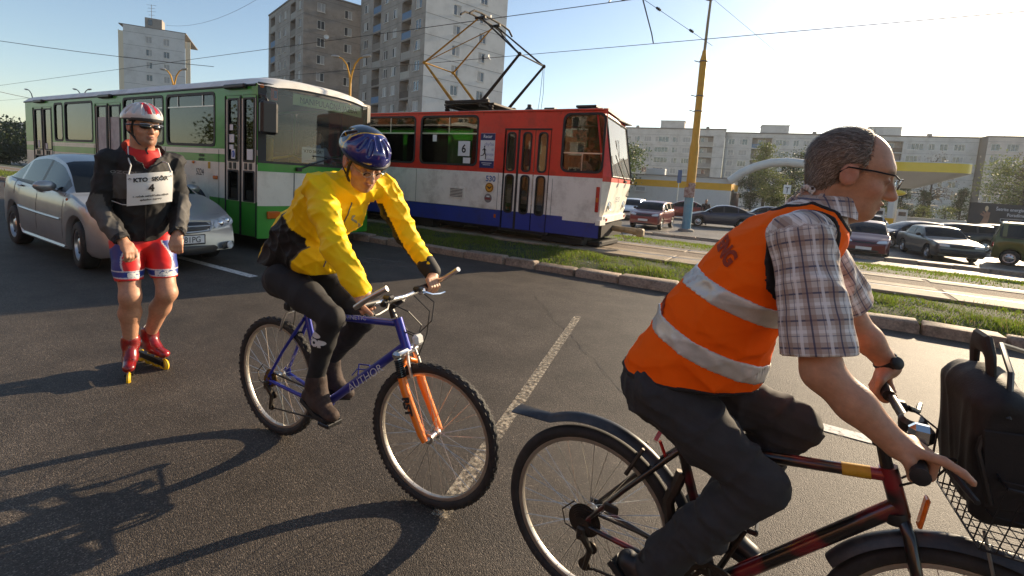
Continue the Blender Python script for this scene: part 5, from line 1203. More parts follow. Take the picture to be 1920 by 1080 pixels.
# billboard
bb = empty('billboard', (11.9, 53.8, -.66), R(26), 'dark energy-saving billboard with a hand holding a lamp and white lettering', 'billboard')
m_bbd = mat('billboard print dark', C(30, 30, 40), .6, col2=C(44, 40, 48), vscale=.6)
mb = MB(); mb.mt(0).box((4.0, 0, 1.75), (8.0, .12, 2.2)).mt(1).box((4.0, -.065, .85), (7.98, .01, .4)); mb.build('panel', [m_bbd, mat('billboard blue', C(45, 80, 125), .6, var=.2, vscale=.5)], bb)
mb = MB(); text(mb, 'Šetrite energiu pohodlne', (1.95, -.07, 2.42), (1, 0, 0), (0, 0, 1), .36, bold=.006, align='LEFT'); text(mb, 'Poradíme vám', (2.85, -.07, 1.98), (1, 0, 0), (0, 0, 1), .36, bold=.006, align='LEFT')
ring(mb, rrect(2.4, 4.9, 1.38, 1.66, .02), rrect(2.43, 4.87, 1.41, 1.63, .01), (0, -.07, 0), (1, 0, 0), (0, 0, 1), (0, -.01, 0)); mb.box((3.7, -.07, 1.52), (2.0, .004, .05))
mb.build('lettering', mat('billboard lettering', C(190, 190, 195), .6), bb, smooth=0)
mb = MB()
for p0, p1, r0, r1 in (((.95, 0, .66), (1.25, 0, 1.35), .28, .24), ((1.25, 0, 1.3), (1.35, 0, 1.75), .26, .22), ((1.3, 0, 1.7), (.85, 0, 1.95), .1, .08), ((1.35, 0, 1.8), (1.0, 0, 2.15), .1, .08), ((1.4, 0, 1.8), (1.3, 0, 2.2), .1, .08), ((1.45, 0, 1.7), (1.5, 0, 2.1), .09, .07)):
    q = MB(); q.tube([p0, p1], [r0, r1], 10); V = np.concatenate(q.v); V[:, 1] = V[:, 1]*.06-.07; mb.add(V, q.f)
mb.build('printed_hand', mat('billboard skin', C(150, 110, 88), .6, var=.2, vscale=2), bb)
mb = MB(); mb.sphere((1.25, -.07, 2.4), (.14, .02, .22), 12, 8); mb.build('printed_lamp', mat('billboard lamp', C(215, 190, 150), .6), bb)
for x in (1, 4, 7): mb = MB(); mb.box((x, .15, .4), (.2, .2, .9)); mb.build('post', m_concd, bb)

# ================================================================== street furniture
m_py = mat('post yellow', C(205, 150, 25), .5, var=.1, vscale=2, dirt=C(130, 95, 30), dscale=2, damt=.5); m_pb = mat('post blue', C(105, 150, 170), .55, var=.1, vscale=3, dirt=C(150, 150, 140), dscale=3, damt=.5)
m_conc2 = mat('footing concrete', C(140, 132, 120), .9, var=.2, vscale=5)
po = empty('catenary_post', (-5.35, 28.0, -.66), 0, 'tall yellow post with pale blue foot standing on the parking lot', 'post')
mb = MB(); mb.lathe([(.24, .02), (.235, 2.0)], (0, 0, 0), (0, 0, 1), 20); mb.build('blue_foot', m_pb, po, smooth=50)
mb = MB(); mb.lathe([(.242, 1.9), (.24, 4.6), (.19, 4.9), (.185, 9.2), (.12, 9.5), (.10, 9.7)], (0, 0, 0), (0, 0, 1), 20); mb.build('shaft', m_py, po, smooth=50)
mb = MB(); mb.lathe([(.45, 0), (.42, .1), (.3, .16)], (0, 0, 0), (0, 0, 1), 16); mb.build('footing', m_conc2, po)
mb = MB(); mb.tube([(0, 0, 9.5), (.02, .0, 11.2), (.05, 0, 12.4), (-.1, 0, 13.6), (-.7, -.1, 14.6), (-2.0, -.3, 15.2)], [.075, .07, .06, .055, .05, .045], 8); mb.build('lamp_arm', mat('arm grey', C(150, 130, 95), .6), po)
mb = MB(); mb.box((.0, -.25, 2.15), (.5, .03, .55), rot=rotm('Z', .2)); mb.box((.12, -.26, 2.3), (.35, .02, .75)); mb.build('torn_poster', mat('torn paper', C(190, 175, 165), .8, col2=C(120, 70, 60), vscale=7), po)
for z in (6.5, 7.3, 9.1, 12.3): mb = MB(); mb.lathe([(.2, 0), (.22, .03), (.2, .06)], (0, 0, z), (0, 0, 1), 16); mb.tube([(-.15, 0, z), (-.45, -.1, z+.08)], .025, 5); mb.build('clamp', m_joint, po)
def street_lamp(x, y, ztop, label, double=True, yellow=True, rz=0.):
    l = empty('street_lamp', (x, y, -.3), rz, label, 'street lamp', 'street lamps behind the bus'); m_ = m_py if yellow else mat('lamp grey', C(120, 118, 112), .6)
    H_ = ztop+.3; mb = MB(); mb.lathe([(.11, 0), (.1, 2), (.07, H_-1.6)], (0, 0, 0), (0, 0, 1), 12); mb.build('pole', m_, l)
    for s in ((-1, 1) if double else (-1,)):
        mb = MB(); mb.tube([(0, 0, H_-1.65), (s*.08, 0, H_-1.1), (s*.3, 0, H_-.45), (s*.62, 0, H_-.1), (s*.9, 0, H_)], [.06, .055, .05, .045, .04], 8); mb.build('arm', m_, l)
        mb = MB(); mb.sphere((s*1.12, 0, H_+.04), (.33, .13, .09), 12, 8, rot=rotm('Y', s*-.12)); mb.build('lamp_head', mat('lamp head', C(170, 168, 160), .5), l)
street_lamp(-25.4, 21.7, 8.6, 'yellow double street lamp rising behind the bus windscreen', rz=R(15))
street_lamp(-44.3, 20.2, 8.6, 'yellow double street lamp in front of the lone white tower', rz=R(15))
street_lamp(-70, 22.7, 8.5, 'grey double street lamp above the middle of the bus roof', yellow=False, rz=R(15))
street_lamp(-78.8, 21.0, 8.5, 'grey single-arm street lamp above the rear of the bus', double=False, yellow=False, rz=R(15))
tl = empty('traffic_light', (6.0, 19.8, -.5), R(-60), 'black traffic signal heads at the edge of the grass bank', 'traffic light')
mb = MB(); mb.tube([(0.5, 0, 0), (0.5, 0, 3.2)], .06, 8); mb.tube([(.5, 0, 2.6), (0, 0, 2.6)], .03, 6); mb.build('pole', m_joint, tl)
for z in (2.84, 2.58, 2.32):
    mb = MB(); mb.box((0, 0, z), (.26, .2, .25), ch=.03); mb.lathe([(.10, 0), (.11, .2)], (0, -.1, z), (0, -1, -.1), 14, caps=False); mb.build('signal_head', m_black, tl)

# ---- overhead wires
m_wire = mat('copper wire', (.03, .028, .026), .6)
def wire(name, pts, r, label, grp=None):
    mb = MB(); mb.tube(pts, r, 5); return prop(mb.build(name, m_wire, None), label, 'wire', grp)
def sag(a, b, n=12, d=.0):
    a = np.array(a, float); b = np.array(b, float); return [a+(b-a)*t-np.array((0, 0, d*4*t*(1-t))) for t in np.linspace(0, 1, n)]
wire('contact_wire', sag((-120, 10.35, 5.45), (60, 10.35, 5.45), 4), .009, 'near contact wire touching the pantograph')
wire('contact_wire', sag((-120, 13.6, 5.45), (60, 13.6, 5.45), 4), .009, 'farther contact wire running behind the pantograph')
wire('span_wire', sag((-4.8, 9.6, 6.4), (-2.6, 14.6, 5.55), 6), .006, 'span wire with insulators above the tram front')
wire('span_wire', sag((-3.9, 9.6, 6.9), (-1.2, 17, 5.9), 6), .004, 'thin guy wire crossing the sky beside the hanging loop')
wire('feeder_loop', [(-4.05, 10.35, 5.47), (-4.1, 10.7, 5.7), (-4.0, 11.1, 5.75), (-3.75, 11.2, 5.9), (-3.7, 10.9, 6.2), (-3.9, 10.7, 6.3), (-3.95, 10.5, 6.15), (-3.75, 10.6, 6.0), (-3.6, 11.2, 5.8), (-3.9, 13.2, 5.6), (-3.95, 13.6, 5.47)], .016, 'black looped feeder cable hanging above the tram')
wire('span_wire', sag((-55, 8, 9.5), (-38, 20, 8.4), 8, .2), .02, 'span wire with insulators in the sky above the bus rear')
wire('span_wire', sag((-75, 12, 8.2), (-100, 40, 8.3), 8, .4), .03, 'sagging span wire low in the sky left of the bus')
wire('phone_wire', sag((-128, 57, 31.5), (-75, 50, 30.5), 14, 2.2), .025, 'thin cable sagging between the two towers')
g5 = np.random.default_rng(8)
for (x, y, z, lab) in ((-4.35, 10.6, 6.22, 'next to the looped cable'), (-3.55, 12.4, 5.92, 'halfway down the span wire'), (-3.0, 13.7, 5.72, 'at the low end of the span wire')):
    mb = MB(); mb.lathe([(.015, -.09), (.035, -.06), (.02, -.03), (.04, 0), (.02, .03), (.035, .06), (.015, .09)], (x, y, z), (.4, .9, -.15), 8); prop(mb.build('insulator', m_black, None, smooth=60), 'small dark wire insulator '+lab, 'insulator', 'wire insulators')

# ================================================================== trees
m_bark = mat('bark', (.06, .048, .036), .9, var=.35, vscale=12, bump=.6, bscale=20)
m_leaf = mat('leaf', (.08, .12, .03), .55, attr='col', var=.2, vscale=1.5); leafy(m_leaf, .4)
def tree(name, x, y, z, h, cr, label, seed, col=((.05, .085, .02), (.10, .15, .03)), n=4200, leaf=.2, shape='round', group='trees in the background', stem=.25):
    g = np.random.default_rng(seed); t = empty(name, (x, y, z), g.uniform(0, 6), label, 'tree', group)
    mb = MB(); lean = g.normal(0, .03*h, 2); top = np.array((lean[0], lean[1], h*.82))
    mb.tube([(0, 0, 0), (lean[0]*.2, lean[1]*.2, h*.3), (lean[0]*.6, lean[1]*.6, h*.6), top], [.028*h*.6+.05, .02*h*.6+.03, .012*h*.6+.02, .015], 7)
    tips = []
    nb = 26 if shape != 'cone' else 40
    for i in range(nb):
        u_ = g.uniform(stem, .97); a = g.uniform(0, 2*PI)
        if shape == 'cone': rad = cr*(1-(u_-stem)/(1-stem))**.9*g.uniform(.7, 1.05)+.1; rise = -.05*h*.3
        elif shape == 'birch': rad = cr*math.sin(PI*min(1, (u_-stem)/(1-stem)*.85+.15))**.8*g.uniform(.55, 1.1); rise = .08*h
        else: rad = cr*math.sqrt(max(.05, 1-((u_-.62)/.42)**2))*g.uniform(.6, 1.08); rise = .10*h
        b0 = np.array((lean[0]*u_, lean[1]*u_, h*u_*.85)); b1 = b0+np.array((math.cos(a)*rad, math.sin(a)*rad, rise*g.uniform(.4, 1.2)))
        mid = (b0+b1)/2+np.array((0, 0, .04*h)); mb.tube([b0, mid, b1], [.007*h+.01, .005*h+.006, .008], 5); tips += [(b1, 1.), (mid, .8), ((mid+b1)/2, 1.)]
    mb.build('trunk', m_bark, t, smooth=60)
    k = g.integers(0, len(tips), n); C0 = np.array([tips[i][0] for i in k]); sg = .16*cr if shape != 'cone' else .12*cr
    P = C0+g.normal(0, 1, (n, 3))*np.array((sg*1.25, sg*1.25, sg))
    d1 = g.normal(0, 1, (n, 3)); d1 /= np.linalg.norm(d1, axis=1)[:, None]; d2 = np.cross(d1, g.normal(0, 1, (n, 3))); d2 /= np.linalg.norm(d2, axis=1)[:, None]
    s = leaf*g.uniform(.55, 1.25, (n, 1)); V = np.stack([P-d1*s*.5, P+d2*s*.32, P+d1*s*.5, P-d2*s*.32], 1).reshape(-1, 3)
    b = np.arange(n)*4; F = np.stack([b, b+1, b+2, b+3], 1)
    cl = g.uniform(0, 1, len(tips))[k]; tt = np.clip(.6*cl+.4*g.uniform(0, 1, n), 0, 1)[:, None]
    cc = np.array(col[0])*(1-tt)+np.array(col[1])*tt
    mesh_obj('crown', V, F, m_leaf, t, 0, col=np.repeat(cc, 4, 0)); return t
LIGHT = ((.075, .10, .02), (.16, .19, .045)); DARK = ((.02, .035, .012), (.045, .07, .02)); MID = ((.045, .07, .018), (.09, .13, .03))
tree('birch_tree', -4.6, 75, -.7, 10.2, 2.3, 'tall light green birch rising over the white arch', 1, LIGHT, 5200, .24, 'birch', stem=.15)
tree('broadleaf_tree', -1.6, 80, -.7, 9.4, 2.9, 'dark broadleaf tree behind the white arch', 2, DARK, 4500, .26)
tree('broadleaf_tree', -3.0, 68, -.7, 5.6, 2.0, 'yellow-green young tree below the white arch', 3, LIGHT, 3800, .2, stem=.12)
tree('broadleaf_tree', 1.3, 71, -.7, 5.8, 2.0, 'small bright tree between the T sign and the canopy', 4, LIGHT, 3200, .2, stem=.12)
tree('broadleaf_tree', -5.8, 71, -.7, 5.2, 1.9, 'dark bush-like tree beside the end of the shop', 14, DARK, 3200, .2, stem=.08)
tree('chestnut_tree', -19.4, 57, -.7, 8.2, 3.2, 'chestnut tree showing beside the tram windscreen', 5, MID, 4600, .3, stem=.2)
tree('broadleaf_tree', 22.5, 80, -.7, 9.0, 3.6, 'mid green tree above the billboard', 6, LIGHT, 4800, .26, stem=.15)
tree('bare_tree', 15.2, 88, -.7, 10.0, 3.0, 'thin reddish half-bare tree in front of the rose grey block', 7, ((.06, .045, .03), (.1, .08, .05)), 1100, .2)
tree('broadleaf_tree', 27, 86, -.7, 12.0, 4.2, 'brownish tree at the edge of the rose grey block', 17, ((.06, .055, .025), (.13, .11, .05)), 3500, .26)
for i, (x, y, h) in enumerate(((9.0, 84, 5.2), (11.5, 84, 6.6), (14.0, 85, 5.0), (17.5, 83, 5.6))):
    tree('conifer', x, y, -.7, h, 1.6, ['squat dark conifer left of the pair behind the low wall', 'tallest dark conifer behind the low wall', 'dark conifer beside the bare tree', 'dark conifer next to the billboard'][i], 30+i, DARK, 2600, .2, 'cone', stem=.06)
for i, (x, y, h) in enumerate(((6.6, 66, 2.9), (9.2, 73, 2.2), (12.1, 72.5, 2.5), (14.0, 72, 2.6))):
    tree('shrub', x, y, -.7, h, .95, ['spindly young tree in front of the low wall', 'small light bush above the low wall coping', 'round light bush behind the low wall', 'light bush beside the billboard frame'][i], 40+i, LIGHT, 900, .14, stem=.2, group='bushes at the low wall')
for i, (x, y, h, cr) in enumerate(((-94, 22, 5.4, 4.2), (-86, 19.5, 4.8, 4.0), (-100, 32, 5.8, 4.6), (-78, 24.5, 4.6, 3.4))):
    tree('broadleaf_tree', x, y, -.5, h, cr, ['dark tree at the far left beyond the grass verge', 'dense dark tree just left of the bus rear', 'tallest dark tree under the far flats', 'dark tree touching the rear corner of the bus'][i], 50+i, DARK, 4200, .34, stem=.1)
tree('broadleaf_tree', -30, 34, -.7, 7, 3.4, 'tree hidden between the tram and the tower, seen through the windows', 60, MID, 3000, .3)

for i, x in enumerate((-27, -35, -44, -53, -63, -73)):
    tree('broadleaf_tree', x, 27+(i % 3)*1.5, -.7, 4.6, 3.4, 'dark roadside tree in the row seen only through the bus windows', 70+i, DARK, 1800, .4, stem=.06, group='tree row behind the bus')  # unseen row, added to block the bright sky behind the bus windows
# the other side of the street, which the bus and tram windows mirror
ob_ = empty('brick_apartment_block', (24, -34, 0), R(180), 'long brown brick apartment block mirrored in the tram windows', 'building')
m_brick = mat('brown render', C(150, 96, 60), .9, var=.15, vscale=.6, dirt=C(100, 70, 50), dscale=.8)
facade(ob_, 'front_wall', (0, 0, 0), (1, 0, 0), (0, -1, 0), 96, 0, 5, 2.9, [('w', a, a+1.8) for a in np.arange(2, 92, 5.5)], m_brick, rg, base=1.2)
mb = MB(); mb.box((48, 6, 17.2), (96.4, 12.4, .4)); mb.build('roof', m_joint, ob_)
for i, x in enumerate((-62, -50, -38, -27, -15, -4, 9)):
    tree('street_tree', x, -25+(i % 2)*3, 0, 7.5+(i % 3), 4.2, 'street tree in the row along the opposite pavement', 90+i, MID, 1800, .45, stem=.2, group='trees along the opposite pavement')
# ---- low sun haze over the whole place
hz_ = bpy.data.materials.new('haze air'); hz_.use_nodes = True; t_ = hz_.node_tree; t_.nodes.clear(); o_ = t_.nodes.new('ShaderNodeOutputMaterial'); pv = t_.nodes.new('ShaderNodeVolumePrincipled')
pv.inputs['Color'].default_value = (.92, .94, .97, 1); pv.inputs['Density'].default_value = .0003; pv.inputs['Anisotropy'].default_value = .35; t_.links.new(pv.outputs[0], o_.inputs['Volume'])
mb = MB(); mb.box((-150, 60, 20), (700, 420, 46)); hb_o = mb.build('haze', hz_, None, smooth=0); prop(hb_o, 'thin pale haze filling the air over the street', 'haze', kind='stuff')
# ================================================================== figures: joint positions (metres, street frame)
_f = np.array((math.cos(R(-14)), math.sin(R(-14)), 0)); _l = np.array((-_f[1], _f[0], 0)); _c = np.array((-3.85, 1.56, 0))
def _sk(fw, lat, z): return _c+_f*fw+_l*lat+np.array((0, 0, z))
SK = dict(pel=_sk(-.10, 0, .93), chest=_sk(-.02, 0, 1.32), neck=_sk(.02, .0, 1.53), head=_sk(.055, .0, 1.70),
    shR=_sk(-.01, -.178, 1.47), shL=_sk(-.01, .172, 1.48), elR=_sk(-.01, -.232, 1.15), elL=_sk(-.02, .215, 1.18), wrR=_sk(.19, -.135, .955), wrL=_sk(.12, .170, .985),
    hipR=_sk(-.09, -.085, .91), hipL=_sk(-.09, .095, .91), knR=_sk(.10, -.095, .57), knL=_sk(.12, .105, .575), anR=_sk(-.02, -.085, .205), anL=_sk(-.13, .04, .215))
YM = dict(pel=np.array((-2.33, 1.62, .95)), chest=np.array((-2.02, 1.63, 1.29)), neck=np.array((-1.885, 1.635, 1.46)), head=np.array((-1.80, 1.63, 1.555)),
    shR=np.array((-1.905, 1.46, 1.415)), shL=np.array((-1.855, 1.82, 1.425)), elR=np.array((-1.665, 1.375, 1.16)), elL=np.array((-1.755, 1.91, 1.165)), wrR=np.array((-1.505, 1.385, 1.0)), wrL=np.array((-1.585, 1.92, 1.0)),
    hipR=np.array((-2.25, 1.535, .925)), hipL=np.array((-2.25, 1.715, .925)), knR=np.array((-1.85, 1.51, .80)), knL=np.array((-1.87, 1.73, .74)), anR=np.array((-1.965, 1.515, .44)), anL=np.array((-2.13, 1.735, .43)))
OM = dict(pel=np.array((-.30, 1.58, .93)), chest=np.array((-.09, 1.58, 1.27)), neck=np.array((.035, 1.58, 1.455)), head=np.array((.115, 1.58, 1.605)),
    shR=np.array((.01, 1.405, 1.405)), shL=np.array((.03, 1.755, 1.405)), elR=np.array((.085, 1.335, 1.10)), elL=np.array((.17, 1.84, 1.14)), wrR=np.array((.24, 1.325, .975)), wrL=np.array((.29, 1.86, 1.005)),
    hipR=np.array((-.30, 1.49, .885)), hipL=np.array((-.30, 1.67, .885)), knR=np.array((-.025, 1.475, .70)), knL=np.array((.045, 1.675, .825)), anR=np.array((-.275, 1.485, .33)), anL=np.array((-.13, 1.685, .50)))
# ================================================================== sculpting volumes -> one continuous skin
class Vol:
    def __init__(s, lo, hi, h):
        s.lo = np.asarray(lo, float); s.h = h; n = np.ceil((np.asarray(hi, float)-s.lo)/h).astype(int)+1
        s.ax = [s.lo[i]+h*np.arange(n[i]) for i in range(3)]; s.F = np.full(n, .08, np.float32); s.n = n
    def _sl(s, lo, hi, pad):
        a = np.clip(np.floor((np.asarray(lo)-pad-s.lo)/s.h).astype(int), 0, s.n); b = np.clip(np.ceil((np.asarray(hi)+pad-s.lo)/s.h).astype(int)+1, 0, s.n)
        return tuple(slice(x, y) for x, y in zip(a, b))
    def _g(s, sl): return [s.ax[0][sl[0]][:, None, None].astype(np.float32), s.ax[1][sl[1]][None, :, None].astype(np.float32), s.ax[2][sl[2]][None, None, :].astype(np.float32)]
    def _put(s, sl, D, k, op):
        if D.size == 0: return
        F = s.F[sl]; D = D.astype(np.float32)
        if op == 'add':
            if k > 0: h = np.clip(.5+.5*(D-F)/k, 0, 1); s.F[sl] = D*(1-h)+F*h-k*h*(1-h)
            else: s.F[sl] = np.minimum(F, D)
        elif op == 'sub':
            D = -D
            if k > 0: h = np.clip(.5-.5*(D-F)/k, 0, 1); s.F[sl] = D*(1-h)+F*h+k*h*(1-h)
            else: s.F[sl] = np.maximum(F, D)
    def cone(s, a, b, ra, rb, k=.02, op='add', flat=None, grow=0.):
        """tapered limb; flat=(axis, factor) squashes the section along an axis"""
        a = np.asarray(a, float); b = np.asarray(b, float); ra += grow; rb += grow; r = max(ra, rb)*(max(1, flat[1]) if flat else 1)
        sl = s._sl(np.minimum(a, b)-r, np.maximum(a, b)+r, k+.05); X, Y, Z = s._g(sl); d = b-a; dd = d@d+1e-9
        t = np.clip(((X-a[0])*d[0]+(Y-a[1])*d[1]+(Z-a[2])*d[2])/dd, 0, 1)
        qx, qy, qz = X-a[0]-t*d[0], Y-a[1]-t*d[1], Z-a[2]-t*d[2]
        if flat:
            ax = unit(flat[0]); f = flat[1]; c = qx*ax[0]+qy*ax[1]+qz*ax[2]; q2 = qx*qx+qy*qy+qz*qz
            L = np.sqrt(np.maximum(q2-c*c+(c/f)**2, 1e-9)); D = (L-(ra+(rb-ra)*t))*min(1, f)
        else: D = np.sqrt(qx*qx+qy*qy+qz*qz)-(ra+(rb-ra)*t)
        s._put(sl, D, k, op); return s
    def ell(s, c, r, rot=None, k=.02, op='add', grow=0.):
        c = np.asarray(c, float); r = np.asarray(r, float)+grow; m = r.max(); sl = s._sl(c-m, c+m, k+.05); X, Y, Z = s._g(sl); x, y, z = X-c[0], Y-c[1], Z-c[2]
        if rot is not None:
            M = np.asarray(rot); x, y, z = [M[0, i]*x+M[1, i]*y+M[2, i]*z for i in range(3)]
        k0 = np.sqrt((x/r[0])**2+(y/r[1])**2+(z/r[2])**2); k1 = np.sqrt((x/r[0]**2)**2+(y/r[1]**2)**2+(z/r[2]**2)**2)+1e-6
        s._put(sl, k0*(k0-1)/k1, k, op); return s
    def box(s, c, half, rot=None, rad=.01, k=.01, op='add'):
        c = np.asarray(c, float); half = np.asarray(half, float); m = np.linalg.norm(half); sl = s._sl(c-m, c+m, k+.04); X, Y, Z = s._g(sl); x, y, z = X-c[0], Y-c[1], Z-c[2]
        if rot is not None:
            M = np.asarray(rot); x, y, z = [M[0, i]*x+M[1, i]*y+M[2, i]*z for i in range(3)]
        q = [np.abs(v)-(hh-rad) for v, hh in zip((x, y, z), half)]
        D = np.sqrt(sum(np.maximum(v, 0)**2 for v in np.broadcast_arrays(*q)))+np.minimum(np.maximum(np.maximum(q[0], q[1]), q[2]), 0)-rad
        s._put(sl, D, k, op); return s
    def grid(s): return s._g((slice(None),)*3)
    def cut(s, p, n, k=0.):
        """keep the side the normal points away from"""
        p = np.asarray(p, float); n = unit(n); X, Y, Z = s.grid(); D = (X-p[0])*n[0]+(Y-p[1])*n[1]+(Z-p[2])*n[2]; s.F = np.maximum(s.F, D.astype(np.float32)); return s
    def warp(s, fn): X, Y, Z = s.grid(); s.F = s.F+fn(X, Y, Z).astype(np.float32); return s
    def mesh(s):
        F = s.F; I = F < 0; n = s.n
        c = [I[i:n[0]-1+i, j:n[1]-1+j, k:n[2]-1+k] for i in (0, 1) for j in (0, 1) for k in (0, 1)]
        cnt = sum(x.astype(np.int8) for x in c); act = (cnt > 0) & (cnt < 8); ids = np.full(act.shape, -1, np.int64); A = np.argwhere(act); ids[act] = np.arange(len(A))
        if not len(A): return np.zeros((0, 3)), np.zeros((0, 4), int)
        val = {(i, j, k): F[A[:, 0]+i, A[:, 1]+j, A[:, 2]+k] for i in (0, 1) for j in (0, 1) for k in (0, 1)}
        S = np.zeros((len(A), 3)); W = np.zeros(len(A))
        for ax in range(3):
            for u in (0, 1):
                for v in (0, 1):
                    p = [0, 0, 0]; o = [t for t in range(3) if t != ax]; p[o[0]] = u; p[o[1]] = v; q = list(p); q[ax] = 1
                    a, b = val[tuple(p)], val[tuple(q)]; m = (a < 0) != (b < 0); t = np.where(m, a/(a-b+1e-12), 0)
                    P = np.tile(np.array(p, float), (len(A), 1)); P[:, ax] = t; S[m] += P[m]; W[m] += 1
        V = (A+S/W[:, None])*s.h+s.lo; Q = []
        for ax in range(3):
            o = [t for t in range(3) if t != ax]; sl0 = [slice(None)]*3; sl1 = [slice(None)]*3; sl0[ax] = slice(0, n[ax]-1); sl1[ax] = slice(1, n[ax])
            for t in o: sl0[t] = slice(1, n[t]-1); sl1[t] = slice(1, n[t]-1)
            a, b = I[tuple(sl0)], I[tuple(sl1)]; E = np.argwhere(a != b)
            if not len(E): continue
            fl = a[tuple(E.T)]; B_ = E.copy(); B_[:, o[0]] += 1; B_[:, o[1]] += 1
            def g(d0, d1):
                C_ = B_.copy(); C_[:, o[0]] -= d0; C_[:, o[1]] -= d1; return ids[tuple(C_.T)]
            q = np.stack([g(1, 1), g(0, 1), g(0, 0), g(1, 0)], 1)
            if ax == 1: fl = ~fl
            q[~fl] = q[~fl][:, ::-1]; Q.append(q)
        return V, np.concatenate(Q)
    def build(s, name, mats, parent, smooth=180, relax=1, **k):
        V, Q = s.mesh()
        for _ in range(relax):
            acc = np.zeros_like(V); cn = np.zeros(len(V))
            for i in range(4):
                a, b = Q[:, i], Q[:, (i+1) % 4]; np.add.at(acc, a, V[b]); np.add.at(acc, b, V[a]); np.add.at(cn, a, 1); np.add.at(cn, b, 1)
            V = .5*V+.5*acc/np.maximum(cn, 1)[:, None]
        fnc = k.pop('colfn', None); uvf = k.pop('uvfn', None)
        if k.pop('split', False):
            lab = np.arange(len(V))
            while True:
                m_ = lab[Q].min(1); new = lab.copy(); np.minimum.at(new, Q.ravel(), np.repeat(m_, 4)); new = new[new]
                if (new == lab).all(): break
                lab = new
            for q in np.unique(lab):
                ids = np.where(lab == q)[0]
                if len(ids) < 60: continue
                mp = np.full(len(V), -1); mp[ids] = np.arange(len(ids)); mesh_obj(name, V[ids], mp[Q[lab[Q[:, 0]] == q]], mats, parent, smooth)
            return None
        if fnc: k['col'] = fnc(V)
        if uvf: k['uv'] = uvf(V)
        return mesh_obj(name, V, Q, mats, parent, smooth, **k)

def folds(seed, amp, freq, dirs=None):
    """cloth folds: warped, sharp-crested ridges that come and go"""
    g = np.random.default_rng(seed); W_ = [(unit(g.normal(0, 1, 3)) if dirs is None else unit(np.asarray(dirs[i % len(dirs)])+g.normal(0, .3, 3)), freq*g.uniform(.6, 1.3), g.uniform(0, 6)) for i in range(5)]
    k1, k2, k3 = g.normal(0, 9, 3), g.normal(0, 9, 3), g.normal(0, 16, 3); p1, p2, p3 = g.uniform(0, 6, 3)
    def fn(X, Y, Z):
        w1 = np.sin(k1[0]*X+k1[1]*Y+k1[2]*Z+p1); w2 = np.sin(k2[0]*X+k2[1]*Y+k2[2]*Z+p2); w3 = np.sin(k3[0]*X+k3[1]*Y+k3[2]*Z+p3); r = 0
        for i, (d, f, p) in enumerate(W_):
            ph = .5*f*(d[0]*X+d[1]*Y+d[2]*Z)+p+.9*w1+.8*w2+.5*w3; m_ = np.clip(.5+.8*(w1, w2, w3)[i % 3]*(1 if i < 3 else -1), 0, 1)
            r = r+m_*((1-np.abs(np.sin(ph)))**2-.25)
        return -amp*r
    return fn

def hframe(fwd, up=(0, 0, 1)):
    f = unit(fwd); up = np.asarray(up, float); l = unit(np.cross(up, f)); u = np.cross(f, l); return np.stack([f, l, u], 1)   # columns: forward, left, up

def head_sdf(v, c, M, s=1., jaw=1.):
    """c: centre between the ears at eye height-ish; M columns fwd,left,up"""
    P = lambda f, l, u: np.asarray(c)+M@(np.array((f, l, u))*s)
    v.ell(P(-.012, 0, .035), np.array((.098, .076, .088))*s, M, .015)                 # cranium
    v.ell(P(.030, 0, -.030), np.array((.062, .060, .085))*s, M, .03)                  # face block
    v.ell(P(.036, 0, -.088), np.array((.045, .044*jaw, .030))*s, M, .03)              # jaw / chin
    v.ell(P(.072, 0, -.098), np.array((.018, .020, .015))*s, M, .018)                 # chin point
    v.ell(P(.060, 0, .030), np.array((.034, .058, .026))*s, M, .02)                   # brow
    for sd in (-1, 1):
        v.ell(P(.052, sd*.038, -.030), np.array((.026, .024, .022))*s, M, .02)        # cheek bones
        v.ell(P(.088, sd*.031, .002), np.array((.016, .017, .012))*s, M, .012, 'sub') # eye sockets
        v.ell(P(.078, sd*.031, .001), np.array((.013, .014, .012))*s, M, .004)        # eye balls under lids
        v.ell(P(-.012, sd*.079, -.008), np.array((.024, .009, .033))*s, M@rotm('Y', -.25), .004)   # ears
        v.ell(P(-.008, sd*.088, -.006), np.array((.013, .006, .020))*s, M@rotm('Y', -.25), .004, 'sub')
    v.cone(P(.086, 0, .012), P(.112, 0, -.034), .009*s, .0145*s, .010)                # nose
    for sd in (-1, 1): v.ell(P(.100, sd*.011, -.038), np.array((.011, .009, .008))*s, M, .006)
    v.ell(P(.092, 0, -.060), np.array((.013, .023, .0065))*s, M, .006); v.ell(P(.089, 0, -.072), np.array((.013, .020, .0075))*s, M, .006)   # lips
    v.ell(P(.101, 0, -.066), np.array((.012, .022, .0016))*s, M, .002, 'sub')
    return P

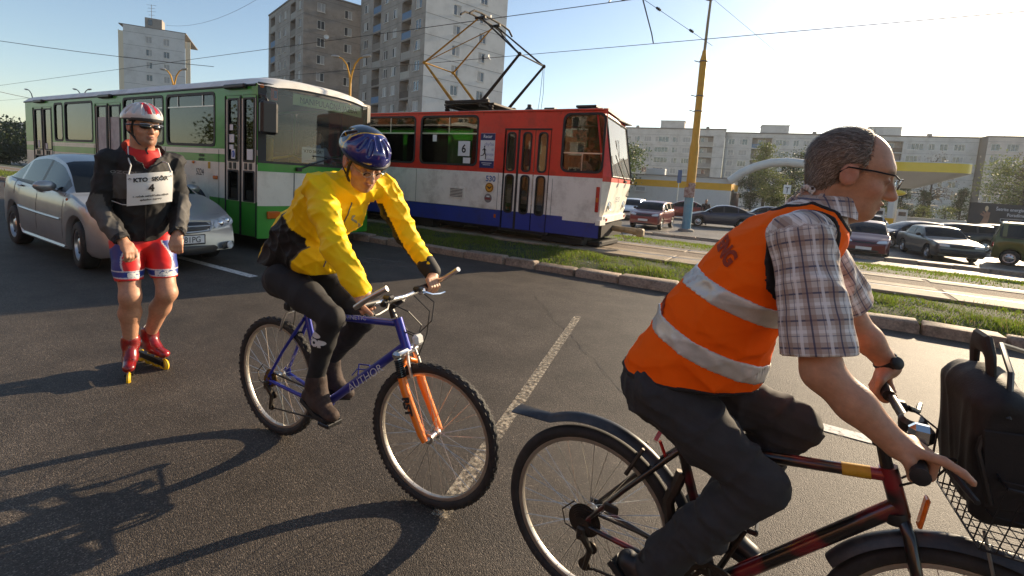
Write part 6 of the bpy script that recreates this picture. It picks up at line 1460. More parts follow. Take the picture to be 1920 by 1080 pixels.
def hand_sdf(v, wr, G, t, curl=1., s=1., index_out=None, thumb=1, open_=False):
    """hand from wrist wr closing round a bar through G with axis t"""
    wr = np.asarray(wr, float); G = np.asarray(G, float); t = unit(t); u = G-wr; u = unit(u-(u@t)*t); n = np.cross(t, u)
    if n[2] < 0: n = -n
    K0 = G-u*.030*s+n*.024*s
    v.cone(wr, wr+(K0-wr)*.3, .024*s, .026*s, .012)
    for sp_ in (-.027, -.009, .009, .027): v.cone(wr+(K0-wr)*.25+t*sp_*.55*s, K0+t*sp_*s, .015*s, .0125*s, .012)
    for j, sp_ in enumerate((-.0315, -.0105, .0105, .0305)):
        L = (.92, 1.0, .96, .80)[j] if thumb > 0 else (.80, .96, 1.0, .92)[j]; o = t*sp_*s; first = (j == 0) if thumb > 0 else (j == 3)
        if index_out is not None and first:
            a = K0+o; v.cone(a, a+index_out*.42+n*.004, .0115*s, .0105*s, .006); v.cone(a+index_out*.42+n*.004, a+index_out*.75-n*.004, .0105*s, .0095*s, .004); v.cone(a+index_out*.75-n*.004, a+index_out-n*.016, .0095*s, .008*s, .004); continue
        p = [K0+o, G+u*.012*s*L+n*.030*s+o, G+u*.032*s*L+n*.002*s+o, G+u*.012*s-n*.026*s*L+o]
        v.cone(p[0], p[1], .0105*s, .0098*s, .004); v.cone(p[1], p[2], .0098*s, .009*s, .004); v.cone(p[2], p[3], .009*s, .0075*s, .004)
    b = wr+(K0-wr)*.45-t*thumb*-.0; b = wr+(G-wr)*.45+t*(-thumb)*.030*s; m_ = G-u*.018*s+t*(-thumb)*.040*s-n*.006*s; e = G+u*.010*s+t*(-thumb)*.030*s-n*.026*s
    v.cone(wr+(G-wr)*.2, b, .016*s, .014*s, .012); v.cone(b, m_, .0125*s, .0105*s, .006); v.cone(m_, e, .0105*s, .008*s, .004)

def limb(v, pts, rad, k=.02, grow=0., flat=None):
    for i in range(len(pts)-1): v.cone(pts[i], pts[i+1], rad[i], rad[i+1], k, grow=grow, flat=flat)

m_skin = mat('skin', (.5, .28, .2), .5, attr='col', var=.14, vscale=55, sss=.04, bump=.3, bscale=220, bdist=.002)
SKIN = np.array((.47, .255, .155)); 
def skin_cols(c, M, base=SKIN, s=1., brow=(.05, .03, .02), stubble=0., lip=(.36, .12, .10), ruddy=.25, scalp=None):
    M = np.asarray(M); c = np.asarray(c)
    def fn(V):
        L = (V-c)@M/s; col = np.tile(np.asarray(base, float), (len(V), 1)); f, l, u = L[:, 0], L[:, 1], L[:, 2]
        def blob(cf, cl, cu, rf, rl, ru): return np.clip(1.6-np.sqrt(((f-cf)/rf)**2+((l-cl)/rl)**2+((u-cu)/ru)**2)*1.2, 0, 1)
        for sd in (-1, 1):
            w_ = blob(.065, sd*.042, -.03, .04, .025, .022)*ruddy; col = col*(1-w_[:, None])+np.array((.50, .17, .12))*w_[:, None]
            w_ = blob(.085, sd*.034, .024, .03, .021, .0055)*.85; col = col*(1-w_[:, None])+np.array(brow)*w_[:, None]
            w_ = blob(.085, sd*.031, -.001, .03, .017, .006)*.55; col = col*(1-w_[:, None])+np.array((.12, .06, .05))*w_[:, None]
            w_ = blob(-.01, sd*.085, -.01, .03, .02, .04)*.4; col = col*(1-w_[:, None])+np.array((.50, .15, .11))*w_[:, None]
        w_ = blob(.095, 0, -.066, .02, .023, .011)*.9; col = col*(1-w_[:, None])+np.array(lip)*w_[:, None]
        w_ = blob(.11, 0, -.035, .02, .015, .015)*.3; col = col*(1-w_[:, None])+np.array((.52, .17, .13))*w_[:, None]
        if stubble:
            w_ = (blob(.05, 0, -.085, .07, .07, .04)*stubble); col = col*(1-w_[:, None])+np.array((.16, .09, .07))*w_[:, None]
        return col
    return fn
# ================================================================== bicycles
m_spoke = mat('spoke steel', (.6, .58, .54), .3, 1.); m_rimal = mat('rim aluminium', (.55, .50, .43), .38, .9, var=.15, vscale=15)
m_cog = mat('oily steel', (.06, .05, .04), .5, .7, var=.3, vscale=30); m_brass = mat('brassy sprocket', (.25, .15, .05), .45, .8, var=.3, vscale=40)
m_cable = mat('cable black', (.012, .012, .012), .5)
def bike_wheel(parent, hub, Rr, steer=0., knob=True, rimm=None, phase=0., tw=.0225, wall=None):
    e = empty('wheel', hub, steer); e.parent = parent
    mb = MB(); n = 96; rc = Rr-tw; pr_ = []
    for k in range(12):
        a = 2*PI*k/12; pr_.append((rc+math.cos(a)*tw, math.sin(a)*tw*.96))
    mb.lathe(pr_, (0, 0, 0), (0, 1, 0), 72, closed=True)
    if knob:
        for i in range(84):
            a = 2*PI*i/84; c = np.array((math.cos(a), 0, math.sin(a))); tdir = np.array((-math.sin(a), 0, math.cos(a)))
            for y, dr in (((-.011, .0), (.011, .0)) if i % 2 else ((-.019, -.006), (.0, .002), (.019, -.006))):
                M_ = np.stack([c, np.array((0, 1., 0)), tdir], 1); mb.box(c*(Rr-.003+dr)+np.array((0, y*.9, 0)), (.005, .009, .013), rot=M_)
    mb.build('tyre', wall or m_tyre, e, smooth=50)
    r1 = Rr-2*tw+.003; mb = MB()
    mb.lathe([(r1, -.012), (r1-.004, -.0125), (r1-.014, -.010), (r1-.017, 0), (r1-.014, .010), (r1-.004, .0125), (r1, .012), (r1-.003, 0)], (0, 0, 0), (0, 1, 0), 72, closed=True); mb.build('rim', rimm or m_rimal, e, smooth=40)
    mb = MB()
    for i in range(32):
        a = 2*PI*i/32+phase; sd = 1 if i % 2 else -1; off = .62*(1 if (i//2) % 2 else -1)
        h = np.array((math.cos(a+off)*.021, sd*.03, math.sin(a+off)*.021)); r_ = np.array((math.cos(a)*(r1-.012), sd*.002, math.sin(a)*(r1-.012))); mb.tube([h, r_], .0012, 4, caps=False)
    prop(mb.build('spokes', m_spoke, e, smooth=0), kind='stuff')
    mb = MB(); mb.lathe([(.007, -.052), (.012, -.045), (.012, -.036), (.024, -.034), (.024, -.028), (.014, -.024), (.014, .024), (.024, .028), (.024, .034), (.012, .036), (.012, .045), (.007, .052)], (0, 0, 0), (0, 1, 0), 20); mb.build('hub', m_alu, e, smooth=50)
    return e
def V3(x, z, y=0.): return np.array((x, y, z))
def bike_frame(mb, g, r=(.019, .019, .016, .020), hd=.0):
    """g: dict of 2-D points (x,z) bb, st (seat cluster), tt (top of head), hb (bottom of head), rh (rear hub)"""
    P = {k: V3(*v) for k, v in g.items()}; u = unit(P['hb']-P['tt'])
    mb.tube([P['st'], P['tt']+u*.025], r[0]*.95, 12); mb.tube([P['bb'], P['hb']-u*.025], r[1]*1.05, 12); mb.tube([P['bb'], P['st']+unit(P['st']-P['bb'])*.05], r[2], 12); mb.tube([P['tt'], P['hb']], .022, 14)
    mb.lathe([(.022, -.036), (.022, .036)], P['bb'], (0, 1, 0), 16)
    for sd in (-1, 1):
        mb.tube([P['st']+V3(0, -.02, sd*.014), P['st']*.45+P['rh']*.55+V3(0, 0, sd*.045), P['rh']+V3(0, 0, sd*.062)], [.010, .0085, .0075], 8)
        mb.tube([P['bb']+V3(0, 0, sd*.022), P['bb']*.5+P['rh']*.5+V3(0, 0, sd*.045), P['rh']+V3(0, 0, sd*.062)], [.011, .010, .008], 8)
        mb.box(P['rh']+V3(.005, 0, sd*.060), (.05, .005, .05))
def drivetrain(root, g, ang, ychain=-.045, chainring=.085, cog=.045):
    bb = V3(*g['bb']); rh = V3(*g['rh']); cr = empty('crankset', bb); cr.parent = root; d = np.array((math.cos(ang), 0, math.sin(ang)))
    mb = MB(); mb.lathe([(chainring-.015, -.002), (chainring, -.0025), (chainring, .0025), (chainring-.015, .002)], (0, ychain, 0), (0, 1, 0), 40, closed=True); mb.lathe([(chainring*.74, -.002), (chainring*.74, .002), (chainring*.6, .002), (chainring*.6, -.002)], (0, ychain+.008, 0), (0, 1, 0), 32, closed=True)
    for k in range(5): a = ang+2*PI*k/5; mb.tube([(0, ychain, 0), (math.cos(a)*(chainring-.01), ychain, math.sin(a)*(chainring-.01))], .006, 6)
    mb.build('chainring', m_cog, cr)
    for sd, dd in ((-1, d), (1, -d)):
        mb = MB(); mb.tube([np.array((0, sd*.055, 0)), dd*.172+np.array((0, sd*.075, 0))], [.013, .010], 8, flat=(1, .7)); ca = mb.build('crank_arm', m_cog, cr)
        mb = MB(); c = dd*.172+np.array((0, sd*.125, 0)); mb.tube([dd*.172+np.array((0, sd*.07, 0)), c+np.array((0, sd*.04, 0))], .007, 6)
        for q in (-.032, .032): mb.box(c+np.array((q, 0, 0)), (.012, .085, .022), ch=.004)
        for q in (-.04, .04): mb.box(c+np.array((0, q, 0)), (.07, .008, .018), ch=.003)
        mb.build('pedal', m_black, cr)
    mb = MB(); 
    for k, r_ in enumerate(np.linspace(cog, cog*.45, 7)): mb.lathe([(r_-.004, -.001), (r_, -.0012), (r_, .0012), (r_-.004, .001)], rh+V3(0, 0, ychain+.005+k*-.0045+.0), (0, 1, 0), 24, closed=False)
    mb.build('cassette', m_brass if cog < .06 else m_cog, root)
    mb = MB(); cy = ychain
    lo = rh+V3(-.005, -.145, cy); pts = [bb+V3(0, chainring, cy), rh+V3(0, cog*.7, cy)]; 
    a = [bb+np.array((math.cos(t)*chainring, cy, math.sin(t)*chainring)) for t in np.linspace(PI/2, -PI/2-.3, 12)]
    path = [rh+V3(.0, cog*.75, cy)]+a+[rh+V3(.05, -.16, cy), rh+V3(.015, -.175, cy), rh+V3(.0, -.155, cy), rh+V3(.03, -.10, cy), rh+V3(.035, -.075, cy), rh+V3(-.02, -cog*.75, cy), rh+V3(-cog*.75, 0, cy), rh+V3(-.025, cog*.66, cy)]
    mb.tube(path, .0045, 5, closed=True); mb.build('chain', m_cog, root)
    mb = MB(); q = rh+V3(.0, -.03, -.068); mb.box(q, (.03, .02, .05), ch=.006); mb.tube([q, rh+V3(.035, -.085, cy-.012), rh+V3(.02, -.165, cy-.012)], [.014, .012, .008], 8); mb.tube([q+V3(-.01, .0), q+V3(-.06, .01), q+V3(-.075, .06), q+V3(-.03, .11)], .0028, 5)
    for c in (rh+V3(.035, -.085, cy), rh+V3(.015, -.158, cy)): mb.lathe([(.004, -.005), (.022, -.003), (.022, .003), (.004, .005)], c, (0, 1, 0), 14)
    mb.build('derailleur', m_cog, root)
def vbrake(parent, c, u, sd=1, m_=None):
    x, y, z = c; mb = MB()
    for s in (-1, 1): mb.tube([np.array(c)+np.array((0, s*.04, 0)), np.array(c)+u*.06+np.array((0, s*.038, 0)), np.array(c)+u*.11+np.array((0, s*.028, 0))], [.008, .007, .006], 6)
    mb.tube([np.array(c)+u*.105+np.array((0, -.03, 0)), np.array(c)+u*.105+np.array((0, .03, 0))], .003, 5); mb.build('brake', m_ or m_alu, parent)

# ---------------- blue mountain bike with the orange fork
gy = dict(rh=(0, .335), bb=(.40, .285), st=(.235, .735), tt=(.862, .835), hb=(.928, .695))
yb = empty('mountain_bike', (-2.408, 1.605, 0), R(1.7), 'blue mountain bike with orange suspension fork ridden by the man in yellow', 'bicycle')
m_blue = mat('bike blue', C(30, 42, 150), .3, .2, coat=.6, var=.1, vscale=4); m_forko = mat('fork orange', C(235, 120, 20), .35, coat=.4, var=.06, vscale=6)
mb = MB(); bike_frame(mb, gy, (.018, .021, .016)); fr = mb.build('frame', m_blue, yb, smooth=50)
mb = MB(); bb_, hb_ = V3(*gy['bb']), V3(*gy['hb']); dd = unit(hb_-bb_)
text(mb, 'AUTHOR', bb_*.45+hb_*.55+np.array((0, -.0235, 0)), dd, np.cross(np.array((0, -1., 0)), dd), .055, lift=.001, sx=1.2)
mb.build('downtube_lettering', mat('decal silver', (.55, .58, .65), .4), fr, smooth=0)
mb = MB(); a_, b_ = V3(*gy['st']), V3(*gy['tt']); dd = unit(b_-a_); text(mb, 'KINETIC', a_*.4+b_*.6+np.array((0, -.0195, 0)), dd, np.cross(np.array((0, -1., 0)), dd), .034, lift=.001, sx=1.15); mb.build('toptube_lettering', MATS['decal silver'], fr, smooth=0)
bike_wheel(yb, (0, 0, .335), .335, 0.)
fwx = 1.096; st_y = R(4.0)
fk = empty('fork', (fwx, 0, .335), st_y); fk.parent = yb
c0 = np.array((.928-fwx, 0, .695-.335)); ax = unit(np.array((0, 0, 0.))-c0)
ax = unit(np.array((-.045, 0, 0))-c0)
mb = MB()
for sd in (-1, 1):
    mb.tube([c0+ax*.10+np.array((0, sd*.062, 0)), c0+ax*.16+np.array((0, sd*.062, 0)), np.array((-.02, sd*.062, .03)), np.array((0, sd*.060, 0))], [.020, .0205, .017, .014], 12)
mb.tube([c0+ax*.14+np.array((0, -.06, 0)), c0+ax*.06+np.array((0, -.055, 0)), c0+ax*.035, c0+ax*.06+np.array((0, .055, 0)), c0+ax*.14+np.array((0, .06, 0))], [.012, .013, .014, .013, .012], 8)
mb.build('lower_legs', m_forko, fk, smooth=60)
mb = MB()
for sd in (-1, 1): mb.tube([c0+np.array((0, sd*.058, 0)), c0+ax*.11+np.array((0, sd*.062, 0))], .014, 10)
mb.box(c0+ax*.0, (.045, .16, .035), ch=.012); mb.build('fork_crown', mat('polished alloy', (.7, .7, .68), .22, 1.), fk)
mb = MB()
for i in range(9): mb.lathe([(.016, 0), (.022, .004), (.016, .008)], c0+ax*(.02+i*.009)+np.array((0, -.060, 0)), ax, 12); 
mb.build('fork_boot', m_rubber, fk)
mb = MB(); p = c0*.42+np.array((-.012, -.0835, 0)); dz = -ax; text(mb, 'RST', p, ax*1., np.cross(np.array((0, -1., 0)), ax), .05, lift=.003, bold=.003); mb.build('fork_lettering', m_ink, fk, smooth=0)
vbrake(fk, (c0+ax*.10)+np.array((.035, 0, -.0)), -ax, m_=m_alu)
w_ = bike_wheel(yb, (fwx, 0, .335), .335, st_y, phase=.05)
mb = MB(); mb.mt(0).box((.0, -.0, 0), (.001, .001, .001)); 
drivetrain(yb, gy, R(2), chainring=.075, cog=.05)
mb = MB(); mb.tube([V3(.235, .735), V3(.205, .80)], .0135, 10); mb.build('seat_post', m_alu, yb)
mb = MB(); mb.sphere((.12, 0, .835), (.075, .07, .028), 14, 8); mb.tube([(.13, 0, .835), (.22, 0, .838), (.30, 0, .832)], [.05, .03, .02], 10, flat=(.6, 1)); mb.build('saddle', m_black, yb)
mb = MB(); mb.box((.10, 0, .755), (.05, .06, .05), ch=.012); mb.build('rear_reflector', m_black, yb)
vbrake(yb, V3(.075, .62), unit(np.array((.25, 0, .8))))
hbr = empty('handlebar', (.862-.02, 0, .835), st_y*1.2); hbr.parent = yb
u_ = unit(V3(*gy['tt'])-V3(*gy['hb']))
mb = MB(); mb.tube([(0, 0, 0), u_*.05, u_*.06+np.array((.07, 0, .045))], [.016, .016, .018], 10); mb.build('stem', m_black, hbr)
BC = u_*.06+np.array((.075, 0, .052))
mb = MB(); mb.tube([BC+np.array((-.025, -.285, .008)), BC+np.array((-.01, -.15, .004)), BC, BC+np.array((-.01, .15, .004)), BC+np.array((-.025, .29, .008))], .0115, 12); mb.build('bar', mat('bar chrome', (.7, .7, .7), .18, 1.), hbr)
for sd in (-1, 1):
    gp = BC+np.array((-.018, sd*.225, .006)); mb = MB(); mb.tube([gp-np.array((0, sd*.065, 0)), gp+np.array((-.007, sd*.065, .002))], .0165, 12); mb.build('grip', m_black, hbr)
    e0 = BC+np.array((-.025, sd*.287, .008)); mb = MB(); mb.tube([e0, e0+np.array((.05, sd*.006, .035)), e0+np.array((.11, 0, .075)), e0+np.array((.145, -sd*.012, .098))], [.0125, .0125, .012, .0125], 12); mb.build('bar_end', m_alu, hbr)
    mb = MB(); lv = BC+np.array((.0, sd*.14, -.002)); mb.box(lv, (.03, .035, .03), ch=.008); mb.tube([lv+np.array((.02, 0, 0)), lv+np.array((.04, sd*.03, -.012)), lv+np.array((.045, sd*.09, -.02)), lv+np.array((.055, sd*.125, -.015))], [.008, .006, .006, .004], 6); mb.build('brake_lever', m_chrome if sd > 0 else m_black, hbr)
    mb = MB(); mb.box(BC+np.array((-.0, sd*.11, .018)), (.045, .04, .022), ch=.008); mb.build('shifter', m_black, hbr)
for sd in (-1, 1):
    mb = MB(); mb.tube([BC+np.array((.03, sd*.12, -.005)), BC+np.array((.10, sd*.10, -.03)), BC+np.array((.13, sd*.04, -.10)), BC+np.array((.08, -sd*.01, -.17)), BC+np.array((.02, -sd*.01, -.16)), BC+np.array((-.03, sd*.01, -.10))], .003, 5); mb.build('cable', m_cable, hbr)
mb = MB(); mb.tube([BC+np.array((.02, .05, 0)), BC+np.array((.11, .05, -.06)), BC+np.array((.12, .02, -.16)), BC+np.array((.09, 0, -.27))], .0028, 5); mb.build('cable', m_cable, hbr)
mb = MB(); mb.box((.995, -.01, .765), (.035, .055, .05), ch=.012, rot=rotm('Y', -.2)); mb.tube([(.96, 0, .71), (.985, -.01, .745)], .007, 6); mb.build('front_light', mat('light lens', (.7, .7, .66), .15, coat=.6), yb)
mb = MB(); b1 = bb_*.55+hb_*.45; nrm = unit(np.array((-.6, 0, .75))); mb.tube([b1+nrm*.03, b1+nrm*.10+dd*.05, b1+nrm*.10+dd*.12, b1+nrm*.075+dd*.13, b1+nrm*.07+dd*.02, b1+nrm*.03-dd*.04], .0035, 6); mb.build('bottle_cage', m_blue, yb)

# ---------------- black and red trekking bike
go = dict(rh=(0, .325), bb=(.43, .275), st=(.285, .695), tt=(.809, .812), hb=(.851, .69))
ob = empty('trekking_bike', (-.535, 1.58, 0), 0, 'black and red trekking bike with mudguards ridden by the man in the orange vest', 'bicycle')
m_bred = mat('black red frame', (.010, .008, .008), .28, .1, coat=.7, col2=(.22, .012, .018), vscale=7, detail=2)
_cr = [n for n in m_bred.node_tree.nodes if n.type == 'VALTORGB'][0]; _cr.color_ramp.elements[0].position = .52; _cr.color_ramp.elements[1].position = .66
mb = MB(); bike_frame(mb, go, (.017, .021, .016)); fr = mb.build('frame', m_bred, ob, smooth=50)
a_, b_ = V3(*go['st']), V3(*go['tt'])+unit(V3(*go['hb'])-V3(*go['tt']))*.025; dd = unit(b_-a_); mb = MB(); mb.tube([a_*.20+b_*.80, a_*.15+b_*.85, a_*.08+b_*.92], .0172, 12); mb.build('frame_sticker', mat('sticker yellow', C(190, 150, 40), .5, var=.2, vscale=30), fr)
bike_wheel(ob, (0, 0, .325), .325, 0., knob=False, tw=.022)
bike_wheel(ob, (1.015, 0, .325), .325, 0., knob=False, tw=.022, phase=.1)
hb_ = V3(*go['hb']); mb = MB()
for sd in (-1, 1): mb.tube([hb_+np.array((.0, 0, .0)), hb_+np.array((.015, sd*.04, -.03)), hb_+np.array((.05, sd*.055, -.16)), np.array((1.0, sd*.055, .36)), np.array((1.015, sd*.055, .325))], [.016, .015, .014, .010, .009], 10)
mb.build('fork', m_bred, ob, smooth=60)
mb = MB(); mb.lathe([(.028, 0), (.03, .015), (.028, .03)], hb_+np.array((-.004, 0, -.02)), unit(V3(*go['tt'])-hb_), 14); mb.build('headset', m_black, ob)
def guard(name, cx, cz, r, a0, a1, w_, m_, tip=None):
    mb = MB(); G = []
    for a in np.linspace(a0, a1, 26):
        row = []
        for q in np.linspace(-1, 1, 7): rr = r-.022*abs(q)**2.2; row.append((cx+math.cos(a)*rr, q*w_, cz+math.sin(a)*rr))
        G.append(row)
    if tip:
        for k in range(1, 6):
            row = []
            for q in np.linspace(-1, 1, 7): row.append((G[25][3][0]+tip[0]*k/5, q*w_*(1+.08*k), G[25][3][2]-.022*abs(q)**2.2*(1-k/6)+tip[1]*(k/5)**1.3))
            G.append(row)
    G = np.array(G); mb.grid(G); G2 = G.copy(); G2[:, :, 2] -= .003; G2[:, :, 0] *= 1.0; mb.grid(G2[:, ::-1]); return mb.build(name, m_, ob, smooth=60)
m_guard = mat('mudguard plastic', (.028, .030, .034), .38, var=.2, vscale=10, dirt=(.12, .11, .10), dscale=12, damt=.5)
guard('rear_mudguard', 0, .325, .372, R(-8), R(118), .030, m_guard, (-.15, -.02))
guard('front_mudguard', 1.015, .325, .362, R(66), R(150), .030, m_guard)
drivetrain(ob, go, R(-112), chainring=.09, cog=.06)
mb = MB(); mb.tube([V3(.285, .695), V3(.255, .79)], .0135, 10); mb.build('seat_post', m_black, ob)
mb = MB(); mb.sphere((.19, 0, .815), (.09, .085, .035), 14, 8); mb.tube([(.2, 0, .815), (.32, 0, .82), (.42, 0, .81)], [.06, .035, .02], 10, flat=(.6, 1)); mb.build('saddle', m_black, ob)
mb = MB(); mb.mt(0).box((.195, 0, .765), (.025, .055, .04), ch=.008).mt(1).box((.212, 0, .765), (.02, .05, .036), ch=.006); mb.build('tail_light', [m_redl, m_black], ob)
mb = MB(); mb.tube([(.245, -.01, .64), (.225, -.02, .69)], .006, 6); mb.prism([(-.028, 0), (0, .05), (.028, 0), (0, -.02)], (.222, -.02, .70), (0, 1, 0), (.35, 0, 1), (-.012, 0, .004)); mb.build('rear_reflector', m_redl, ob)
vbrake(ob, V3(.13, .55), unit(np.array((.35, 0, .75))), m_=m_cog)
mb = MB(); mb.box((.10, -.07, .43), (.05, .012, .03), ch=.004); mb.build('light_bracket', m_cog, ob)
mb = MB(); mb.tube([(.30, .0, .60), (.27, -.02, .5), (.29, -.03, .42)], .02, 8); mb.build('bottle_dynamo', m_cog, ob)
# bars, grips, levers, bell lamp
hbo = empty('handlebar', (.809, 0, .812), 0); hbo.parent = ob; u_ = unit(V3(*go['tt'])-V3(*go['hb']))
mb = MB(); mb.tube([(0, 0, -.01), u_*.07, u_*.085+np.array((.055, 0, .03))], [.016, .016, .018], 10); mb.lathe([(.022, 0), (.022, .015)], u_*.06, u_, 12); mb.build('stem', m_black, hbo)
BO = u_*.09+np.array((.06, 0, .035)); mb = MB(); mb.tube([BO+np.array((-.03, -.30, .012)), BO+np.array((-.01, -.12, .006)), BO, BO+np.array((-.01, .12, .006)), BO+np.array((-.025, .30, .012))], .012, 12); mb.build('bar', m_black, hbo)
for sd in (-1, 1):
    gp = BO+np.array((-.025, sd*.245, .011)); mb = MB(); mb.tube([gp-np.array((-.004, sd*.06, 0)), gp+np.array((-.006, sd*.066, .002))], .017, 12); mb.lathe([(.018, 0), (.019, .006), (.012, .008)], gp+np.array((-.006, sd*.064, .002)), (0, sd, 0), 12); mb.build('grip', m_rubber, hbo)
    lv = BO+np.array((.0, sd*.15, 0)); mb = MB(); mb.box(lv, (.035, .035, .032), ch=.008); mb.tube([lv+np.array((.02, 0, 0)), lv+np.array((.045, sd*.02, -.01)), lv+np.array((.06, sd*.09, -.018)), lv+np.array((.07, sd*.13, -.022))], [.009, .007, .007, .006], 6); mb.build('brake_lever', m_black, hbo)
mb = MB(); mb.lathe([(.028, 0), (.03, .02), (.02, .03)], BO+np.array((-.01, -.07, .025)), (0, -.2, 1), 14); mb.build('bell', m_black, hbo)
mb = MB(); mb.box(BO+np.array((.0, -.115, .03)), (.05, .035, .05), ch=.012); mb.build('speedometer', m_chrome, hbo)
for sd in (-1, 1):
    mb = MB(); mb.tube([BO+np.array((.03, sd*.14, 0)), BO+np.array((.075, sd*.09, -.02)), BO+np.array((.06, sd*.03, -.10)), BO+np.array((-.02, sd*.012, -.17))], .003, 5); mb.build('cable', m_cable, hbo)
mb = MB(); mb.box((.892, -.006, .72), (.010, .028, .085), ch=.003, rot=rotm('Y', .1)); mb.build('amber_reflector', mat('amber reflector', (.75, .16, .01), .25, coat=.6, var=.2, vscale=40), ob)
# wire basket on the bars, with a black briefcase in it
bk = empty('wire_basket', (.425, 1.60, .735), R(4), 'black wire basket hung on the handlebar of the trekking bike', 'basket')
mb = MB(); bx, by, bh = .26, .18, .17
def rect(z, k): return [(0+.015*k, -by*(.82+.18*k), z), (bx*(.86+.14*k), -by*(.82+.18*k), z), (bx*(.86+.14*k), by*(.82+.18*k), z), (.015*k, by*(.82+.18*k), z)]
for z, k, r_ in ((0, 0, .003), (.09, .33, .0018), (.18, .66, .0018), (bh, 1, .0035)):
    q = rect(z, k)
    for i in range(4): mb.tube([q[i], q[(i+1) % 4]], r_, 5)
lo_, hi_ = rect(0, 0), rect(bh, 1)
for i in range(4):
    for t in np.linspace(0, 1, 9)[:-1]:
        a = np.array(lo_[i])*(1-t)+np.array(lo_[(i+1) % 4])*t; b = np.array(hi_[i])*(1-t)+np.array(hi_[(i+1) % 4])*t; mb.tube([a, b], .0016, 4)
for t in np.linspace(.1, .9, 8): mb.tube([(bx*.86*t, -by*.82, 0), (bx*.86*t, by*.82, 0)], .0016, 4); mb.tube([(0, by*.82*(2*t-1), 0), (bx*.86, by*.82*(2*t-1), 0)], .0016, 4)
mb.build('wire_cage', m_black, bk)
mb = MB(); mb.tube([(.02, -.1, .02), (.10, -.03, -.2), (.08, -.05, -.33)], .004, 5); mb.build('stay', m_alu, bk)
bc = empty('briefcase', (.452, 1.62, .945), rot=(0, R(-7), R(3)), label='worn black leather briefcase standing in the wire basket', cat='bag')
v = Vol((-.12, -.24, -.24), (.12, .24, .24), .006); v.box((0, 0, -.01), (.056, .15, .150), rad=.03, k=0); v.ell((0, 0, .125), (.058, .148, .055), k=.02); v.warp(folds(3, .006, 40)); v.build('case', mat('black leather', (.006, .006, .0065), .68, var=.3, vscale=30, bump=.25, bscale=220, bdist=.003), bc)
mb = MB(); mb.tube([(-.0, -.055, .165), (0, -.05, .21), (0, -.03, .235), (0, .03, .235), (0, .05, .21), (0, .055, .165)], [.012, .014, .018, .018, .014, .012], 10, flat=(1.5, .7)); mb.build('handle', MATS['black leather'], bc)
mb = MB(); mb.box((.0, -.152, -.02), (.085, .006, .18), ch=.003); mb.build('gusset', MATS['black leather'], bc)
mb = MB(); mb.tube([(.0, -.15, .1), (.02, -.10, .19), (.05, .05, .22), (.16, .22, .16)], .006, 6); mb.tube([(-.02, -.13, .13), (-.05, -.15, .02), (-.03, -.155, -.1)], .006, 6); mb.build('shoulder_strap', m_black, bc)
mb = MB(); mb.box((.085, .02, -.05), (.06, .18, .18), ch=.025); mb.build('side_pouch', mat('grey cloth', (.06, .055, .05), .9, var=.2, vscale=20), bc)
# ================================================================== people
from mathutils.bvhtree import BVHTree
def bvh_of(o):
    me = o.data; return BVHTree.FromPolygons([v.co[:] for v in me.vertices], [p.vertices[:] for p in me.polygons])
def decal(name, bv, parts, o, u, v, d, mats, parent, lift=.003, fine=.012):
    """flat shapes thrown along d onto a surface; parts: list of (V2,F,mat index)"""
    o, u, v, d = np.asarray(o, float), unit(u), unit(v), unit(d); bm = bmesh.new(); idx = []
    for V, F, mi in parts:
        vs = [bm.verts.new((a, b, 0)) for a, b in V]
        for f in F:
            try: q = bm.faces.new([vs[i] for i in f]); q.material_index = mi
            except ValueError: pass
    bmesh.ops.triangulate(bm, faces=bm.faces[:])
    for _ in range(5):
        e = [x for x in bm.edges if x.calc_length() > fine*1.6]
        if not e: break
        bmesh.ops.subdivide_edges(bm, edges=e, cuts=1); bmesh.ops.triangulate(bm, faces=[f for f in bm.faces if len(f.verts) > 3])
    for w_ in bm.verts:
        p = o+u*w_.co.x+v*w_.co.y; hit = bv.ray_cast(Vector(p-d*.25), Vector(d), .6)
        if hit[0] is None: hit = bv.find_nearest(Vector(p))
        nn = hit[1] if hit[1].dot(Vector(d)) < 0 else -hit[1]
        w_.co = hit[0]+nn*lift
    me = bpy.data.meshes.new(name); bm.to_mesh(me); bm.free()
    for m in mats: me.materials.append(m)
    ob_ = bpy.data.objects.new(name, me); COL.objects.link(ob_); ob_.parent = parent; return ob_
def tx(s, size, x=0, y=0, mi=0, **k):
    V, F = text_geo(s, size, **k); return (V+np.array((x, y)), F, mi)
def rc(x0, x1, y0, y1, mi=0): return (np.array([(x0, y0), (x1, y0), (x1, y1), (x0, y1)]), [(0, 1, 2, 3)], mi)

def shoe_sdf(v, ank, toe_dir, L=.27, s=1., lift=0.):
    """shoe under the ankle; toe_dir horizontal-ish unit vector"""
    t = unit(toe_dir); l = unit(np.cross((0, 0, 1), t)); up = np.cross(t, l); h = np.asarray(ank)-up*.075
    v.cone(h-t*.045, h+t*.03, .036*s, .037*s, .02); v.cone(h+t*.02-up*.008, h+t*(L-.11)-up*.022, .038*s, .034*s, .02, flat=(up, .8)); v.cone(h+t*.07, ank, .034*s, .042*s, .03); v.cone(ank, np.asarray(ank)+up*.03, .044*s, .044*s, .02)
    return h, t, l, up
def sole(mb, h, t, l, up, L=.27):
    P = [(-.085, -.028), (-.075, .028), (-.02, .034), (.09, .046), (.15, .04), (.185, 0), (.15, -.042), (.09, -.048), (-.02, -.036)]
    mb.prism(P, h-up*.052, t, l, up*.022)

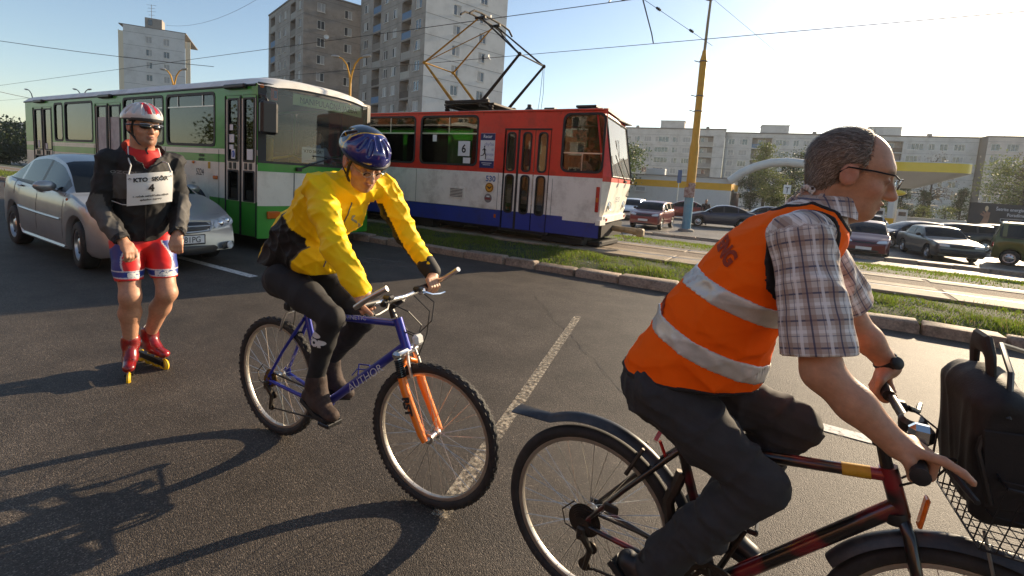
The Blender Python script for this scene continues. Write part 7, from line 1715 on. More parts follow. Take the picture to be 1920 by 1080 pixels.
# ------------------------------------------------------------ man in the orange vest
om = empty('person', (-.1, 1.58, 0), 0, 'man in orange reflective vest and plaid shirt riding the black and red bike', 'person'); O0 = np.array((-.1, 1.58, 0)); J = {k: p-O0 for k, p in OM.items()}
Mh = hframe((1, .05, -.24)); hc = J['head']+np.array((-.012, 0, -.028))
GR = np.array((.281, 1.335, .948))-O0; GL = np.array((.34, 1.84, .942))-O0
BOw = np.array(ob.location)+np.array((.809, 0, .812))+BO
GR = BOw+np.array((-.027, -.243, .011))-O0; GL = BOw+np.array((-.022, .243, .011))-O0
v = Vol((-.55, -.42, .05), (.62, .42, 1.80), .0055)
P_ = head_sdf(v, hc, Mh, .93)
v.cone(J['neck']-np.array((.02, 0, .03)), hc+Mh@np.array((-.03, 0, -.05)), .066, .056, .03); v.cone(J['neck'], hc+Mh@np.array((.03, 0, -.075)), .05, .038, .03)
v.cone(J['pel'], J['chest'], .11, .105, .03); v.cone(J['chest'], J['neck'], .10, .06, .03); v.cone(J['shR'], J['shL'], .05, .05, .03)
for S_, w2, G, th in (('R', 'wrR', GR, 1), ('L', 'wrL', GL, -1)):
    sh, el, wr = J['sh'+S_], J['el'+S_], J['wr'+S_]
    limb(v, [sh, sh*.45+el*.55, el, el*.55+wr*.45, wr], [.05, .049, .043, .041, .028], .02)
    hand_sdf(v, wr, G, (0, 1, 0), thumb=1 if S_ == 'R' else -1, index_out=np.array((.105, -.0, -.022)) if S_ == 'R' else None)
    hp, kn, an = J['hip'+S_], J['kn'+S_], J['an'+S_]; limb(v, [hp, kn, an], [.06, .045, .034], .02)
body = v.build('body', m_skin, om, relax=1, colfn=skin_cols(hc, Mh, SKIN*np.array((1.0, .95, .90)), brow=(.10, .07, .05), ruddy=.35, stubble=.15))
# hair: short, receding
v = Vol(hc-.16, hc+.17, .0032); v.ell(P_(-.021, 0, .034), np.array((.1045, .0815, .0925))*.93, Mh, 0); v.ell(P_(-.055, 0, -.028), np.array((.05, .066, .062))*.93, Mh, .02)
v.cut(P_(.016, 0, .08), Mh@np.array((1, 0, .10))); v.cut(P_(.052, 0, .03), Mh@np.array((1, 0, -.55)))
for sd in (-1, 1): v.ell(P_(.004, sd*.085, -.025), np.array((.036, .03, .05)), Mh, .004, 'sub')
v.ell(P_(.075, 0, -.04), np.array((.085, .1, .07)), Mh, .006, 'sub'); v.ell(P_(.085, 0, .10), np.array((.075, .055, .06)), Mh, .006, 'sub')
g7 = np.random.default_rng(4)
m_hair = mat('grey brown hair', (.15, .11, .078), .6, col2=(.28, .215, .16), vscale=60, detail=6, bump=.4, bscale=400, bdist=.003); hr = v.build('hair', m_hair, om)
def strands(o, c, M, n, m_, par, ln=.022, wd=.0007, seed=1):
    g = np.random.default_rng(seed); me = o.data; nv = len(me.vertices); co = np.zeros(nv*3); me.vertices.foreach_get('co', co); no = np.zeros(nv*3); me.vertices.foreach_get('normal', no); co = co.reshape(-1, 3); no = no.reshape(-1, 3)
    ok = np.where(((co-c)*no).sum(1) > .02)[0]; k = g.choice(ok, n); P = co[k]+g.normal(0, .0015, (n, 3)); N = no[k]; L = (P-c)@M
    D = np.stack([-.55-.4*L[:, 2]/.1, .25*np.sign(L[:, 1]), -.9+.8*np.clip(L[:, 2]/.1, 0, 1)], 1)+g.normal(0, .28, (n, 3)); D = D@M.T; D -= N*(D*N).sum(1)[:, None]; D /= np.linalg.norm(D, axis=1)[:, None]+1e-9
    S_ = np.cross(D, N); l_ = ln*g.uniform(.5, 1.2, (n, 1)); B0 = P-N*.001; T = P+D*l_+N*(.0012+.0025*g.uniform(0, 1, (n, 1))); Mi = P+D*l_*.5+N*.002
    V = np.stack([B0-S_*wd, B0+S_*wd, Mi+S_*wd, Mi-S_*wd, T], 1).reshape(-1, 3); b = np.arange(n)*5
    F = np.stack([b, b+1, b+2, b+3], 1).tolist()+np.stack([b+3, b+2, b+4], 1).tolist(); t = g.uniform(0, 1, (n, 1))**1.5; cc = np.array((.09, .062, .040))*(1-t)+np.array((.38, .31, .24))*t
    return prop(mesh_obj('hair_strands', V, F, m_, par, 0, col=np.repeat(cc, 5, 0)), kind='stuff')
strands(hr, hc, Mh, 9000, mat('hair strand', (.1, .07, .05), .45, attr='col'), hr)
# spectacles
mb = MB()
for sd in (-1, 1):
    mb.tube([P_(.105, sd*.045, .012), P_(.09, sd*.066, .018), P_(.04, sd*.079, .016), P_(-.02, sd*.084, .010), P_(-.035, sd*.082, -.008)], .0022, 6); mb.tube([P_(.112, sd*.006, .012), P_(.115, sd*.022, .016), P_(.112, sd*.045, .013)], .0022, 6)
mb.tube([P_(.112, -.007, .012), P_(.116, 0, .016), P_(.112, .007, .012)], .002, 6); sp_ = mb.build('spectacles', mat('dark frame', (.02, .02, .022), .3, .5), om)
mb = MB()
for sd in (-1, 1): mb.sphere(P_(.112, sd*.027, -.001), np.array((.0015, .020, .013)), 14, 8, rot=Mh)
prop(mb.build('lenses', glass('lens', (.9, .92, .92), .92, .01), sp_), kind='stuff')
# shirt with short sleeves and collar
sR, eR, sL, eL = J['shR'], J['elR'], J['shL'], J['elL']
v = Vol((-.55, -.36, .72), (.42, .36, 1.62), .0065)
v.cone(J['pel']+np.array((.02, 0, .05)), J['chest'], .125, .118, .05, flat=((0, 1, 0), 1.22)); v.cone(J['chest'], J['neck']-np.array((.01, 0, .05)), .118, .08, .05, flat=((0, 1, 0), 1.35)); v.cone(sR, sL, .066, .066, .05); v.cone(J['neck']-np.array((.02, 0, .06)), J['neck']+np.array((.018, 0, .045)), .086, .074, .02)
for a, b in ((sR, eR), (sL, eL)): v.cone(a, a*.1+b*.9, .064, .082, .03)
v.warp(folds(21, .006, 52, [(.9, .2, .3), (.4, .8, .3)])); v.warp(folds(22, .002, 110))
for a, b in ((sR, eR), (sL, eL)):
    d = unit(b-a); e = a*.12+b*.88; v.cone(e-d*.05, e+d*.1, .050, .066, 0, 'sub'); X, Y, Z = v.grid(); m_ = ((X-e[0])*d[0]+(Y-e[1])*d[1]+(Z-e[2])*d[2]); near = (np.abs(Y-a[1]) < .16); v.F = np.where(near, np.maximum(v.F, m_.astype(np.float32)), v.F)
v.cut(J['neck']+np.array((.035, 0, .062)), (.45, 0, 1)); v.cone(J['neck']+np.array((.0, 0, .02)), J['neck']+np.array((.05, 0, .12)), .066, .07, 0, 'sub')
def plaid_uv(V):
    out = np.zeros((len(V), 3)); ax = unit(J['chest']-J['pel']); out[:, 0] = V@ax; out[:, 1] = V[:, 1]*1.0+(V@np.array((.85, 0, -.525)))*.8
    for a, b in ((sR, eR), (sL, eL)):
        d = unit(b-a); l_ = np.linalg.norm(b-a); t = (V-a)@d; q = V-a-np.outer(t, d); rr = np.linalg.norm(q, axis=1); m_ = (t > -.02) & (rr < .14) & (np.sign(V[:, 1]) == np.sign(a[1])) & (np.abs(V[:, 1]) > abs(a[1])-.085)
        e1 = unit(np.cross(d, (0, 1, 0))); e2 = np.cross(d, e1); ang = np.arctan2(q@e2, q@e1); out[m_, 0] = t[m_]; out[m_, 1] = ang[m_]*.085
    return out
def plaid_mat():
    m = bpy.data.materials.new('plaid shirt'); m.use_nodes = True; t = m.node_tree; p = t.nodes['Principled BSDF']; L = t.links.new
    at = t.nodes.new('ShaderNodeAttribute'); at.attribute_name = 'uvw'; sx = t.nodes.new('ShaderNodeSeparateXYZ'); L(at.outputs['Vector'], sx.inputs[0])
    def stripes(sock, per, lo, hi, off=0.):
        a = t.nodes.new('ShaderNodeMath'); a.operation = 'MULTIPLY_ADD'; a.inputs[1].default_value = 1/per; a.inputs[2].default_value = off; L(sock, a.inputs[0])
        f = t.nodes.new('ShaderNodeMath'); f.operation = 'FRACT'; L(a.outputs[0], f.inputs[0])
        g = t.nodes.new('ShaderNodeMath'); g.operation = 'GREATER_THAN'; g.inputs[1].default_value = lo; L(f.outputs[0], g.inputs[0])
        l = t.nodes.new('ShaderNodeMath'); l.operation = 'LESS_THAN'; l.inputs[1].default_value = hi; L(f.outputs[0], l.inputs[0])
        q = t.nodes.new('ShaderNodeMath'); q.operation = 'MULTIPLY'; L(g.outputs[0], q.inputs[0]); L(l.outputs[0], q.inputs[1]); return q.outputs[0]
    cur = None; base = (*C(205, 198, 190), 1)
    def over(fac, col, amt):
        nonlocal cur
        k = t.nodes.new('ShaderNodeMath'); k.operation = 'MULTIPLY'; k.inputs[1].default_value = amt; L(fac, k.inputs[0])
        x = t.nodes.new('ShaderNodeMix'); x.data_type = 'RGBA'; L(k.outputs[0], x.inputs[0])
        if cur is None: x.inputs[6].default_value = base
        else: L(cur, x.inputs[6])
        x.inputs[7].default_value = (*col, 1); cur = x.outputs[2]
    for ax in (0, 1):
        s = sx.outputs[ax]; over(stripes(s, .062, .05, .45), C(150, 122, 104), .55); over(stripes(s, .062, .60, .72), C(235, 232, 228), .7)
        over(stripes(s, .062, .22, .29), C(52, 58, 88), .8); over(stripes(s, .062, .80, .84), C(80, 84, 108), .6)
    L(cur, p.inputs['Base Color']); p.inputs['Roughness'].default_value = .85; return m
m_plaid = plaid_mat(); v.build('shirt', m_plaid, om, uvfn=plaid_uv, relax=0)
mb = MB(); cN = J['neck']+np.array((.022, 0, .045))          # collar fold
G_ = []
for a in np.linspace(-2.6, 2.6, 24):
    d = np.array((-math.cos(a), math.sin(a)*.95, 0)); up_ = np.array((.28, 0, .96)); f_ = max(0, -d[0]*-1) if False else 0
    top = cN+d*.070+up_*.016; mid = cN+d*.076+up_*.012; low = cN+d*.098-up_*(.025+.020*(abs(a)/2.6)**3); G_.append([top, mid, low])
mb.grid(G_); mb.build('collar', m_plaid, om, smooth=60, uv=np.array([(p[2], p[1]+p[0], 0) for r_ in G_ for p in r_]))
# vest
m_vest = mat('orange vest', (1.0, .13, .004), .8, spec=.12, var=.03, vscale=12)
def vest_vol(grow=0., h=.0056):
    v = Vol((-.52, -.34, .78), (.36, .34, 1.60), h)
    v.cone(J['pel']+np.array((-.005, 0, -.03)), J['pel']*.45+J['chest']*.55, .150, .150, .04, flat=((0, 1, 0), 1.14), grow=grow); v.cone(J['pel']*.45+J['chest']*.55, J['chest']+np.array((.02, 0, .03)), .150, .130, .04, flat=((0, 1, 0), 1.2), grow=grow)
    v.cone(J['chest'], J['neck']-np.array((.012, 0, .045)), .136, .098, .05, flat=((0, 1, 0), 1.36), grow=grow); v.cone(sR*.72+sL*.28, sL*.72+sR*.28, .082, .082, .04, grow=grow)
    v.ell(J['pel']+np.array((.115, 0, .075)), (.15, .16, .13), k=.05, grow=grow)
    v.warp(folds(5, .008, 42, [(.5, .2, .8), (.8, .4, -.3)])); v.warp(folds(6, .003, 90)); return v
def vest_trim(v, extra=0.):
    v.cut(np.array((-.34, 0, .925))-O0*np.array((1, 0, 0))*0+np.array((0, 0, 0)), (-.10, 0, -1)) if False else v.cut((-.22, 0, .925), (.05, 0, -1))
    for a, b in ((sR, eR), (sL, eL)):
        o_ = np.array((0, math.copysign(.02, a[1]), 0)); v.cone(a+o_+np.array((.02, 0, -.01)), a*.55+b*.45+o_*2+np.array((-.005, 0, 0)), .092+extra, .098+extra, .01, 'sub')
    v.cone(J['neck']-np.array((.02, 0, .02)), J['neck']+np.array((.05, 0, .13)), .088+extra, .12+extra, .01, 'sub'); return v
v = vest_trim(vest_vol()); vest = v.build('vest', m_vest, om, relax=0)
# black edging: what is left between the vest edge and a slightly smaller copy
e_ = vest_vol(.0042); vest_trim(e_); s_ = vest_vol(.03); vest_trim(s_, .013); s_.cut((-.22, 0, .939), (.05, 0, -1)); e_.F = np.maximum(e_.F, -s_.F); e_.build('vest_edging', mat('black binding', (.015, .014, .014), .8), om, relax=0, split=True)
for t0, t1 in ((.905, .963), (1.078, 1.136)):
    b_ = vest_vol(.0035); vest_trim(b_); X, Y, Z = b_.grid(); T = (X+O0[0])*.32+Z*.947; b_.F = np.maximum(b_.F, np.maximum(t0-T, T-t1).astype(np.float32))
    bi = vest_vol(-.006); b_.F = np.maximum(b_.F, -bi.F); b_.build('reflective_band', mat('reflective band', C(205, 205, 198), .42, .25, var=.12, vscale=18, bump=.4, bscale=30, bdist=.006), om, relax=0)
bv = bvh_of(vest); sp_ax = unit(J['chest']-J['pel']); bk_d = unit(np.array((.45, .85, -.28)))
uu = unit(np.array((.80, -.35, -.52))); vv = unit(np.cross(bk_d, uu))
if vv[2] < 0: vv = -vv
decal('vest_lettering', bv, [tx('ENG', .058, 0, 0, bold=.003, sx=.9)], np.array((-.145, 1.50, 1.335))-O0, np.array((.62, -.45, -.62)), np.array((.55, .05, .83)), bk_d, [mat('vest print', C(150, 52, 18), .8)], om)
decal('vest_lettering', bv, [tx('a.s.', .055, 0, 0, bold=.003)], np.array((-.325, 1.51, 1.16))-O0, np.array((.62, -.45, -.62)), np.array((.55, .05, .83)), bk_d, [MATS['vest print']], om)
# trousers and shoes
v = Vol((-.50, -.30, .12), (.42, .30, 1.02), .0065)
v.ell(J['pel']+np.array((-.01, 0, -.045)), (.145, .175, .12), k=.04)
for S_ in 'RL':
    hp, kn, an = J['hip'+S_], J['kn'+S_], J['an'+S_]; kk = kn+np.array((.012, 0, .0)); limb(v, [hp, hp*.5+kk*.5, kk], [.100, .084, .066], .03); limb(v, [kk, kk*.5+an*.5, an+np.array((.0, 0, -.02))], [.066, .066, .060], .03)
v.warp(folds(8, .009, 48, [(.3, .1, 1), (.8, .2, .3)])); v.warp(folds(9, .0035, 100)); v.build('trousers', relax=0, mats=mat('dark trousers', (.030, .030, .031), .85, var=.15, vscale=30, bump=.15, bscale=250, bdist=.002), parent=om)
for S_, td in (('R', (.82, 0, -.57)), ('L', (.93, 0, -.36))):
    v = Vol(J['an'+S_]-.26, J['an'+S_]+.28, .006); h, t, l, up = shoe_sdf(v, J['an'+S_], td); so = v.build('shoe', mat('black shoe', (.014, .013, .013), .45), om); mb = MB(); sole(mb, h, t, l, up); mb.build('sole', m_rubber, so)
mb = MB(); wr = J['wrL']; d = unit(wr-J['elL']); c = wr-d*.015; mb.lathe([(.034, -.011), (.0365, -.010), (.0365, .010), (.034, .011)], c, d, 20, closed=True); wt = mb.build('wristwatch', m_black, om); mb = MB(); n_ = unit(np.cross(np.cross(d, (-.3, -.5, .8)), d)); x_, y_, z_ = frame(n_, d); mb.lathe([(.019, 0), (.019, .008), (.014, .010)], c+n_*.035, n_, 16); mb.build('watch_case', m_black, wt)

# ------------------------------------------------------------ man in the yellow jacket
ym = empty('person', (-2.2, 1.63, 0), 0, 'man in bright yellow jacket and blue helmet riding the blue mountain bike', 'person'); O0y = np.array((-2.2, 1.63, 0)); J = {k: p-O0y for k, p in YM.items()}
Mh = hframe((.86, -.27, -.50)); hc = J['head']+np.array((0, 0, -.01)); hm = np.array(Matrix.Rotation(R(1.7), 3, 'Z')); hz = np.array(Matrix.Rotation(R(1.7)+st_y*1.2, 3, 'Z'))
hbw = np.array(yb.location)+hm@np.array(hbr.location); GR = hbw+hz@(BC+np.array((-.018, -.235, .007)))-O0y; GL = hbw+hz@(BC+np.array((-.018, .235, .007)))-O0y
v = Vol((-.42, -.42, .1), (.85, .45, 1.75), .0055); P_ = head_sdf(v, hc, Mh, 1.06)
v.cone(J['neck']-np.array((.03, 0, .03)), hc+Mh@np.array((-.03, 0, -.05)), .060, .054, .03); v.cone(J['pel'], J['chest'], .10, .10, .03); v.cone(J['chest'], J['neck'], .10, .06, .03); v.cone(J['shR'], J['shL'], .05, .05, .03)
for S_, G, th in (('R', GR, 1), ('L', GL, -1)):
    sh, el, wr = J['sh'+S_], J['el'+S_], J['wr'+S_]; limb(v, [sh, el, el*.55+wr*.45, wr], [.045, .038, .036, .027], .02); hand_sdf(v, wr, G, (0, 1, 0), thumb=th, index_out=np.array((.075, .0, -.05)) if S_ == 'R' else None)
    hp, kn, an = J['hip'+S_], J['kn'+S_], J['an'+S_]; limb(v, [hp, kn, an], [.05, .032, .022], .02)
v.build('body', m_skin, ym, colfn=skin_cols(hc, Mh, SKIN, brow=(.04, .025, .02), ruddy=.35, stubble=.35))
def jacket(h=.0055):
    v = Vol((-.40, -.36, .80), (.80, .38, 1.60), h)
    A_ = np.array((-2.365, 1.62, .99))-O0y; B_ = np.array((-2.18, 1.625, 1.17))-O0y; C_ = np.array((-2.00, 1.63, 1.335))-O0y
    v.cone(A_, B_, .128, .146, .03, flat=((0, 1, 0), 1.14)); v.cone(B_, C_, .146, .146, .03, flat=((0, 1, 0), 1.16)); v.cone(C_, J['neck']-np.array((.02, 0, .05)), .140, .085, .04, flat=((0, 1, 0), 1.3))
    v.ell(np.array((-2.12, 1.62, 1.06))-O0y, (.16, .155, .12), k=.04); v.cone(J['shR'], J['shL'], .066, .066, .03); v.cone(J['neck']-np.array((.02, 0, .05)), J['neck']+np.array((.045, -.005, .045)), .078, .070, .02)
    for S_ in 'RL':
        sh, el, wr = J['sh'+S_], J['el'+S_], J['wr'+S_]; limb(v, [sh, sh*.5+el*.5, el, el*.5+wr*.5, el*.1+wr*.9], [.068, .063, .058, .048, .041], .012)
    v.warp(folds(11, .0085, 52, [(.6, 0, -.7), (.5, .5, .6), (.7, -.3, -.5)])); v.warp(folds(12, .0045, 110, [(.6, 0, -.7), (.3, .6, .6)]))
    return v
v = jacket()
v.cut(np.array((-2.30, 1.62, .985))-O0y, (-.05, 0, -1)); v.cut(J['neck']+np.array((.05, -.005, .058)), (.5, -.1, 1)); v.cone(J['neck']+np.array((.0, 0, .02)), J['neck']+np.array((.07, -.01, .12)), .064, .07, 0, 'sub')
YEL = np.array(C(252, 205, 8)); BLK = np.array((.012, .012, .013))
def jcol(V):
    col = np.tile(YEL, (len(V), 1)); ax = unit(J['chest']-J['pel']); t = (V-J['pel'])@ax; n_ = unit(np.cross((0, 1, 0), ax)); c_ = (V-J['pel'])@n_; lat = np.abs(V[:, 1])
    L_ = np.linalg.norm(J['chest']-J['pel']); arm = np.zeros(len(V), bool)
    for S_ in 'RL':
        sh, el, wr = J['sh'+S_], J['el'+S_], J['wr'+S_]
        for a, b in ((sh*.75+el*.25, el), (el, wr)):
            d = b-a; tt = np.clip((V-a)@d/(d@d), 0, 1); q = V-a-np.outer(tt, d); arm |= np.linalg.norm(q, axis=1) < .088
            if S_ == 'L': w_ = (np.linalg.norm(q, axis=1) < .1) & (q[:, 2] < -.018) & (q[:, 0] < .012); col[w_] = BLK
    side = (~arm) & (lat > .085+.05*np.clip(t/L_, 0, 1)) & (t < L_*.74) & (c_ < .10) & (c_ > -.115); col[side] = BLK
    seam = (~arm) & (np.abs(c_-.103) < .004) & (lat > .08) & (t < L_*.70); col[seam] = np.array((.12, .11, .08))
    return col
m_yj = mat('yellow jacket', (.9, .6, .01), .6, spec=.25, attr='col', var=.04, vscale=10); jk = v.build('jacket', m_yj, ym, colfn=jcol, relax=0)
v = Vol((.15, .15, .80), (.75, .42, 1.25), .0065)
for S_ in 'L':
    el, wr = J['elL'], J['wrL']; v.cone(el*.28+wr*.72, el*.06+wr*.94, .050, .046, .01)
v.build('cuff', mat('black cloth', (.012, .012, .013), .75), ym)
bv = bvh_of(jk)
mb = MB(); zp = []; zA = J['neck']+np.array((.0, -.01, -.01)); zB = np.array((-2.12, 1.60, 1.14))-O0y
for t in np.linspace(0, 1, 24):
    hit = bv.ray_cast(Vector(zA*(1-t)+zB*t), Vector(unit(np.array((.74, -.22, -.62)))), .5)
    if hit[0] is not None: zp.append(np.array(hit[0])+np.array((.003, -.001, -.002)))
if len(zp) > 3: mb.tube(zp, .0035, 5); mb.build('zip', mat('zip grey', (.09, .09, .08), .5), ym)
decal('jacket_logo', bv, [(np.array([(math.cos(a)*.020, math.sin(a)*.008) for a in np.linspace(0, 2*PI, 16, endpoint=False)]), [tuple(range(16))], 0)], np.array((-1.765, 1.63, 1.24))-O0y, (.3, .95, .1), (.1, 0, 1), (-.75, .55, -.1), [mat('logo grey', (.35, .33, .2), .6)], ym, fine=.01)
# tights and shoes
v = Vol((-.32, -.26, .28), (.50, .26, 1.10), .006); v.ell(J['pel']+np.array((.02, 0, -.045)), (.125, .155, .115), k=.04)
for S_ in 'RL':
    hp, kn, an = J['hip'+S_], J['kn'+S_], J['an'+S_]; limb(v, [hp, hp*.5+kn*.5, kn], [.094, .076, .058], .03); limb(v, [kn, kn*.65+an*.35+np.array((-.015, 0, 0)), an+np.array((0, 0, .03)), an-np.array((0, 0, .02))], [.056, .054, .040, .040], .02)
v.warp(folds(14, .003, 70)); tg = v.build('tights', mat('black tights', (.012, .012, .013), .8, var=.15, vscale=12), ym)
decal('tights_logo', bvh_of(tg), [tx('TOP', .042, 0, -.016, bold=.004, sx=1.2), (np.array([(math.cos(a)*.034, math.sin(a)*.016+.022) for a in np.linspace(0, 2*PI, 20, endpoint=False)]), [tuple(range(20))], 0)], (J['knR']*.72+J['anR']*.28)-np.array((0.02, .05, 0)), (.95, -.1, -.1), (.1, 0, 1), (.0, 1, 0), [mat('logo white', (.6, .6, .58), .6)], ym, fine=.012)
m_shoe = mat('brown shoe', C(70, 52, 42), .8, col2=C(38, 28, 24), vscale=22, bump=.3, bscale=60)
for S_, td in (('R', (.98, -.12, -.10)), ('L', (.97, .05, -.2))):
    v = Vol(J['an'+S_]-.25, J['an'+S_]+.28, .0055); h, t, l, up = shoe_sdf(v, J['an'+S_], td, s=1.1); v.warp(folds(31, .003, 60)); so = v.build('shoe', m_shoe, ym); mb = MB(); sole(mb, h, t, l, up); mb.build('sole', m_rubber, so)
    mb = MB(); 
    for q in (.02, .045, .07): mb.tube([h+t*q+l*.034+up*(.035-q*.35), h+t*(q+.006)+up*(.058-q*.4), h+t*q-l*.034+up*(.035-q*.35)], .0032, 5)
    mb.build('laces', mat('lace grey', (.22, .2, .18), .8), so)
def helmet(parent, P_, M, base, vents, cols, name='helmet', s=1., tilt=0., long=1., h=.0035):
    c = P_(0, 0, .0); Mt = M@rotm('Y', tilt); Q = lambda f, l, u: c+Mt@np.array((f, l, u))*s
    v = Vol(c-.2*s, c+.22*s, h); v.ell(Q(-.006, 0, .060), np.array((.134*long, .098, .094))*s, Mt, 0); v.ell(Q(-.05*long, 0, .045), np.array((.10, .092, .075))*s, Mt, .03); v.ell(Q(0, 0, .015), np.array((.113, .083, .094))*s, Mt, .006, 'sub')
    v.cut(Q(0, 0, .036), Mt@np.array((-.10, 0, -1)))
    E = lambda th, ph, k=.985: Q(-.006+.134*long*k*math.cos(ph)*math.cos(th), .098*k*math.cos(ph)*math.sin(th), .060+.094*k*math.sin(ph))
    for th, p0, p1, r_ in vents:
        for sd in ((-1, 1) if th else (1,)):
            ps = [E(sd*R(th)*(1-.25*t), R(p0+(p1-p0)*t)) for t in np.linspace(0, 1, 5)]
            for i in range(4): v.cone(ps[i], ps[i+1], r_*(.75+.25*math.sin(PI*i/4+.4))*s, r_*(.75+.25*math.sin(PI*(i+1)/4+.4))*s, .003, 'sub')
    return v.build(name, base, parent, relax=1, colfn=lambda V: cols((V-c)@Mt/s)), Q
def hcol_y(L):
    col = np.tile(np.array((.010, .014, .16)), (len(L), 1)); f, l, u = L.T
    bl = (f < .03-.35*np.abs(l)+.25*(u-.1)) ; col[bl] = (.008, .008, .012)
    ln = np.abs(f-(.03-.35*np.abs(l)+.25*(u-.1))) < .0035; col[ln] = np.array(C(215, 170, 20)); cu = np.abs(np.hypot(f+.035, u-.10)-.032) < .0035; col[cu & (np.abs(l) > .05) & (u < .12)] = np.array(C(215, 170, 20))
    col[u < .038] = (.012, .012, .014); return col
m_hel = mat('helmet shell', (.1, .1, .5), .18, attr='col', coat=.9, var=.03, vscale=10)
vy = [(0, 30, 62, .010), (26, 12, 50, .011), (52, 18, 52, .011), (82, 22, 52, .011), (118, 15, 50, .012), (150, 18, 48, .012)]
hl, Qh = helmet(ym, P_, Mh, m_hel, vy, hcol_y, s=1.09, tilt=-.06)
mb = MB(); mb.tube([Qh(math.cos(a)*.121, math.sin(a)*.094, .040-.012*math.cos(a)) for a in np.linspace(0, 2*PI, 40, endpoint=False)], .010, 8, closed=True, flat=(1, .9)); mb.build('helmet_rim', m_black, hl); mb = MB(); mb.sphere(P_(-.005, 0, .055), np.array((.112, .088, .090)), 16, 10, rot=Mh); mb.build('helmet_liner', m_black, hl)
def straps(P_, parent, ms, drop=.02):
    mb = MB()
    for sd in (-1, 1):
        j = P_(.022, sd*.070, -.062); mb.tube([P_(.052, sd*.078, .045), P_(.035, sd*.080, -.01), j, P_(.045, sd*.045, -.108), P_(.050, 0, -.128)], .0050, 6, flat=(1.5, .6)); mb.tube([P_(-.045, sd*.080, .030), P_(-.015, sd*.082, -.035), j], .0045, 6, flat=(1.5, .6))
    mb.tube([P_(.05, -.005, -.127), P_(.055, -.012, -.155), P_(.06, -.006, -.175)], .006, 6, flat=(1.5, .6)); mb.build('chin_strap', ms, parent)
straps(P_, ym, m_black)
mb = MB()
for sd in (-1, 1): mb.tube([P_(.112, sd*(.028+.019*math.cos(a)), -.001+.013*math.sin(a)) for a in np.linspace(0, 2*PI, 18, endpoint=False)], .0012, 5, closed=True); mb.tube([P_(.112, sd*.047, .002), P_(.09, sd*.067, .008), P_(.0, sd*.082, .008)], .0015, 5)
mb.tube([P_(.112, -.009, .002), P_(.115, 0, .005), P_(.112, .009, .002)], .0013, 5); sp_ = mb.build('spectacles', m_alu, ym)
mb = MB()
for sd in (-1, 1): mb.sphere(P_(.112, sd*.028, -.001), np.array((.0012, .018, .012)), 14, 8, rot=Mh)
prop(mb.build('lenses', MATS['lens'], sp_), kind='stuff')
v = Vol(hc-.15, hc+.15, .004); v.ell(P_(-.020, 0, .02), np.array((.096, .079, .088)), Mh, 0); v.cut(P_(.02, 0, 0), Mh@np.array((1, 0, 0))); v.ell(P_(.02, 0, -.06), np.array((.07, .1, .055)), Mh, .004, 'sub'); v.cut(P_(0, 0, -.055), Mh@np.array((0, 0, -1))); v.build('hair', mat('dark hair', (.025, .018, .014), .5, var=.3, vscale=80), ym)

# ------------------------------------------------------------ skater
sk = empty('person', (-3.9, 1.56, 0), 0, 'skater in black jacket, red and blue shorts and number four bib', 'person'); O0s = np.array((-3.9, 1.56, 0)); J = {k: p-O0s for k, p in SK.items()}
Mh = hframe((math.cos(R(2)), math.sin(R(2)), -.03)); hc = J['head']; fw, lt = _f, _l
v = Vol((-.42, -.36, .08), (.46, .40, 1.92), .006); P_ = head_sdf(v, hc, Mh, 1.02, 1.08)
v.cone(J['neck']-np.array((.01, 0, .03)), hc+Mh@np.array((-.03, 0, -.05)), .068, .062, .03); v.cone(J['neck']-np.array((0, 0, .02)), hc+Mh@np.array((.025, 0, -.08)), .052, .042, .03)
v.cone(J['pel'], J['chest'], .11, .12, .03); v.cone(J['chest'], J['neck'], .12, .06, .03); v.cone(J['shR'], J['shL'], .05, .05, .03)
for S_, sg in (('R', -1), ('L', 1)):
    sh, el, wr = J['sh'+S_], J['el'+S_], J['wr'+S_]; limb(v, [sh, el, wr], [.05, .04, .03], .02)
    # relaxed hand: curled fingers pointing forward and down
    d = unit((wr-el)+np.array((0, 0, -.04))); l_ = unit(np.cross(d, (0, 0, 1)))*(1); pc = wr+d*.05; n_ = np.cross(l_, d)
    v.cone(wr, pc, .028, .036, .015, flat=(n_, .6))
    for q, fl in zip((-.027, -.009, .009, .027), (.9, 1., .97, .8)):
        a = pc+d*.035+l_*q; b = a+unit(d*.8-n_*.5*np.sign(n_[2]))*.036*fl; c2 = b+unit(d*.2-n_*1.0*np.sign(n_[2]))*.028*fl; c3 = c2+unit(-d*.35-n_*.9*np.sign(n_[2]))*.02*fl; v.cone(pc+l_*q*.8, a, .014, .0115, .012); v.cone(a, b, .0112, .010, .004); v.cone(b, c2, .010, .009, .004); v.cone(c2, c3, .009, .0075, .004)
    tb = wr+d*.025-lt*sg*.028; v.cone(wr+d*.005, tb, .018, .016, .012); v.cone(tb, tb+d*.035-lt*sg*.012-np.array((0, 0, .012)), .013, .011, .006); v.cone(tb+d*.035-lt*sg*.012-np.array((0, 0, .012)), tb+d*.06-lt*sg*.006-np.array((0, 0, .03)), .011, .008, .004)
    hp, kn, an = J['hip'+S_], J['kn'+S_], J['an'+S_]; v.cone(hp, hp*.45+kn*.55, .078, .070, .03); v.cone(hp*.45+kn*.55, kn, .070, .056, .03); v.ell(kn+fw*.012, (.042, .042, .05), k=.02)
    calf = kn*.66+an*.34-fw*.022; v.cone(kn, calf, .055, .062, .04); v.cone(calf, an, .060, .036, .03)
v.build('body', m_skin, sk, colfn=skin_cols(hc, Mh, SKIN*np.array((.95, .9, .9)), brow=(.06, .04, .03), ruddy=.25, stubble=.55))
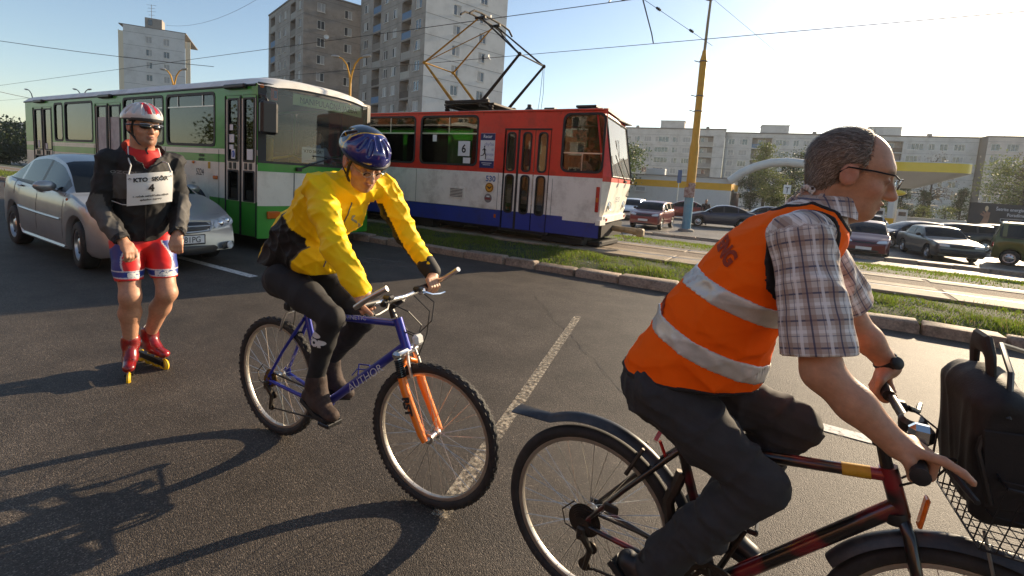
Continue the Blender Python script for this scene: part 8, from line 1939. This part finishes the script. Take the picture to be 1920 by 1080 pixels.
# red shirt at the neck
v = Vol((-.25, -.25, 1.2), (.3, .25, 1.65), .006); v.cone(J['chest'], J['neck']-np.array((0, 0, .05)), .125, .10, .05, flat=(lt, 1.2)); v.cone(J['neck']-np.array((.0, 0, .07)), J['neck']+np.array((.012, 0, .025)), .088, .074, .02); v.cut(J['neck']+np.array((0, 0, .035)), (.25, 0, 1)); v.cone(J['neck']+np.array((0, 0, .03)), J['neck']+np.array((.02, 0, .12)), .062, .07, 0, 'sub'); v.warp(folds(41, .002, 60)); v.build('shirt', mat('red shirt', C(190, 28, 24), .7, var=.06, vscale=20), sk)
# jacket, open at the neck
v = Vol((-.42, -.42, .84), (.42, .46, 1.68), .0068)
v.cone(J['pel']+np.array((0, 0, .05)), J['chest'], .132, .134, .03, flat=(lt, 1.22)); v.cone(J['chest'], J['neck']-np.array((.0, 0, .07)), .140, .105, .04, flat=(lt, 1.35)); v.cone(J['shR'], J['shL'], .070, .070, .03)
v.cone(J['neck']-np.array((0, 0, .10)), J['neck']-fw*.025+np.array((0, 0, .035)), .135, .118, .02)
for S_ in 'RL':
    sh, el, wr = J['sh'+S_], J['el'+S_], J['wr'+S_]; limb(v, [sh, sh*.5+el*.5, el, el*.5+wr*.5, el*.04+wr*.96], [.066, .063, .060, .055, .049], .012)
v.warp(folds(17, .0075, 44, [(.3, .2, 1), (.2, .9, .3), (.5, -.3, .8)])); v.warp(folds(18, .005, 95))
v.cut(J['pel']+np.array((0, 0, -.01)), (.05, 0, -1)); v.cut(J['neck']-fw*.03+np.array((0, 0, .045)), (.55*fw[0], .55*fw[1], 1)); v.cone(J['neck']-np.array((0, 0, .06)), J['neck']+np.array((.03, 0, .14)), .097, .135, 0, 'sub')
v.cone(J['neck']+fw*.08-np.array((0, 0, .22)), J['neck']+fw*.09+np.array((0, 0, .08)), .012, .085, .01, 'sub')
for S_ in 'RL':
    el, wr = J['el'+S_], J['wr'+S_]; v.cone(wr-unit(wr-el)*.02, wr+unit(wr-el)*.06, .042, .05, .004, 'sub')
GREY = np.array((.085, .080, .074)); RD = np.array((.40, .045, .02))
def scol(V):
    col = np.tile(np.array((.011, .011, .012)), (len(V), 1)); z = V[:, 2]; f = (V-J['chest'])@fw; l = (V-J['chest'])@lt
    col[(f > .03) & (np.abs(l) > .035) & (np.abs(l) < .165) & (z > 1.22) & (z < 1.405)] = GREY
    for S_ in 'RL':
        el, wr = J['el'+S_], J['wr'+S_]; d = wr-el; t = (V-el)@d/(d@d); q = V-el-np.outer(np.clip(t, -.3, 1.1), d); rr = np.linalg.norm(q, axis=1); col[(rr < .11) & (t > -.15) & (t < .86) & ((q@lt)*(1 if S_ == 'L' else -1) > -.02)] = GREY
    nk = J['neck']-fw*.01; r_ = np.linalg.norm((V-nk)[:, :2], axis=1); inner = (z > J['neck'][2]-.05) & (r_ < .112) & (((V-nk)@fw) < .03); col[inner & (((V-nk)@lt) < .02)] = RD
    return col
sj = v.build('jacket', mat('shell jacket', (.02, .02, .02), .78, attr='col', var=.12, vscale=14, bump=.1, bscale=200, bdist=.002), sk, colfn=scol); bvj = bvh_of(sj)
mb = MB(); zp = []
for t in np.linspace(0, 1, 24):
    p = J['neck']*(1-t)+J['pel']*t+np.array((0, 0, -.16*(1-t)))+fw*.35; hit = bvj.ray_cast(Vector(p), Vector(-fw), .6)
    if hit[0] is not None: zp.append(np.array(hit[0])+np.array(hit[1])*.002)
if len(zp) > 3: mb.tube(zp, .004, 5); mb.build('zip', m_black, sk)
decal('jacket_logo', bvj, [tx('OZON', .028, 0, 0, sx=1.5)], J['chest']+fw*.1-lt*.115+np.array((0, 0, .075)), lt, (0, 0, 1), -fw, [mat('logo pale', (.25, .24, .23), .6)], sk, fine=.012)
# shorts
v = Vol((-.36, -.28, .55), (.36, .30, 1.02), .006); v.ell(J['pel']+np.array((0, 0, -.03)), (.118, .155, .11), k=.03)
for S_ in 'RL':
    hp, kn = J['hip'+S_], J['kn'+S_]; limb(v, [hp, hp*.5+kn*.5, hp*.12+kn*.88], [.098, .085, .073], .02)
v.cut((0, 0, .665), (.10, 0, -1)); v.warp(folds(19, .002, 50))
def shcol(V):
    z = V[:, 2]; red = np.array(C(205, 28, 26)); blu = np.array(C(30, 52, 130)); wh = np.array((.6, .6, .6)); col = np.tile(red, (len(V), 1))
    for S_, sg in (('R', -1), ('L', 1)):
        hp, kn = J['hip'+S_], J['kn'+S_]; a = (V-(hp+kn)/2)@lt*sg; f = (V-(hp+kn)/2)@fw; on = np.sign((V-J['pel'])@lt) == sg
        hgt = z-.665; curve = .035+.05*np.sin(np.clip(hgt/.25, 0, 1)*PI); b = on & (z > .70) & (z < .735+.0) ; col[b] = blu
        s2 = on & (z >= .735) & (z < .93) & (a > curve-.035) & (a < curve+.045-.1*(hgt-.07)); col[s2] = blu
        e = on & (((np.abs(z-.698) < .004) | (np.abs(z-.738) < .003))); col[e] = wh
        e2 = on & (z >= .738) & (z < .93) & (np.abs(a-(curve-.038)) < .004); col[e2] = wh
    return col
so_ = v.build('shorts', mat('lycra shorts', (.5, .05, .05), .45, attr='col'), sk, colfn=shcol); bvs = bvh_of(so_)
for S_, s_, dx in (('R', 'SIC', .015), ('L', 'Košice', .0)):
    decal('shorts_lettering', bvs, [tx(s_, .036, 0, 0, bold=.004, sx=1.15)], (J['hip'+S_]*.36+J['kn'+S_]*.64)*np.array((1, 1, 0))+np.array((0, 0, .717))+lt*dx+fw*.1, lt, (0, 0, 1), -fw, [MATS['logo white']], sk, fine=.012)
# skates: boots, frames and wheels
m_boot = mat('red skate boot', C(150, 22, 22), .3, coat=.5, var=.2, vscale=15, col2=C(90, 12, 14)); m_whl = mat('yellow wheel', C(225, 180, 30), .4, coat=.3)
for S_, td in (('R', unit(np.array((.90, -.43, -.10)))), ('L', unit(np.array((.99, .12, -.06))))):
    an = J['an'+S_]; v = Vol(an-.26, an+.28, .0055); h, t, l, up = shoe_sdf(v, an, td, L=.28, s=1.08); v.cone(an, an+np.array((0, 0, .035)), .050, .052, .02); v.cone(an+np.array((0, 0, .02)), an+np.array((0, 0, .12)), .036, .046, 0, 'sub'); bt = v.build('skate_boot', m_boot, sk)
    mb = MB()
    for q, w_ in ((.015, .050), (.065, .046), (.11, .043)): mb.tube([h+t*q+l*w_*.85-up*.012, h+t*(q+.004)+l*.02+up*(.048-q*.35), h+t*(q+.004)-l*.02+up*(.048-q*.35), h+t*q-l*w_*.85-up*.012], .008, 6, flat=(1.2, .5)); 
    prop(mb.build('buckle_straps', m_black, bt), kind='stuff')
    mb = MB(); b0 = h-up*.052; wr_ = .042; zc = wr_+.001
    ax0 = b0-t*.10; ax1 = b0+t*.19; mb.box(b0+t*.045-up*.018, (.28, .05, .012), rot=np.stack([t, l, up], 1)); mb.box(b0+t*.045-up*.035+l*.014, (.27, .004, .045), rot=np.stack([t, l, up], 1)); mb.box(b0+t*.045-up*.035-l*.014, (.27, .004, .045), rot=np.stack([t, l, up], 1)); mb.build('skate_frame', mat('skate frame', (.03, .03, .03), .4, .5), bt)
    for q in (-.095, -.005, .085, .175):
        c = b0+t*q-up*.052; mb = MB(); mb.mt(0).lathe([(.022, -.012), (.040, -.012), (.047, 0), (.040, .012), (.022, .012)], c, l, 24, closed=True).mt(1).lathe([(.004, -.010), (.020, -.009), (.020, .009), (.004, .010)], c, l, 16, closed=True); mb.build('skate_wheel', [m_whl, m_alu], bt, smooth=40)
    mb = MB(); mb.lathe([(.040, 0), (.043, .012), (.040, .024)], an+np.array((0, 0, .040)), unit(J['kn'+S_]-an), 18, caps=False); mb.build('sock', mat('sock grey', (.42, .44, .46), .9), sk)
# helmet, sunglasses
def hcol_s(L):
    f, l, u = L.T; col = np.tile(np.array((.58, .57, .56)), (len(L), 1)); r_ = (np.abs(np.abs(l)-.022) < .011) & (u > .07); col[r_] = np.array(C(185, 25, 30)); col[u < .045] = (.05, .05, .055); return col
vs_ = [(0, 14, 70, .008), (30, 8, 62, .012), (58, 12, 56, .012), (88, 14, 54, .013), (122, 12, 52, .013), (152, 14, 60, .012)]
hl, Qh = helmet(sk, P_, Mh, mat('white helmet', (.6, .6, .6), .3, attr='col', coat=.5), vs_, hcol_s, s=1.03, tilt=-.06, long=1.08)
mb = MB(); mb.sphere(P_(-.005, 0, .055), np.array((.105, .083, .088)), 16, 10, rot=Mh); mb.build('helmet_liner', m_black, hl)
straps(P_, sk, m_black)
mb = MB()
for sd in (-1, 1): mb.sphere(P_(.100, sd*.035, .002), np.array((.012, .032, .017)), 16, 10, rot=Mh@rotm('Z', sd*.35)); mb.tube([P_(.088, sd*.064, .008), P_(.04, sd*.082, .008), P_(-.02, sd*.088, .004)], .004, 6)
sg_ = mb.build('sunglasses', mat('dark lenses', (.008, .008, .01), .08, coat=.6), sk); mb = MB(); mb.tube([P_(.100, -.066, .014), P_(.116, -.03, .018), P_(.119, 0, .014), P_(.116, .03, .018), P_(.100, .066, .014)], .0035, 6); mb.build('frame', mat('silver frame', (.5, .5, .5), .25, .9), sg_)
# number bib hung from a string
bc_ = J['chest']+np.array((0, 0, -.02))+lt*.015; uo = unit(lt+np.array((0, 0, .14))); bw_, bh_ = .124, .104
def bib_pt(a, b, off=.0):
    q = bc_+uo*a+np.array((0, 0, 1))*b; return q+fw*(.215-1.9*a*a-.25*max(0, -b)+off)
mb = MB(); A = np.linspace(-bw_, bw_, 15); B2 = np.linspace(-bh_, bh_, 7); mb.mt(0).grid([[bib_pt(a, b) for a in A] for b in B2]); mb.mt(1)
for s_, sz, y_, bo in (('* KTO  SKÔR *', .036, .062, .0016), ('4', .062, .005, .003), ('1. ročník netradičného súboja', .0158, -.046, .0006), ('spôsobov dopravy', .0158, -.070, .0006)):
    V, F = text_geo(s_, sz, bold=bo); mb.add(np.array([bib_pt(a, b+y_, .0065) for a, b in V]), F)
bib = mb.build('number_bib', [m_paper, m_ink], sk, smooth=60)
mb = MB(); nk = J['neck']
for sd in (-1, 1): mb.tube([bib_pt(sd*bw_*.93, bh_*.92, .003), bib_pt(sd*bw_*.8, bh_*1.5, -.02), J['neck']+lt*sd*.088+fw*.085+np.array((0, 0, -.05)), J['neck']+lt*sd*.082+fw*.02+np.array((0, 0, .035)), J['neck']+lt*sd*.06-fw*.06+np.array((0, 0, .03))], .0045, 6)
mb.build('bib_string', mat('white string', (.6, .6, .57), .8), bib)
mb = MB(); mb.tube([bib_pt(-bw_*.95, -bh_*.92, .003), bib_pt(-bw_*1.15, -bh_*.9, -.03), bc_-lt*.21+np.array((0, 0, -.085))], .0028, 5); mb.build('bib_string', MATS['white string'], bib)

# ------------------------------------------------------------ small figures: drivers and a passer-by
def figure(loc, heading, label, shirt, legs, seated=False, hair=(.03, .02, .015), arms=None, h=.011, sc=1.):
    e = empty('person', loc, heading, label, 'person', scale=sc); hc = np.array((.02, 0, 1.62)) if not seated else np.array((.03, 0, .72)); d = -.9 if seated else 0.; M = hframe((1, 0, -.05))
    v = Vol((-.3, -.42, -.1), (.6, .42, 1.85 if not seated else .95), h); head_sdf(v, hc, M); z0 = 0 if not seated else -.9
    v.cone((0, 0, 1.42+z0), hc-np.array((.02, 0, .05)), .06, .055, .03)
    A = arms or {-1: [(.0, -.2, 1.38+z0), (.0, -.26, 1.10+z0), (.06, -.25, .86+z0)], 1: [(.0, .2, 1.38+z0), (0, .26, 1.10+z0), (.06, .25, .86+z0)]}
    for sd in (-1, 1): limb(v, A[sd], [.045, .038, .03], .02); v.ell(np.array(A[sd][2])+np.array((.03, 0, -.03)), (.045, .025, .05), k=.02)
    v.build('body', m_skin, e, colfn=skin_cols(hc, M))
    v = Vol((-.3, -.42, -.05), (.6, .42, 1.6 if not seated else .75), h); v.cone((0, 0, .95+z0+.02), (0, 0, 1.28+z0), .12, .13, .04, flat=((0, 1, 0), 1.25)); v.cone((0, 0, 1.28+z0), (0, 0, 1.42+z0), .125, .08, .04, flat=((0, 1, 0), 1.4))
    for sd in (-1, 1): limb(v, [A[sd][0], A[sd][1], np.array(A[sd][1])*.2+np.array(A[sd][2])*.8], [.065, .055, .048], .03)
    v.warp(folds(51, .005, 30)); v.build('shirt', mat('shirt %d%d' % (int(shirt[0]*999), int(shirt[2]*999)), shirt, .8), e)
    v = Vol((-.25, -.3, -.12), (.75, .3, 1.05 if not seated else .3), h)
    if seated:
        v.ell((0, 0, .05), (.15, .18, .12), k=.03)
        for sd in (-1, 1): v.cone((0, sd*.09, .05), (.42, sd*.1, .08), .09, .07, .03)
    else:
        v.ell((0, 0, .95), (.125, .16, .12), k=.03)
        for sd in (-1, 1): limb(v, [(0, sd*.09, .92), (.02, sd*.10, .5), (-.01, sd*.10, .06)], [.1, .075, .055], .03); v.cone((-.03, sd*.1, .04), (.15, sd*.12, .035), .045, .04, .02)
    v.build('trousers', mat('trousers %d' % int(legs[0]*999), legs, .85), e)
    v = Vol(hc-.14, hc+.16, .006); v.ell(hc+np.array((-.018, 0, .04)), (.098, .08, .09), k=0); v.ell(hc+np.array((.075, 0, -.04)), (.09, .1, .085), k=.004, op='sub'); v.build('hair', mat('hair %d' % int(hair[0]*999), hair, .6), e)
    return e
armd = {-1: [(.0, -.2, .48), (.12, -.25, .26), (.36, -.15, .22)], 1: [(.0, .2, .48), (.12, .25, .26), (.36, .15, .22)]}
figure((-3.4-.66, 9.12+.60, 1.44), 0., 'tram driver in a white shirt seated behind the cab window', (.55, .55, .55), (.03, .03, .04), True, arms=armd)
figure((-7.92-.80, 4.87+1.75, 1.40), 0., 'bus driver in a pale shirt seated behind the windscreen', (.30, .34, .42), (.03, .03, .04), True, arms=armd)
figure((-5.66, 35.7, -.655), R(-80), 'passer-by in dark jacket over red shirt standing by the shop wall', (.03, .02, .02), (.03, .03, .04))
